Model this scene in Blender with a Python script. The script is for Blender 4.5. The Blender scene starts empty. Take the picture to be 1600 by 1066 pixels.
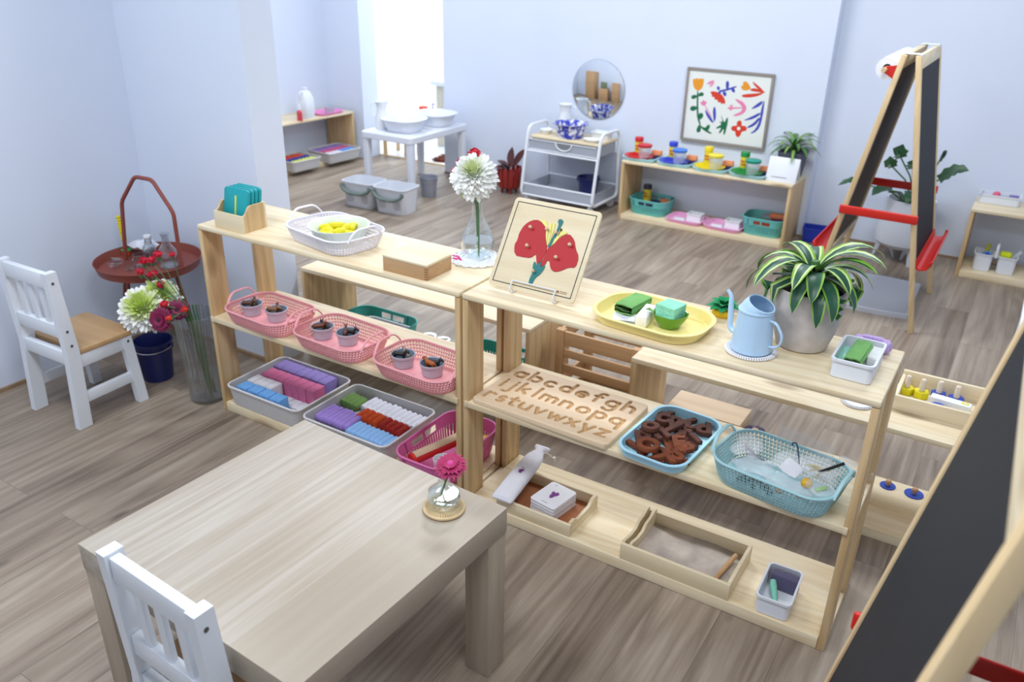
import bpy, bmesh, math, random
from mathutils import Vector, Matrix, Euler
import numpy as np
random.seed(7)
sc = bpy.context.scene
col = sc.collection
PI = math.pi

# ---------------------------------------------------------------- camera
CF, CPITCH, CYAW, CROLL = 1309.65, 0.44054, -0.55, 0.020576
CPOS = Vector((1.35525, -1.91608, 1.72972))
def cam_axes():
    cy, sy, cp, sp = math.cos(CYAW), math.sin(CYAW), math.cos(CPITCH), math.sin(CPITCH)
    f = Vector((sy*cp, cy*cp, -sp)); r = Vector((cy, -sy, 0)); u = r.cross(f)
    cr, sr = math.cos(CROLL), math.sin(CROLL)
    return r*cr + u*sr, u*cr - r*sr, f
AR, AU, AF = cam_axes()
cd = bpy.data.cameras.new('camera'); cam = bpy.data.objects.new('camera', cd); col.objects.link(cam)
cd.sensor_width = 36.0; cd.sensor_fit = 'HORIZONTAL'; cd.lens = CF/1600*36.0
cd.clip_start = 0.05; cd.clip_end = 60
cam.matrix_world = Matrix(((AR.x, AU.x, -AF.x, CPOS.x), (AR.y, AU.y, -AF.y, CPOS.y), (AR.z, AU.z, -AF.z, CPOS.z), (0, 0, 0, 1)))
cd.dof.use_dof = True; cd.dof.focus_distance = 2.25; cd.dof.aperture_fstop = 3.6
sc.camera = cam

def at(px, py, z=0.0):
    """where the sight line through a photo pixel meets the level z"""
    d = AR*((px-800)/CF) - AU*((py-533)/CF) + AF
    return CPOS + d*((z-CPOS.z)/d.z)
def aty(px, py, y):
    d = AR*((px-800)/CF) - AU*((py-533)/CF) + AF
    return CPOS + d*((y-CPOS.y)/d.y)

# ---------------------------------------------------------------- light
w = bpy.data.worlds.new('world'); sc.world = w; w.use_nodes = True
w.node_tree.nodes['Background'].inputs[0].default_value = (0.80, 0.88, 1.0, 1)
w.node_tree.nodes['Background'].inputs[1].default_value = 0.6
def area(name, loc, sx, sy, power, color=(0.90, 0.95, 1.0), rot=(0, 0, 0)):
    l = bpy.data.lights.new(name, 'AREA'); l.shape = 'RECTANGLE'; l.size = sx; l.size_y = sy
    l.energy = power; l.color = color
    o = bpy.data.objects.new(name, l); o.location = loc; o.rotation_euler = rot; col.objects.link(o)
    return o
area('ceiling_panel_light', (-1.0, -1.2, 2.76), 1.2, 0.6, 25)
area('ceiling_panel_light', (1.0, -1.1, 2.76), 1.2, 0.6, 24)
area('ceiling_panel_light', (-0.9, 1.9, 2.76), 1.2, 0.6, 36)
area('ceiling_panel_light', (1.1, 1.9, 2.76), 1.2, 0.6, 28)
area('ceiling_panel_light', (-2.9, 2.3, 2.76), 1.0, 0.6, 22)
area('doorway_room_light', (-3.6, 5.2, 2.76), 1.6, 1.4, 62, (0.93, 0.97, 1.0))

vs = sc.view_settings
vs.view_transform = 'Standard'; vs.look = 'None'; vs.gamma = 1.0; vs.use_curve_mapping = False
vs.exposure = 0.45
try:
    sc.cycles.use_denoising = True
    sc.cycles.max_bounces = 14; sc.cycles.transparent_max_bounces = 24; sc.cycles.transmission_bounces = 12; sc.cycles.diffuse_bounces = 5
    sc.cycles.sample_clamp_indirect = 6.0
except Exception:
    pass

# ---------------------------------------------------------------- materials
def lin(c):
    c = c/255.0
    return c/12.92 if c <= 0.04045 else ((c+0.055)/1.055)**2.4
def rgb(r, g, b): return (lin(r), lin(g), lin(b), 1.0)
class NT:
    def __init__(self, name):
        self.m = bpy.data.materials.new(name); self.m.use_nodes = True
        self.t = self.m.node_tree; self.b = self.t.nodes['Principled BSDF']; self.out = self.t.nodes['Material Output']
    def n(self, kind, **kw):
        nd = self.t.nodes.new(kind)
        for k, v in kw.items():
            if k.startswith('_'): nd.inputs[k[1:].replace('_', ' ')].default_value = v
            else: setattr(nd, k, v)
        return nd
    def l(self, a, b): self.t.links.new(a, b)
    def ramp(self, fac, stops):
        r = self.n('ShaderNodeValToRGB'); e = r.color_ramp.elements
        while len(e) < len(stops): e.new(0.5)
        for x, (p, c) in zip(e, stops): x.position = p; x.color = c
        self.l(fac, r.inputs[0]); return r.outputs[0]
    def mix(self, fac, a, b, blend='MIX'):
        x = self.n('ShaderNodeMix', data_type='RGBA', blend_type=blend)
        for s, v in ((0, fac), (6, a), (7, b)):
            if hasattr(v, 'is_output'): self.l(v, x.inputs[s])
            else: x.inputs[s].default_value = v
        return x.outputs[2]
    def math(self, op, a, b=0.0):
        x = self.n('ShaderNodeMath', operation=op)
        for i, v in enumerate((a, b)):
            if hasattr(v, 'is_output'): self.l(v, x.inputs[i])
            else: x.inputs[i].default_value = v
        return x.outputs[0]
    def coord(self, scale=(1, 1, 1), which='Object', rot=(0, 0, 0)):
        tc = self.n('ShaderNodeTexCoord'); mp = self.n('ShaderNodeMapping')
        mp.inputs['Scale'].default_value = scale; mp.inputs['Rotation'].default_value = rot
        self.l(tc.outputs[which], mp.inputs[0]); return mp.outputs[0]
    def noise(self, vec, scale, detail=4, rough=0.5, w=None):
        x = self.n('ShaderNodeTexNoise'); x.inputs['Scale'].default_value = scale; x.inputs['Detail'].default_value = detail; x.inputs['Roughness'].default_value = rough
        self.l(vec, x.inputs['Vector']); return x.outputs[0]
    def bump(self, h, strength=0.2, dist=0.002):
        b = self.n('ShaderNodeBump'); b.inputs['Strength'].default_value = strength; b.inputs['Distance'].default_value = dist
        self.l(h, b.inputs['Height']); self.l(b.outputs[0], self.b.inputs['Normal'])
    def set(self, **kw):
        for k, v in kw.items():
            s = self.b.inputs[k.replace('_', ' ')]
            if hasattr(v, 'is_output'): self.l(v, s)
            else: s.default_value = v
        return self
MATS = {}
def plain(name, c, rough=0.5, metal=0.0, var=0.0, bump=0.0, bscale=200, **kw):
    if name in MATS: return MATS[name]
    n = NT(name); n.set(Base_Color=rgb(*c), Roughness=rough, Metallic=metal)
    if var or bump:
        v = n.coord()
        if var:
            f = n.noise(v, 14, 5)
            a = rgb(*[max(0, x*(1-var)) for x in c]); b = rgb(*[min(255, x*(1+var)) for x in c])
            n.set(Base_Color=n.ramp(f, [(0.3, a), (0.7, b)]))
        if bump: n.bump(n.noise(v, bscale, 3), bump, 0.003)
    for k, x in kw.items(): n.b.inputs[k.replace('_', ' ')].default_value = x
    MATS[name] = n.m; return n.m
def wood(name, light, dark, axis='x', rings=9.0, knots=0.55, rough=0.5, streak=1.0, bands=0.0, grain=7):
    """sawn softwood: growth lines drawn out along one axis, a few knots"""
    if name in MATS: return MATS[name]
    n = NT(name)
    gs = grain; k = {'x': (0.55, gs, gs), 'y': (gs, 0.55, gs), 'z': (gs, gs, 0.55)}[axis]
    v = n.coord(k)
    oi = n.n('ShaderNodeObjectInfo'); add = n.n('ShaderNodeVectorMath', operation='ADD'); n.l(v, add.inputs[0])
    sc_ = n.n('ShaderNodeVectorMath', operation='SCALE'); sc_.inputs[3].default_value = 1.7
    n.l(oi.outputs['Location'], sc_.inputs[0]); n.l(sc_.outputs[0], add.inputs[1]); v = add.outputs[0]
    wv = n.n('ShaderNodeTexNoise'); wv.inputs['Scale'].default_value = 1.1; wv.inputs['Detail'].default_value = 2; n.l(v, wv.inputs['Vector'])
    rg = n.math('FRACT', n.math('MULTIPLY', wv.outputs[0], rings))
    tri = n.math('ABSOLUTE', n.math('SUBTRACT', rg, 0.5))
    fine = n.noise(v, 9, 6, 0.65)
    mixv = n.math('ADD', n.math('MULTIPLY', tri, 1.0*streak), n.math('MULTIPLY', fine, 0.55))
    c = n.ramp(mixv, [(0.15, rgb(*dark)), (0.52, rgb(*[(a*2+b)/3 for a, b in zip(light, dark)])), (0.8, rgb(*light))])
    if knots:
        kv = n.coord({'x': (2.0, 5, 5), 'y': (5, 2.0, 5), 'z': (5, 5, 2.0)}[axis])
        a2 = n.n('ShaderNodeVectorMath', operation='ADD'); n.l(kv, a2.inputs[0]); n.l(sc_.outputs[0], a2.inputs[1])
        vo = n.n('ShaderNodeTexVoronoi'); vo.inputs['Scale'].default_value = 1.15; n.l(a2.outputs[0], vo.inputs['Vector'])
        kk = n.ramp(vo.outputs['Distance'], [(0.08, (1, 1, 1, 1)), (0.19, (0, 0, 0, 1))])
        c = n.mix(n.math('MULTIPLY', kk, knots), c, rgb(118, 82, 50))
    if bands:
        sx = n.n('ShaderNodeSeparateXYZ'); n.l(n.coord(), sx.inputs[0]); wn = n.n('ShaderNodeTexWhiteNoise', noise_dimensions='1D')
        n.l(n.math('FLOOR', n.math('DIVIDE', n.math('ADD', sx.outputs[0], 0.03), bands)), wn.inputs['W'])
        c = n.mix(n.math('MULTIPLY', wn.outputs[0], 0.95), c, rgb(*dark))
    n.set(Base_Color=c, Roughness=rough); n.bump(fine, 0.08, 0.001)
    MATS[name] = n.m; return n.m
def thin_glass(name, tint=(0.96, 0.98, 0.98), rough=0.02, fres=1.45, gloss=1.0):
    """clear film or thin-walled plastic: lets light through, mirrors at grazing angles"""
    if name in MATS: return MATS[name]
    n = NT(name); t = n.n('ShaderNodeBsdfTransparent'); t.inputs[0].default_value = (*tint, 1)
    g = n.n('ShaderNodeBsdfGlossy'); g.inputs['Roughness'].default_value = rough; g.inputs[0].default_value = (gloss, gloss, gloss, 1)
    lw = n.n('ShaderNodeLayerWeight'); lw.inputs[0].default_value = 0.6
    k = (fres-1)/(fres+1); k = k*k
    f = n.n('ShaderNodeMath', operation='MULTIPLY_ADD'); n.l(n.math('POWER', lw.outputs['Facing'], 3.0), f.inputs[0]); f.inputs[1].default_value = 0.85; f.inputs[2].default_value = k
    m = n.n('ShaderNodeMixShader'); n.l(f.outputs[0], m.inputs[0]); n.l(t.outputs[0], m.inputs[1]); n.l(g.outputs[0], m.inputs[2])
    n.l(m.outputs[0], n.out.inputs[0]); MATS[name] = n.m; return n.m
def milky(name, c, alpha=0.5, rough=0.25):
    if name in MATS: return MATS[name]
    n = NT(name); n.set(Base_Color=rgb(*c), Roughness=rough, Alpha=alpha); MATS[name] = n.m; return n.m

PINE = wood('pine', (238, 225, 196), (218, 195, 154), streak=0.7)
PINEY = wood('pine_crosswise', (236, 224, 196), (216, 194, 152), 'y', streak=0.7)
PINEZ = wood('pine_upright', (220, 192, 148), (188, 154, 106), 'z', knots=0.7, streak=0.8)
BIRCH = wood('birch', (236, 222, 192), (220, 200, 160), 'x', rings=4, knots=0, streak=0.6)
BIRCHZ = wood('birch_upright', (232, 214, 178), (208, 184, 140), 'z', rings=4, knots=0, streak=0.7)
BEECH = wood('beech', (206, 168, 124), (182, 142, 100), 'x', rings=5, knots=0, streak=0.5)
BEECHY = wood('beech_crosswise', (206, 168, 124), (182, 142, 100), 'y', rings=5, knots=0, streak=0.5)
MAPLE = wood('maple', (228, 204, 172), (206, 178, 144), 'x', rings=4, knots=0, streak=0.6)
ASH = wood('pale_ash_veneer', (198, 191, 182), (164, 151, 133), 'y', rings=6, knots=0, streak=0.5, rough=0.4, bands=0.1, grain=15)
SEAT = wood('honey_wood', (204, 168, 124), (184, 146, 102), 'x', rings=4, knots=0, streak=0.5)
EASEL = wood('easel_pine', (226, 202, 160), (202, 172, 126), 'z', knots=0, streak=0.6)
WHITEP = plain('white_lacquer', (226, 231, 238), 0.35)
WHITEC = plain('white_ceramic', (232, 236, 238), 0.18)
WHITEPL = plain('white_plastic', (226, 230, 238), 0.4)
GREYPL = plain('grey_plastic', (216, 219, 226), 0.45)
CHALK = plain('blackboard', (24, 27, 35), 0.65, var=0.08, Specular_IOR_Level=0.3)
CHALKBACK = plain('hardboard_back', (96, 84, 76), 0.8, var=0.08)
REDPL = plain('red_plastic', (206, 36, 26), 0.35)
GREENL = plain('leaf_green', (38, 84, 44), 0.45, var=0.2)
STEMG = plain('stem_green', (70, 110, 62), 0.5)
STEEL = plain('steel', (190, 190, 192), 0.28, 1.0)
GLASS = thin_glass('thin_glass')
def crinkle():
    n = NT('crinkled_film'); n.set(Base_Color=rgb(232, 236, 242), Roughness=0.07, Alpha=0.27, Specular_IOR_Level=0.9); n.bump(n.noise(n.coord(), 55, 4, 0.6), 0.9, 0.006); return n.m
CRINKLE = crinkle()
CLEAR = thin_glass('clear_film', (0.97, 0.98, 0.99), 0.06, 1.35)
SOIL = plain('soil', (40, 34, 30), 0.95, var=0.3, bump=0.8, bscale=120)

def real_glass():
    n = NT('clear_glass'); n.set(Base_Color=(0.97, 0.99, 0.99, 1), Roughness=0.0, Transmission_Weight=1.0, IOR=1.45); return n.m
RGLASS = real_glass()
def water():
    n = NT('water'); n.set(Base_Color=(0.96, 0.98, 0.98, 1), Roughness=0.0, Transmission_Weight=1.0, IOR=1.33); return n.m
WATER = water()

def wall_mat():
    n = NT('white_wall_paint'); v = n.coord()
    n.set(Base_Color=n.ramp(n.noise(v, 1.3, 3), [(0.3, rgb(214, 223, 240)), (0.7, rgb(219, 227, 242))]), Roughness=0.75)
    n.bump(n.noise(v, 60, 3), 0.03, 0.002); return n.m
WALL = wall_mat()
WALLB = plain('bright_room_paint', (236, 241, 247), 0.8)
def floor_mat():
    n = NT('vinyl_plank_floor'); tc = n.n('ShaderNodeTexCoord'); mp = n.n('ShaderNodeMapping')
    mp.inputs['Rotation'].default_value = (0, 0, PI/2); n.l(tc.outputs['Object'], mp.inputs[0])
    br = n.n('ShaderNodeTexBrick'); br.offset = 0.37; br.offset_frequency = 2
    n.l(mp.outputs[0], br.inputs['Vector'])
    for k, x in (('Color1', (0, 0, 0, 1)), ('Color2', (1, 1, 1, 1)), ('Mortar', (0.5, 0.5, 0.5, 1)), ('Scale', 1.0), ('Mortar Size', 0.0009), ('Mortar Smooth', 0.1), ('Bias', 0.0), ('Brick Width', 1.22), ('Row Height', 0.182)):
        br.inputs[k].default_value = x
    sep = n.n('ShaderNodeSeparateColor'); n.l(br.outputs['Color'], sep.inputs[0]); rnd = sep.outputs[0]
    def stretched(sx, sy):
        m2 = n.n('ShaderNodeMapping'); m2.inputs['Scale'].default_value = (sx, sy, 1); n.l(tc.outputs['Object'], m2.inputs[0])
        comb = n.n('ShaderNodeCombineXYZ'); n.l(n.math('MULTIPLY', rnd, 37.0), comb.inputs[2]); n.l(n.math('MULTIPLY', rnd, 11.0), comb.inputs[1])
        ad = n.n('ShaderNodeVectorMath', operation='ADD'); n.l(m2.outputs[0], ad.inputs[0]); n.l(comb.outputs[0], ad.inputs[1]); return ad.outputs[0]
    v1 = stretched(9.0, 0.75); v2 = stretched(60, 2.2); v3 = stretched(5.5, 2.4)
    big = n.noise(v1, 1.0, 5, 0.6)
    rings = n.math('ABSOLUTE', n.math('SUBTRACT', n.math('FRACT', n.math('MULTIPLY', n.noise(v1, 0.55, 1), 13.0)), 0.5))
    fine = n.noise(v2, 1.0, 5, 0.7)
    s = n.math('ADD', n.math('MULTIPLY', big, 0.62), n.math('ADD', n.math('MULTIPLY', fine, 0.36), n.math('MULTIPLY', rings, 0.22)))
    c = n.ramp(s, [(0.34, rgb(84, 70, 59)), (0.45, rgb(118, 103, 89)), (0.56, rgb(148, 133, 117)), (0.72, rgb(180, 167, 150))])
    c = n.mix(0.32, c, n.ramp(rnd, [(0.0, rgb(110, 95, 82)), (0.5, rgb(134, 119, 104)), (1.0, rgb(162, 147, 130))]))
    vo = n.n('ShaderNodeTexVoronoi'); vo.inputs['Scale'].default_value = 0.85; n.l(v3, vo.inputs['Vector'])
    kn = n.ramp(vo.outputs['Distance'], [(0.03, (1, 1, 1, 1)), (0.09, (0, 0, 0, 1))])
    c = n.mix(n.math('MULTIPLY', kn, 0.55), c, rgb(66, 54, 46))
    c = n.mix(n.math('MULTIPLY', br.outputs['Fac'], 0.55), c, rgb(80, 70, 62))
    n.set(Base_Color=c, Roughness=n.math('ADD', n.math('MULTIPLY', fine, 0.15), 0.36)); n.bump(fine, 0.06, 0.001); return n.m
FLOOR = floor_mat()

# ---------------------------------------------------------------- mesh building
def rrect(wd, dp, r, n=5):
    r = min(r, wd/2-1e-5, dp/2-1e-5); pts = []
    for cx, cy, a0 in ((wd/2-r, dp/2-r, 0), (-wd/2+r, dp/2-r, PI/2), (-wd/2+r, -dp/2+r, PI), (wd/2-r, -dp/2+r, 3*PI/2)):
        for i in range(n+1):
            a = a0 + PI/2*i/n; pts.append((cx+r*math.cos(a), cy+r*math.sin(a)))
    return pts
class G:
    def __init__(s): s.bm = bmesh.new()
    def _add(s, vs, fs, mat=0, M=None):
        vv = [s.bm.verts.new(M @ Vector(v) if M is not None else v) for v in vs]; out = []
        for f in fs:
            try: x = s.bm.faces.new([vv[i] for i in f]); x.material_index = mat; out.append(x)
            except ValueError: pass
        return vv, out
    def box(s, c, d, bev=0.0, mat=0, M=None, seg=2):
        hx, hy, hz = d[0]/2, d[1]/2, d[2]/2
        T = Matrix.Translation(c)
        if M is not None: T = M @ T
        vs = [(x*hx, y*hy, z*hz) for x in (-1, 1) for y in (-1, 1) for z in (-1, 1)]
        fs = [(0, 1, 3, 2), (4, 6, 7, 5), (0, 4, 5, 1), (2, 3, 7, 6), (0, 2, 6, 4), (1, 5, 7, 3)]
        vv, ff = s._add(vs, fs, mat, T)
        if bev > 0:
            es = list({e for f in ff for e in f.edges})
            r = bmesh.ops.bevel(s.bm, geom=es, offset=min(bev, hx*.98, hy*.98, hz*.98), segments=seg, affect='EDGES', profile=0.5)
            for f in r['faces']: f.material_index = mat
        return s
    def box2(s, a, b, bev=0.0, mat=0, M=None, seg=2):
        return s.box([(x+y)/2 for x, y in zip(a, b)], [abs(y-x) for x, y in zip(a, b)], bev, mat, M, seg)
    def loft(s, rings, cap0=True, cap1=True, mat=0, closed=True, M=None):
        n = len(rings[0]); vs = [v for r in rings for v in r]; fs = []
        for i in range(len(rings)-1):
            for j in range(n if closed else n-1):
                k = (j+1) % n; fs.append((i*n+j, i*n+k, (i+1)*n+k, (i+1)*n+j))
        if cap0: fs.append(tuple(reversed(range(n))))
        if cap1: fs.append(tuple(range((len(rings)-1)*n, len(rings)*n)))
        s._add(vs, fs, mat, M); return s
    def rloft(s, spec, mat=0, n=5, cap0=True, cap1=True, M=None):
        """spec rows: width, depth, corner radius, z"""
        return s.loft([[(x, y, z) for x, y in rrect(wd, dp, r, n)] for wd, dp, r, z in spec], cap0, cap1, mat, True, M)
    def lathe(s, prof, n=32, c=(0, 0, 0), mat=0, cap0=False, cap1=False, M=None, fn=None, sy=1.0):
        rings = []
        for r, z in prof:
            rr = []
            for j in range(n):
                a = 2*PI*j/n; q = r*(fn(a, z) if fn else 1.0)
                rr.append((c[0]+q*math.cos(a), c[1]+q*math.sin(a)*sy, c[2]+z))
            rings.append(rr)
        return s.loft(rings, cap0, cap1, mat, True, M)
    def tube(s, pts, r, n=8, mat=0, closed=False, cap=True, M=None, flat=1.0, up=None):
        P = [Vector(p) for p in pts]; rr = r if isinstance(r, (list, tuple)) else [r]*len(P); m = len(P)
        tang = []
        for i in range(m):
            a = P[(i-1) % m] if (closed or i > 0) else P[i]; b = P[(i+1) % m] if (closed or i < m-1) else P[i]
            t = (b-a); tang.append(t.normalized() if t.length > 1e-9 else Vector((0, 0, 1)))
        u = Vector(up) if up else (Vector((0, 0, 1)) if abs(tang[0].z) < 0.9 else Vector((1, 0, 0)))
        rings = []
        for i in range(m):
            t = tang[i]; u = (u - t*u.dot(t))
            u = u.normalized() if u.length > 1e-6 else t.orthogonal().normalized()
            v = t.cross(u)
            rings.append([tuple(P[i] + (u*math.cos(2*PI*j/n)*flat + v*math.sin(2*PI*j/n))*rr[i]) for j in range(n)])
        if closed: rings.append(rings[0]); return s.loft(rings, False, False, mat, True, M)
        return s.loft(rings, cap, cap, mat, True, M)
    def prism(s, poly, z0, z1, mat=0, M=None, bev=0.0, side=None):
        n = len(poly); vs = [(x, y, z0) for x, y in poly]+[(x, y, z1) for x, y in poly]
        area_ = sum(poly[i][0]*poly[(i+1) % n][1]-poly[(i+1) % n][0]*poly[i][1] for i in range(n))
        fs = [tuple(range(n-1, -1, -1)), tuple(range(n, 2*n))]+[(i, (i+1) % n, n+(i+1) % n, n+i) for i in range(n)]
        if area_ < 0: fs = [tuple(reversed(f)) for f in fs]
        vv, ff = s._add(vs, fs, mat, M)
        if side is not None:
            for f in ff[2:]: f.material_index = side
        if bev > 0:
            es = list({e for f in ff[:2] for e in f.edges})
            r = bmesh.ops.bevel(s.bm, geom=es, offset=bev, segments=2, affect='EDGES', profile=0.5)
            for f in r['faces']: f.material_index = mat
        return s
    def ball(s, c, r, sc=(1, 1, 1), n=16, m=10, mat=0, M=None, fn=None):
        rings = []
        for i in range(m+1):
            th = PI*i/m - PI/2; rho = max(math.cos(th), 1e-3)
            ring = []
            for j in range(n):
                a = 2*PI*j/n; k = fn(a, th) if fn else 1.0
                ring.append((c[0]+r*sc[0]*rho*math.cos(a)*k, c[1]+r*sc[1]*rho*math.sin(a)*k, c[2]+r*sc[2]*math.sin(th)*k))
            rings.append(ring)
        return s.loft(rings, True, True, mat, True, M)
    def sheet(s, fn, nu, nv, mat=0, M=None, matf=None):
        vs = [fn(i/nu, j/nv) for i in range(nu+1) for j in range(nv+1)]; fs = []; ms = []
        for i in range(nu):
            for j in range(nv):
                a = i*(nv+1)+j; fs.append((a, a+1, a+nv+2, a+nv+1)); ms.append(matf(i, j) if matf else mat)
        vv, ff = s._add(vs, fs, mat, M)
        if matf and len(ff) == len(ms):
            for f, m_ in zip(ff, ms): f.material_index = m_
        return s
    def leaf(s, pts, wd, mats=(0,), crease=0.25, nrm=(0, 0, 1), prof=None):
        """a blade along a spine: strips across take the listed materials"""
        P = [Vector(p) for p in pts]; m = len(P); k = len(mats); rows = []
        for i in range(m):
            t = (P[min(i+1, m-1)]-P[max(i-1, 0)]).normalized(); sd = t.cross(Vector(nrm))
            sd = sd.normalized() if sd.length > 1e-4 else Vector((1, 0, 0)); up = sd.cross(t)
            q = i/(m-1); wq = wd*(prof(q) if prof else (math.sin(PI*min(1, q*0.9+0.08))**0.7))
            if i == m-1: wq = wd*0.02
            rows.append([tuple(P[i]+sd*(wq*(j/k*2-1)) + up*(abs(j/k*2-1)*wq*crease)) for j in range(k+1)])
        vs = [v for r in rows for v in r]; fs = []; ms = []
        for i in range(m-1):
            for j in range(k):
                a = i*(k+1)+j; fs.append((a, a+1, a+k+2, a+k+1)); ms.append(mats[j])
        vv, ff = s._add(vs, fs)
        for f, mm in zip(ff, ms): f.material_index = mm
        return s
    def obj(s, name, mats, parent=None, loc=None, rot=None, sharp=35):
        bmesh.ops.remove_doubles(s.bm, verts=s.bm.verts, dist=1e-6)
        bmesh.ops.recalc_face_normals(s.bm, faces=s.bm.faces)
        me = bpy.data.meshes.new(name); s.bm.to_mesh(me); s.bm.free()
        for m in (mats if isinstance(mats, (list, tuple)) else [mats]): me.materials.append(m)
        me.polygons.foreach_set('use_smooth', [True]*len(me.polygons))
        me.set_sharp_from_angle(angle=math.radians(sharp))
        o = bpy.data.objects.new(name, me); col.objects.link(o)
        if parent is not None: o.parent = parent
        if loc is not None: o.location = loc
        if rot is not None: o.rotation_euler = rot
        return o
def tag(o, label, cat, group=None, kind=None):
    if label: o['label'] = label
    if cat: o['category'] = cat
    if group: o['group'] = group
    if kind: o['kind'] = kind
    return o
def thing(name, label, cat, loc=(0, 0, 0), rz=0.0, group=None):
    o = bpy.data.objects.new(name, None); o.empty_display_size = 0.05; col.objects.link(o)
    o.location = loc; o.rotation_euler = (0, 0, rz); return tag(o, label, cat, group)
def struct(g, name, m, loc=None):
    o = g.obj(name, m, None, loc); o['kind'] = 'structure'; return o
def dup(o, loc, rz=None, label=None, group=None, rot=None):
    def cp(x, par):
        c = x.copy(); col.objects.link(c)
        if par is not None: c.parent = par
        for ch in x.children: cp(ch, c)
        return c
    c = cp(o, None); c.location = loc
    if rz is not None: c.rotation_euler = (0, 0, rz)
    if rot is not None: c.rotation_euler = rot
    if label: c['label'] = label
    if group: c['group'] = group
    return c
def arc(c, r, a0, a1, n=8, plane='xy'):
    out = []
    for i in range(n+1):
        a = a0+(a1-a0)*i/n; p, q = r*math.cos(a), r*math.sin(a)
        out.append({'xy': (c[0]+p, c[1]+q, c[2]), 'xz': (c[0]+p, c[1], c[2]+q), 'yz': (c[0], c[1]+p, c[2]+q)}[plane])
    return out
def rounded(pts, r, n=4, closed=False):
    """round the corners of a polyline"""
    P = [Vector(p) for p in pts]; out = []; m = len(P)
    for i in range(m):
        if not closed and i in (0, m-1): out.append(P[i]); continue
        a, b, c = P[(i-1) % m], P[i], P[(i+1) % m]
        u = (a-b); v = (c-b); q = min(r, u.length*0.49, v.length*0.49); u.normalize(); v.normalize()
        p0, p1 = b+u*q, b+v*q
        for k in range(n+1):
            t = k/n; out.append(p0*(1-t)**2 + b*2*t*(1-t) + p1*t**2)
    return out
ORD = ['first', 'second', 'third', 'fourth', 'fifth', 'sixth', 'seventh', 'eighth', 'ninth', 'tenth', 'eleventh', 'twelfth']
# ---------------------------------------------------------------- the rooms
def slab(name, a, b, m): return struct(G().box2(a, b), name, m)
slab('floor', (-4.3, -3.7, -0.08), (3.1, 3.9, 0.0), FLOOR)
TILE = plain('white_floor_tile', (236, 240, 244), 0.3)
slab('floor_2', (-5.4, 3.9, -0.08), (-1.9, 6.7, 0.0), TILE)
CEIL = plain('ceiling_paint', (236, 238, 240), 0.8)
slab('ceiling', (-5.5, -3.7, 2.8), (3.1, 6.8, 2.9), CEIL)
slab('wall_left', (-2.19, -3.7, 0), (-2.07, 0.405, 2.8), WALL)
slab('wall_partition', (-4.2, 0.405, 0), (-1.305, 0.57, 2.8), WALL)
slab('wall_far_left', (-4.2, 0.57, 0), (-4.06, 3.9, 2.8), WALL)
slab('wall_doorway', (-4.06, 3.70, 0), (-3.645, 3.9, 2.8), WALL)
slab('wall_back', (-2.78, 3.70, 0), (0.17, 3.9, 2.8), WALL)
slab('wall_recess', (0.17, 3.82, 0), (3.1, 3.9, 2.8), WALL)
slab('wall_right', (3.0, -3.7, 0), (3.1, 3.82, 2.8), WALL)
slab('wall_annex_back', (-5.4, 6.6, 0), (-1.9, 6.7, 2.8), WALLB)
slab('wall_annex_left', (-5.5, 3.9, 0), (-5.4, 6.7, 2.8), WALLB)
slab('wall_annex_right', (-2.0, 3.9, 0), (-1.9, 6.6, 2.8), WALLB)
slab('trim_1', (-3.645, 3.885, 0), (-2.78, 3.915, 0.006), plain('threshold_strip', (196, 166, 120), 0.5))
BB = plain('baseboard_brown', (150, 124, 96), 0.6, var=0.1)
slab('baseboard_left', (-2.07, -3.7, 0), (-2.056, 0.405, 0.016), BB)
slab('baseboard_partition', (-2.056, 0.391, 0), (-1.305, 0.405, 0.016), BB)
slab('baseboard_back', (-2.78, 3.69, 0), (0.17, 3.70, 0.012), BB)
slab('baseboard_recess', (0.17, 3.81, 0), (3.0, 3.82, 0.012), BB)

# ---------------------------------------------------------------- three-tier display shelves
ST, SM, SB, SD = 0.782, 0.4154, 0.040, 0.328      # top, middle, bottom levels and depth
def tall_shelf(L, loc, label):
    t = thing('display_shelf', label, 'shelf', loc, 0, 'three-tier pine shelves')
    G().box2((0, -0.003, ST-0.019), (L, SD+0.003, ST), 0.006).obj('top_board', PINE, t)
    for x in (0, L-0.02):
        for y0, y1 in ((0, 0.09), (0.238, SD)):
            G().box2((x, y0, 0), (x+0.02, y1, ST-0.0195), 0.0025).obj('upright', PINEZ, t)
    g = G().box2((0.0205, -0.006, SM-0.02), (L-0.0205, SD+0.004, SM), 0.002)
    g.box2((0.0003, 0.0905, SM-0.02), (0.0207, 0.2375, SM), 0.001).box2((L-0.0207, 0.0905, SM-0.02), (L-0.0003, 0.2375, SM), 0.001)
    g.box2((0.009, -0.006, SM-0.02), (0.0207, -0.0005, SM), 0.0005).box2((L-0.0207, -0.006, SM-0.02), (L-0.009, -0.0005, SM), 0.0005)
    g.obj('middle_board', PINE, t)
    G().box2((0.0205, 0, 0.0), (L-0.0205, SD, SB), 0.003).obj('bottom_board', PINE, t)
    for x in (0.0003, L-0.02):
        G().box2((x, 0.091, 0), (x+0.0197, 0.237, 0.03), 0.002).obj('side_rail', PINEY, t)
    return t
tall_shelf(1.183, (-1.191, 0, 0), 'left three-tier pine shelf holding pink baskets, beside the glass flower vase')
tall_shelf(1.197, (0.0005, 0, 0), 'right three-tier pine shelf holding alphabet board, watering can and potted plant')
LH = 0.412
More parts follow.
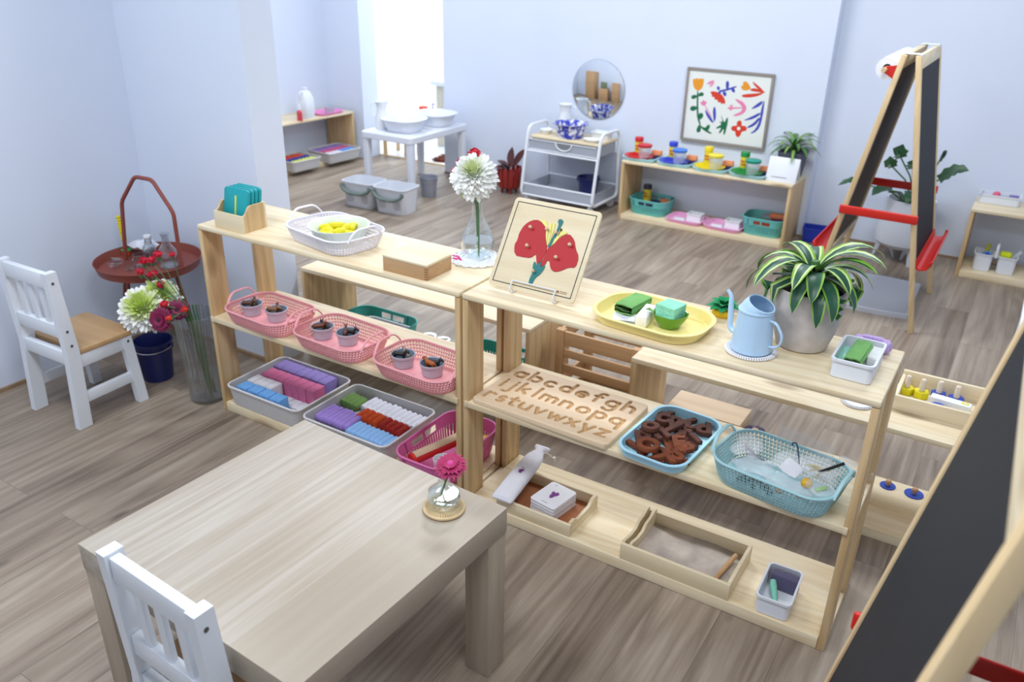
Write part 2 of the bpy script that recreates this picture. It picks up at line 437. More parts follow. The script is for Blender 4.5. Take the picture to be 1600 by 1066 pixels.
def low_shelf(L, loc, label, rz=0.0, D=0.33, board=None):
    t = thing('low_shelf', label, 'shelf', loc, rz, 'low two-tier pine shelves')
    G().box2((0, -0.002, LH-0.019), (L, D, LH), 0.004).obj('top_board', PINE, t)
    for x in (0, L-0.02): G().box2((x, 0, 0), (x+0.02, D, LH-0.0195), 0.002).obj('side_panel', PINEZ, t)
    G().box2((0.0205, 0.0, 0), (L-0.0205, D, 0.036), 0.002).obj('bottom_board', PINE, t)
    if board: G().box2((L*0.58, 0.02, LH-0.034), (L*0.66, D-0.02, LH-0.0195), 0.001).obj('batten', PINEY, t)
    return t
low_shelf(1.2, (-1.302, 0.592, 0), 'low pine shelf standing behind the left three-tier shelf, mostly empty top')
low_shelf(1.2, (0.318, 0.592, 0), 'low pine shelf standing behind the right three-tier shelf, holding nut and bolt tray')
low_shelf(1.165, (-1.027, 3.362, 0), 'low pine shelf against back wall below the flower picture', 0, 0.33, True)
low_shelf(1.2, (1.133, 3.475, 0), 'low pine shelf at right edge behind the easel, holding white bins')
low_shelf(1.15, (-3.78, 2.50, 0), 'low pine shelf in left far alcove with white jug on top', math.radians(86.5))

# slatted crate between the two low shelves
t = thing('slatted_crate', 'wooden slatted crate on floor between the two low shelves', 'crate', (-0.06, 0.72, 0))
for x in (0, 0.325):
    for y in (0, 0.25): G().box2((x, y, 0), (x+0.035, y+0.03, 0.378), 0.002).obj('corner_post', BEECHY, t)
for y in (0.004, 0.254):
    for z0, z1 in ((0.315, 0.374), (0.264, 0.296), (0.196, 0.232), (0.12, 0.16), (0.04, 0.08)):
        G().box2((0.0352, y, z0), (0.3248, y+0.014, z1), 0.002).obj('slat', BEECH, t)
for x in (0.004, 0.342):
    for z0, z1 in ((0.315, 0.374), (0.12, 0.16), (0.04, 0.08)):
        G().box2((x, 0.0305, z0), (x+0.014, 0.2495, z1), 0.002).obj('slat', BEECHY, t)

# ---------------------------------------------------------------- table
t = thing('childrens_table', 'low square table with pale ash top and thick square legs in front', 'table', (0.117, -0.822, 0), math.radians(-2.6))
G().box2((-0.352, -0.338, 0.428), (0.352, 0.338, 0.5), 0.002).obj('table_top', ASH, t)
ASHZ = wood('pale_ash_leg', (186, 173, 156), (156, 139, 118), 'z', rings=6, knots=0, streak=0.5, rough=0.45)
for x in (-1, 1):
    for y in (-1, 1): G().box((x*0.314, y*0.30, 0.2138), (0.072, 0.072, 0.4276), 0.002).obj('leg', ASHZ, t)

# ---------------------------------------------------------------- children's chairs
SCREW = plain('screw_grey', (110, 112, 116), 0.4, 0.8)
def chair(loc, rz, label, seat_mat=SEAT):
    t = thing('childrens_chair', label, 'chair', loc, rz, "children's chairs")
    W = 0.155
    for s in (-1, 1):
        def ring(z, y0, y1, xo): return [(s*xo, y0, z), (s*xo, y1, z), (s*(xo-0.029), y1, z), (s*(xo-0.029), y0, z)]
        g = G().loft([ring(0, -0.004, 0.050, W+0.002), ring(0.31, 0.014, 0.064, W), ring(0.64, 0.0, 0.042, W)])
        leg = g.obj('back_post', WHITEP, t)
        for z, y in ((0.60, 0.02), (0.405, 0.033), (0.345, 0.038)):
            G().lathe([(0.0055, -0.001), (0.0055, 0.0012), (0.003, 0.0014)], 12, cap1=True, cap0=True, M=Matrix.Translation((s*W, y, z)) @ Matrix.Rotation(s*PI/2, 4, 'Y')).obj('bolt', SCREW, leg)
        def fr(z, y0, y1, xo): return [(s*xo, y0, z), (s*xo, y1, z), (s*(xo-0.032), y1, z), (s*(xo-0.032), y0, z)]
        G().loft([fr(0, 0.262, 0.302, W+0.012), fr(0.295, 0.246, 0.284, W)]).obj('front_leg', WHITEP, t)
        g = G().lathe([(0.0055, -0.001), (0.0055, 0.0012), (0.003, 0.0014)], 12, cap1=True, cap0=True, M=Matrix.Translation((s*(W+0.0005), 0.266, 0.275)) @ Matrix.Rotation(s*PI/2, 4, 'Y'))
        g.obj('bolt', SCREW, t.children[-1])
        G().box2((s*(W-0.006), 0.058, 0.243), (s*(W-0.026), 0.249, 0.295), 0.002).obj('seat_rail', WHITEP, t)
        G().box2((s*(W-0.004), 0.055, 0.095), (s*(W-0.022), 0.256, 0.138), 0.002).obj('stretcher', WHITEP, t)
    G().box2((-W+0.03, 0.008, 0.575), (W-0.03, 0.032, 0.634), 0.003).obj('top_rail', WHITEP, t)
    G().box2((-W+0.03, 0.016, 0.375), (W-0.03, 0.04, 0.428), 0.003).obj('lower_rail', WHITEP, t)
    for x in (-0.068, 0.0, 0.068):
        G().loft([[(x-0.012, 0.018+d, z), (x+0.012, 0.018+d, z), (x+0.012, 0.03+d, z), (x-0.012, 0.03+d, z)] for z, d in ((0.4285, 0.004), (0.5745, -0.002))]).obj('back_slat', WHITEP, t)
    G().box2((-W+0.03, 0.02, 0.262), (W-0.03, 0.044, 0.315), 0.002).obj('rear_rail', WHITEP, t)
    G().box2((-W+0.033, 0.262, 0.243), (W-0.033, 0.278, 0.2945), 0.002).obj('front_rail', WHITEP, t)
    P = [(-W+0.004, 0.068), (W-0.004, 0.068), (W+0.004, 0.308), (-W-0.004, 0.308)]
    G().prism(P, 0.2955, 0.316, bev=0.004).obj('seat', seat_mat, t)
    return t
chair((-1.672, -0.420, 0), math.radians(1.5), 'white wooden child chair with honey wood seat, standing by left wall')
chair((0.139, -1.236, 0), math.radians(-3.0), 'white slat-back child chair pushed to the table front, nearest the camera')

# ---------------------------------------------------------------- easels
def easel(loc, rz, label, roll=True):
    """A-frame: two framed boards hinged at the top, x across the pair, y along the width 0..0.68"""
    t = thing('blackboard_easel', label, 'easel', loc, rz, 'double-sided blackboard easels')
    H, Wd = 1.315, 0.68
    for s in (-1, 1):
        # board frame leaning: local u goes up along the board, outward normal = s
        a = math.atan2(0.235, H); M = Matrix.Translation((s*0.265, 0, 0)) @ Matrix.Rotation(-s*a, 4, 'Y')
        Lg = H/math.cos(a)
        for y in (0, Wd-0.036): 
            G().box2((-0.012, y, 0.0), (0.012, y+0.036, Lg), 0.002, M=M).obj('stile', EASEL, t)
        G().box2((-0.012, 0.0365, Lg-0.062), (0.012, Wd-0.0365, Lg), 0.002, M=M).obj('top_rail', PINEY, t)
        G().box2((-0.012, 0.0365, 0.335), (0.012, Wd-0.0365, 0.365), 0.002, M=M).obj('bottom_rail', PINEY, t)
        G().box2((s*0.004, 0.037, 0.3655), (s*0.008, Wd-0.037, Lg-0.0625), 0, M=M).obj('chalkboard', CHALK, t)
        G().box2((-s*0.003, 0.037, 0.3655), (s*0.0038, Wd-0.037, Lg-0.0625), 0, M=M).obj('board_back', CHALKBACK, t)
        # tray
        rings = []
        for y in (0.02, 0.03, Wd-0.03, Wd-0.02):
            k = 0.85 if y in (0.02, Wd-0.02) else 1
            pr = [(0.0125, 0.03), (0.0125, -0.012), (0.03, -0.026*k), (0.06, -0.022*k), (0.082*k, 0.0), (0.088*k, 0.02), (0.082*k, 0.022), (0.076*k, 0.004), (0.056, -0.012), (0.032, -0.015), (0.019, -0.006), (0.017, 0.03)]
            rings.append([(s*p, y, 0.345+q) for p, q in pr])
        G().loft(rings, M=M).obj('tray', REDPL, t)
    for y in (-0.012, Wd):
        zc = 0.575; x = 0.265-0.235*zc/H+0.02
        g = G().box2((-x, y, zc-0.022), (x, y+0.012, zc+0.022), 0.006, seg=3); g.obj('spreader', REDPL, t)
    for y in (0.03, Wd-0.09):
        G().box2((-0.04, y, H+0.002), (0.04, y+0.06, H+0.005), 0.001).box2((-0.044, y, H-0.04), (-0.041, y+0.06, H+0.004)).box2((0.041, y, H-0.04), (0.044, y+0.06, H+0.004)).obj('hinge', WHITEPL, t)
    # paper roll on a dowel held by two red brackets
    if roll:
        M = Matrix.Translation((-0.265, 0, 0)) @ Matrix.Rotation(math.atan2(0.235, H), 4, 'Y')
        for y in (0.006, Wd-0.022):
            G().prism([(0, -0.03), (0, 0.03), (-0.05, 0.012), (-0.058, 0), (-0.05, -0.012)], 0, 0.016, M=M @ Matrix.Translation((-0.013, y+0.016, 1.255)) @ Matrix.Rotation(PI/2, 4, 'X')).obj('roll_bracket', REDPL, t)
        c = M @ Vector((-0.058, 0, 1.255))
        G().tube([(c.x, -0.03, c.z), (c.x, Wd+0.03, c.z)], 0.011, 12).obj('dowel', EASEL, t)
        g = G(); rr = 0.05
        pts = []
        for r_, y in ((0.02, 0.06), (rr, 0.06), (rr, Wd-0.06), (0.02, Wd-0.06)): pts.append([(c.x+r_*math.cos(2*PI*j/28), y, c.z+r_*math.sin(2*PI*j/28)) for j in range(28)])
        g.loft(pts+[pts[0]], False, False)
        g.obj('paper_roll', plain('drawing_paper', (232, 236, 244), 0.8), t)
    return t
e1 = easel((0.785, 2.415, 0), 0, 'whole wooden blackboard easel by back right wall, white hinge on top')
e2 = easel((1.4707, -1.2044, 0), 0.0168, 'cropped wooden blackboard easel in right foreground, close to camera', False)
# ---------------------------------------------------------------- vessels used again and again
def shell(g, spec_out, spec_in, n=6, mat=0):
    g.rloft(spec_out+spec_in, mat, n, True, True); return g
def tray_mesh(wd, dp, h, r, flare=0.03, lip=0.006, th=0.003):
    f = flare
    return G().rloft([(wd-2*f, dp-2*f, r*0.75, 0), (wd-2*f+0.006, dp-2*f+0.006, r*0.78, 0.002), (wd-2*lip, dp-2*lip, r*0.97, h-0.004), (wd, dp, r, h-0.003), (wd, dp, r, h), (wd-2*lip-0.004, dp-2*lip-0.004, r*0.95, h), (wd-2*f+0.002, dp-2*f+0.002, r*0.75, th+0.003), (wd-2*f-0.006, dp-2*f-0.006, r*0.7, th)], 0, 7)
def bin_mesh(wd, dp, h, r, taper=0.012, th=0.004, rim=0.004):
    t = taper
    return G().rloft([(wd-2*t-0.006, dp-2*t-0.006, r*0.7, 0), (wd-2*t, dp-2*t, r*0.8, 0.003), (wd-2*rim, dp-2*rim, r, h-0.008), (wd, dp, r, h-0.007), (wd, dp, r, h), (wd-2*th-rim, dp-2*th-rim, r*0.9, h), (wd-2*t-2*th, dp-2*t-2*th, r*0.7, th+0.004), (wd-2*t-2*th-0.008, dp-2*t-2*th-0.008, r*0.65, th)], 0, 5)
def path_at(P, q):
    """point at fraction q of a closed polyline"""
    n = len(P); Ls = [((P[(i+1) % n][0]-P[i][0])**2+(P[(i+1) % n][1]-P[i][1])**2)**.5 for i in range(n)]; tot = sum(Ls); d = (q % 1)*tot
    for i in range(n):
        if d <= Ls[i]: k = d/max(Ls[i], 1e-9); a, b = P[i], P[(i+1) % n]; return a[0]+(b[0]-a[0])*k, a[1]+(b[1]-a[1])*k, (b[0]-a[0])/max(Ls[i], 1e-9), (b[1]-a[1])/max(Ls[i], 1e-9)
        d -= Ls[i]
    return path_at(P, 0)
def handle_path(wd, dp, h, s, up=0.034):
    x = s*wd/2; y = dp*0.25
    return rounded([(x, -y-0.012, h-0.006), (x+s*0.003, -y, h+up*0.4), (x+s*0.006, -y*0.62, h+up), (x+s*0.006, y*0.62, h+up), (x+s*0.003, y, h+up*0.4), (x, y+0.012, h-0.006)], 0.02, 4)
def knit_basket(name, label, loc, rz, wd, dp, h, mat, group=None):
    """plastic basket pressed to look like chain-stitch knitting, a loop handle at each short end"""
    t = thing(name, label, 'basket', loc, rz, group); r = min(wd, dp)*0.3
    tp = 0.022; rows = max(4, round(h/0.0115)); rh = (h-0.008)/rows
    bot = rrect(wd-2*tp, dp-2*tp, r*0.85, 7); top = rrect(wd, dp, r, 7)
    G().rloft([(wd-2*tp-0.004, dp-2*tp-0.004, r*.85, 0), (wd-2*tp+0.002, dp-2*tp+0.002, r*.85, 0.002), (wd-2*tp+0.002, dp-2*tp+0.002, r*.85, 0.005), (wd-2*tp-0.004, dp-2*tp-0.004, r*.85, 0.0055)], 0, 7).obj('base', mat, t)
    g = G(); cols = round(2*(wd+dp)/0.0125)
    for k in range(cols):
        for i in range(rows):
            for sgn in (-1, 1):
                z0 = 0.004+i*rh; z1 = z0+rh*1.28
                def pt(q, z):
                    f = (z/h)**0.8; a = path_at(bot, q); b = path_at(top, q)
                    return Vector((a[0]+(b[0]-a[0])*f, a[1]+(b[1]-a[1])*f, z)), Vector((b[2], b[3], 0))
                q = (k+0.5+sgn*0.06)/cols; p0, tg = pt(q, z0); p1, _ = pt((k+0.5+sgn*0.36)/cols, z1)
                c = (p0+p1)/2; nr = Vector((tg.y, -tg.x, 0)); d = (p1-p0)/2; wv = d.cross(nr).normalized()*0.0029; nv = nr*0.0028
                g._add([p0, p1, c+wv, c-wv, c+nv, c-nv], [(0, 2, 4), (0, 4, 3), (0, 3, 5), (0, 5, 2), (1, 4, 2), (1, 3, 4), (1, 5, 3), (1, 2, 5)])
    g.obj('knit_wall', mat, t, sharp=80)
    g = G().tube([(x, y, h-0.002) for x, y in top], 0.0042, 8, closed=True); g.obj('rim', mat, t)
    for s in (-1, 1): G().tube(handle_path(wd, dp, h, s), 0.0055, 8, flat=0.55).obj('handle', mat, t)
    return t
def slot_basket(name, label, loc, rz, wd, dp, h, mat, group=None):
    """moulded plastic basket with upright slots and a cut-out grip in the long front"""
    t = thing(name, label, 'basket', loc, rz, group); r = min(wd, dp)*0.28; tp = 0.018
    bot = rrect(wd-2*tp, dp-2*tp, r*0.85, 7); top = rrect(wd, dp, r, 7)
    G().rloft([(wd-2*tp-0.004, dp-2*tp-0.004, r*.85, 0), (wd-2*tp, dp-2*tp, r*.85, 0.003), (wd-2*tp+0.003, dp-2*tp+0.003, r*.86, h*0.16), (wd-2*tp-0.003, dp-2*tp-0.003, r*.85, h*0.16), (wd-2*tp-0.006, dp-2*tp-0.006, r*.84, 0.005)], 0, 7).obj('base', mat, t)
    g = G(); cols = round(2*(wd+dp)/0.016)
    def pt(q, z, off=0):
        f = z/h; a = path_at(bot, q); b = path_at(top, q); return (a[0]+(b[0]-a[0])*f+b[3]*off, a[1]+(b[1]-a[1])*f-b[2]*off, z)
    for k in range(cols):
        q0, q1 = k/cols, (k+0.62)/cols
        vs = [pt(q, z, o) for o in (0.0012, -0.0012) for q, z in ((q0, h*.15), (q1, h*.15), (q1, h*.62), (q0, h*.62))]
        g._add(vs, [(0, 1, 2, 3), (7, 6, 5, 4), (0, 4, 5, 1), (1, 5, 6, 2), (2, 6, 7, 3), (3, 7, 4, 0)])
    N = 96
    for k in range(N):
        q0, q1 = k/N, (k+1)/N; x, y, _, _ = path_at(top, (q0+q1)/2)
        grip = abs(x) < wd*0.2 and abs(x) > wd*0.015
        for z0, z1 in (((h*.6, h*.66), (h*.88, h)) if grip else ((h*.6, h),)):
            vs = [pt(q, z, o) for o in (0.0015, -0.0015) for q, z in ((q0, z0), (q1, z0), (q1, z1), (q0, z1))]
            g._add(vs, [(0, 1, 2, 3), (7, 6, 5, 4), (0, 4, 5, 1), (1, 5, 6, 2), (2, 6, 7, 3), (3, 7, 4, 0)])
    g.obj('slotted_wall', mat, t, sharp=50)
    G().tube([(x, y, h) for x, y in top], 0.004, 8, closed=True).obj('rim', mat, t)
    return t
def soft_block(wd, dp, h, r=0.006, wob=0.0, seed=0):
    g = G().box((0, 0, h/2), (wd, dp, h), r, seg=3)
    if wob:
        rd = random.Random(seed)
        for v in g.bm.verts: v.co += Vector((rd.uniform(-wob, wob), rd.uniform(-wob, wob), rd.uniform(-wob, wob)*0.7))
    return g
def sponge_mat(name, c): return plain(name, c, 0.95, var=0.10, bump=0.9, bscale=260)
def cloth_mat(name, c): return plain(name, c, 0.95, var=0.08, bump=0.5, bscale=420)
def flower_head(parent, name, petals, mats, base, scale=1.0, sharp=60):
    pass
def curl(base, az, el0, el1, length, n=6, out=0.0):
    """spine of a petal or leaf starting at base, elevation going from el0 to el1"""
    p = Vector(base) + Vector((math.cos(az), math.sin(az), 0))*out; pts = [p.copy()]
    for i in range(n):
        e = el0+(el1-el0)*(i+0.5)/n; p = p+Vector((math.cos(az)*math.cos(e), math.sin(az)*math.cos(e), math.sin(e)))*(length/n); pts.append(p.copy())
    return pts
PETG = plain('petal_lime', (214, 232, 130), 0.6); PETL = plain('petal_pale_green', (230, 238, 190), 0.6); PETW = plain('petal_white', (250, 251, 248), 0.6)
PETM = plain('petal_magenta', (164, 5, 82), 0.55); PETR = plain('petal_red', (198, 20, 52), 0.55); DISC = plain('flower_disc_dark', (60, 18, 34), 0.8)
PETO = plain('petal_orange_red', (214, 54, 40), 0.55); PETD = plain('petal_dark_magenta', (124, 8, 66), 0.55)
def mum(parent, c, R, tilt=(0, 0, 0), lime=0.4, mats=None):
    """chrysanthemum head: curled petals in shells, greener towards the middle"""
    rd = random.Random(int(R*9999)+int(abs(c[0])*977)); g = G(); n = 250; M = Matrix.Translation(c) @ Euler(tilt).to_matrix().to_4x4()
    for i in range(n):
        q = (i+0.5)/n; az = i*2.39996; th = 0.05+(q**0.6)*1.95
        d = Vector((math.cos(az)*math.sin(th), math.sin(az)*math.sin(th), math.cos(th)))
        e = Vector((math.cos(az)*math.cos(th), math.sin(az)*math.cos(th), -math.sin(th)))
        L = R*(0.88+0.12*min(1, q*1.4))*rd.uniform(0.82, 1.12); m = 0 if q < lime*0.5 else (1 if q < lime else 2); out = R*(0.04+0.22*q)*rd.uniform(0.3, 1.4)
        pts = [M @ (d*(L*f)+e*(out*f*f)) for f in (0.35, 0.6, 0.8, 0.93, 1.0)]
        g.leaf(pts, R*0.075, (m, m), 0.6, nrm=tuple(M.to_3x3() @ (d*0.6+e*-0.4)), prof=lambda s: 0.7+0.5*math.sin(PI*min(s+0.05, 1.0)))
    g.ball(tuple(c), R*0.45, mat=1)
    return g.obj('flower_head', mats or [PETG, PETL, PETW], parent, sharp=70)
def gerbera(parent, c, R, tilt, mat=PETM, disc=DISC):
    M = Matrix.Translation(c) @ Euler(tilt).to_matrix().to_4x4(); g = G()
    for ring, (n, L, e) in enumerate(((24, 1.0, -0.05), (20, 0.8, 0.2), (16, 0.5, 0.5))):
        for i in range(n):
            az = 2*PI*(i+0.5*ring)/n+random.uniform(-.05, .05)
            pts = [M @ p for p in curl((0, 0, 0.001*ring), az, e, e-0.35, R*L*random.uniform(.92, 1.04), 4)]
            g.leaf(pts, R*0.13, (0, 0), 0.15, nrm=tuple(M.to_3x3() @ Vector((0, 0, 1))), prof=lambda s: 0.3+0.85*math.sin(PI*min(s*0.8+0.12, 1)))
    o = g.obj('petals', mat, parent, sharp=70)
    G().ball((0, 0, 0.004), R*0.2, (1, 1, 0.5), M=M).obj('disc', disc, parent)
    return o
def frill(parent, c, R, mat, seed=0, name='flower_head'):
    """small ruffled carnation or rose bloom"""
    rd = random.Random(seed); g = G()
    for i in range(16):
        az = i*2.4; el = PI/2-(i/16)*1.5; L = R*rd.uniform(0.8, 1.05)
        d = Vector((math.cos(az)*math.cos(el), math.sin(az)*math.cos(el), math.sin(el)))
        pts = [Vector(c)+d*(L*f)-Vector((0, 0, R*0.4)) for f in (0.1, 0.5, 0.85, 1.05)]
        g.leaf(pts, R*0.5, (0, 0, 0), 0.3, nrm=(rd.uniform(-.6, .6), rd.uniform(-.6, .6), 1), prof=lambda s: 0.35+0.8*s)
    g.ball((c[0], c[1], c[2]-R*0.15), R*0.62)
    o = g.obj(name, mat, parent, sharp=70)
    G().lathe([(R*0.12, -R*1.3), (R*0.4, -R*0.9), (R*0.5, -R*0.3)], 8, c).obj('calyx', STEMG, parent)
    return o
def stem(parent, pts, r=0.0022): return G().tube(rounded(pts, 0.05, 5), r, 6).obj('stem', STEMG, parent)

# ---------------------------------------------------------------- on top of the left shelf
TEAL = plain('teal_board', (12, 156, 164), 0.55)
t = thing('wooden_card_holder', 'open pine box holding teal boards, at left end of the shelf top', 'box', (-1.107, 0.015, ST))
G().box2((0, 0, 0), (0.149, 0.009, 0.063), 0.001).obj('front_panel', BIRCH, t)
G().box2((0, 0.103, 0), (0.149, 0.112, 0.094), 0.001).obj('back_panel', BIRCH, t)
for x in (0, 0.14):
    prof = [(0.0093, 0.0), (0.1027, 0.0), (0.1027, 0.094), (0.045, 0.094), (0.035, 0.09), (0.02, 0.07), (0.0093, 0.063)]
    G().prism([(y, z) for y, z in prof], 0, 0.009, M=Matrix(((0, 0, 1, x), (1, 0, 0, 0), (0, 1, 0, 0), (0, 0, 0, 1)))).obj('side_panel', PINEZ, t)
G().box2((0.0093, 0.0093, 0), (0.1397, 0.1027, 0.006)).obj('bottom_panel', BIRCH, t)
YEL = plain('bright_yellow', (224, 222, 40), 0.6)
for i in range(4):
    M = Matrix.Translation((0.075, 0.034+i*0.0175, 0.0075)) @ Matrix.Rotation(-0.17, 4, 'X')
    o = thing('teal_board', ['frontmost teal board with yellow upright stripe, in the pine card holder', 'second teal board from the front in the pine card holder', 'third teal board from the front in the pine card holder', 'rearmost teal board in the pine card holder'][i], 'board', (-1.107, 0.015, ST), 0, 'teal boards in the card holder')
    G().prism([(x, y+0.069) for x, y in rrect(0.122, 0.138, 0.012)], -0.006, 0.006, M=M @ Matrix.Rotation(PI/2, 4, 'X'), bev=0.0015).obj('panel', TEAL, o)
    if i == 0:
        G().box2((-0.004, -0.0075, 0.03), (0.0035, -0.006, 0.112), 0.0005, M=M).obj('stripe', YEL, o)

WHK = plain('white_knit_plastic', (236, 232, 240), 0.45)
knit_basket('knit_basket', 'white knit-look basket holding a scalloped bowl on left shelf top', (-0.633, 0.137, ST), math.radians(-11), 0.335, 0.235, 0.058, WHK)
t = thing('scalloped_bowl', 'round pale bowl with scalloped rim full of yellow pieces, inside white basket', 'bowl', (-0.618, 0.142, ST+0.0058))
sc_fn = lambda a, z: 1+0.022*abs(math.sin(a*11))*(1 if z > 0.045 else 0.3)
G().lathe([(0.001, 0), (0.078, 0), (0.082, 0.004), (0.096, 0.05), (0.105, 0.058), (0.106, 0.062), (0.1, 0.061), (0.09, 0.05), (0.077, 0.008), (0.001, 0.006)], 88, fn=sc_fn).obj('bowl_body', plain('mint_white_ceramic', (226, 236, 224), 0.3), t)
BAN = plain('toy_yellow', (226, 214, 20), 0.5)
pos = []
rd = random.Random(5)
for i in range(20):
    rr = 0.066*math.sqrt((i+0.5)/20); a = i*2.4
    pos.append((rr*math.cos(a), rr*math.sin(a), 0.016+0.02*(1-rr/0.066)+0.014*(i % 2)))
proto = None
WHERE = ['by the front rim', 'by the left rim', 'by the right rim', 'by the back rim', 'in the middle']
for i, (x, y, z) in enumerate(pos):
    loc = (-0.618+x, 0.142+y, ST+0.0125+z)
    if proto is None:
        proto = tag(G().tube(arc((0, -0.024, 0), 0.024, PI*0.15, PI*0.85, 7), [0.004, 0.009, 0.0115, 0.0125, 0.0125, 0.0115, 0.009, 0.004], 8).obj('toy_banana', BAN, None, loc), 'one of the small yellow curved toy pieces heaped in the scalloped bowl', 'toy', 'yellow toy pieces in the scalloped bowl')
    else: o = dup(proto, loc, rd.uniform(0, 6.28))

t = thing('wooden_box', 'closed wooden box with pale sliding lid, in front of the glass flower vase', 'box', (-0.318, 0.016, ST))
BX = 0.174; BY = 0.131
g = G().box2((0, 0, 0), (BX, 0.008, 0.044), 0.0006).box2((0, BY-0.008, 0), (BX, BY, 0.044), 0.0006).box2((0, 0.0082, 0), (0.008, BY-0.0082, 0.044), 0.0006).box2((BX-0.008, 0.0082, 0), (BX, BY-0.0082, 0.044), 0.0006).box2((0.008, 0.008, 0.001), (BX-0.008, BY-0.008, 0.005))
g.obj('body', BEECH, t)
g = G()
for i in range(5):
    g.box2((BX-0.009, -0.0004, 0.004+i*0.008), (BX+0.0004, 0.008, 0.008+i*0.008))
g.obj('finger_joint', plain('end_grain', (150, 106, 68), 0.6), t)
G().box2((-0.001, -0.001, 0.0445), (BX+0.001, BY+0.001, 0.053), 0.002).obj('lid', BIRCH, t)

t = thing('crochet_doily', 'white crocheted doily with pink stitching under the round glass vase', 'doily', (-0.133, 0.272, ST))
g = G(); LACE = plain('crochet_cotton', (238, 240, 244), 0.95, bump=1.0, bscale=300)
g.lathe([(0.001, 0.004), (0.06, 0.0045), (0.075, 0.005), (0.078, 0.0)], 48, fn=lambda a, z: 1+0.05*abs(math.sin(a*9)), cap1=False)
for k in range(18):
    a = 2*PI*k/18; g.tube([(0.076*math.cos(a)+0.013*math.cos(b), 0.076*math.sin(a)+0.013*math.sin(b), 0.004) for b in [2*PI*j/10 for j in range(10)]], 0.0032, 6, closed=True)
for rr in (0.03, 0.05, 0.064): g.tube([(rr*math.cos(a), rr*math.sin(a), 0.006) for a in [2*PI*j/40 for j in range(40)]], 0.003, 6, closed=True)
g.obj('lace', LACE, t)
PINKT = plain('pink_thread', (228, 66, 140), 0.7)
g = G()
g.tube([(-0.072, -0.028, 0.009), (-0.062, -0.036, 0.009), (-0.056, -0.028, 0.009), (-0.05, -0.04, 0.009), (-0.043, -0.034, 0.009), (-0.038, -0.045, 0.009)], 0.0025, 6)
g.obj('stitching', PINKT, t)
G().tube([(-0.054, -0.055, 0.009), (-0.04, -0.054, 0.009), (-0.03, -0.048, 0.009), (-0.026, -0.053, 0.009)], 0.0032, 6).obj('stitching', PINKT, t)

VX, VY, VZ = -0.133, 0.281, ST+0.0068
t = thing('glass_vase', 'round-bellied clear glass vase with slim neck on white doily', 'vase', (VX, VY, VZ))
outp = [(0.001, 0), (0.03, 0), (0.036, 0.002), (0.052, 0.022), (0.058, 0.045), (0.054, 0.07), (0.04, 0.098), (0.027, 0.125), (0.021, 0.15), (0.019, 0.175), (0.021, 0.2), (0.024, 0.212)]
inp = [(0.0225, 0.212), (0.0195, 0.2), (0.0172, 0.175), (0.019, 0.15), (0.025, 0.125), (0.038, 0.098), (0.052, 0.07), (0.0555, 0.045), (0.049, 0.022), (0.032, 0.007), (0.001, 0.006)]
G().lathe(outp+inp, 40).obj('glass', GLASS, t)
G().lathe([(0.001, 0.0065), (0.032, 0.0075), (0.0485, 0.022), (0.0545, 0.045), (0.0535, 0.06), (0.001, 0.06)], 32).obj('water', thin_glass('clear_water', (0.94, 0.97, 0.98), 0.0, 1.2), t)
hd = Vector((VX-0.002, VY-0.018, 1.066))
t = thing('chrysanthemum', 'large pale green white chrysanthemum in the glass vase', 'flower', hd)
mum(t, (0, 0, 0), 0.076, (0.7, 0.4, 0), 0.14, [PETL, plain('petal_ivory_green', (236, 241, 222), 0.6), PETW])
stem(t, [(0, 0.01, -0.01), (0.0, 0.016, -0.06), (0.004, 0.02, -0.13), (0.012, 0.01, -0.27)], 0.003)
for i, (px, py, dz, rr, lb) in enumerate(((741, 239, 0.062, 0.027, 'topmost red spray rose above the white chrysanthemum'), (722, 254, 0.04, 0.026, 'red spray rose at upper left of the white chrysanthemum'), (733, 246, 0.052, 0.018, 'small red rosebud between two blooms over the chrysanthemum'), (713, 266, 0.022, 0.021, 'leftmost red spray rose beside the white chrysanthemum'))):
    p = aty(px, py, VY+0.01)
    t = thing('spray_rose', lb, 'flower', p, 0, 'red roses in the glass vase')
    frill(t, (0, 0, 0), rr, PETR, i)
    e = Vector((VX-0.004-0.002*i, VY+0.005*(i % 2), VZ+0.19))-p
    stem(t, [(0, 0, -rr), (e.x*0.3, e.y*0.3, e.z*0.5), (e.x, e.y, e.z), (e.x+0.006, e.y, e.z-0.12)], 0.0016)
t = thing('flower_bud', 'green unopened bud hanging at lower left of chrysanthemum', 'flower', aty(724, 305, VY))
G().ball((0, 0, 0), 0.008, (0.8, 0.8, 1.5)).obj('bud', plain('bud_green', (130, 160, 80), 0.6), t)
stem(t, [(0, 0, 0.01), (0.012, 0, 0.03), (0.03, 0.0, 0.012), (0.04, 0.0, -0.03)], 0.0012)

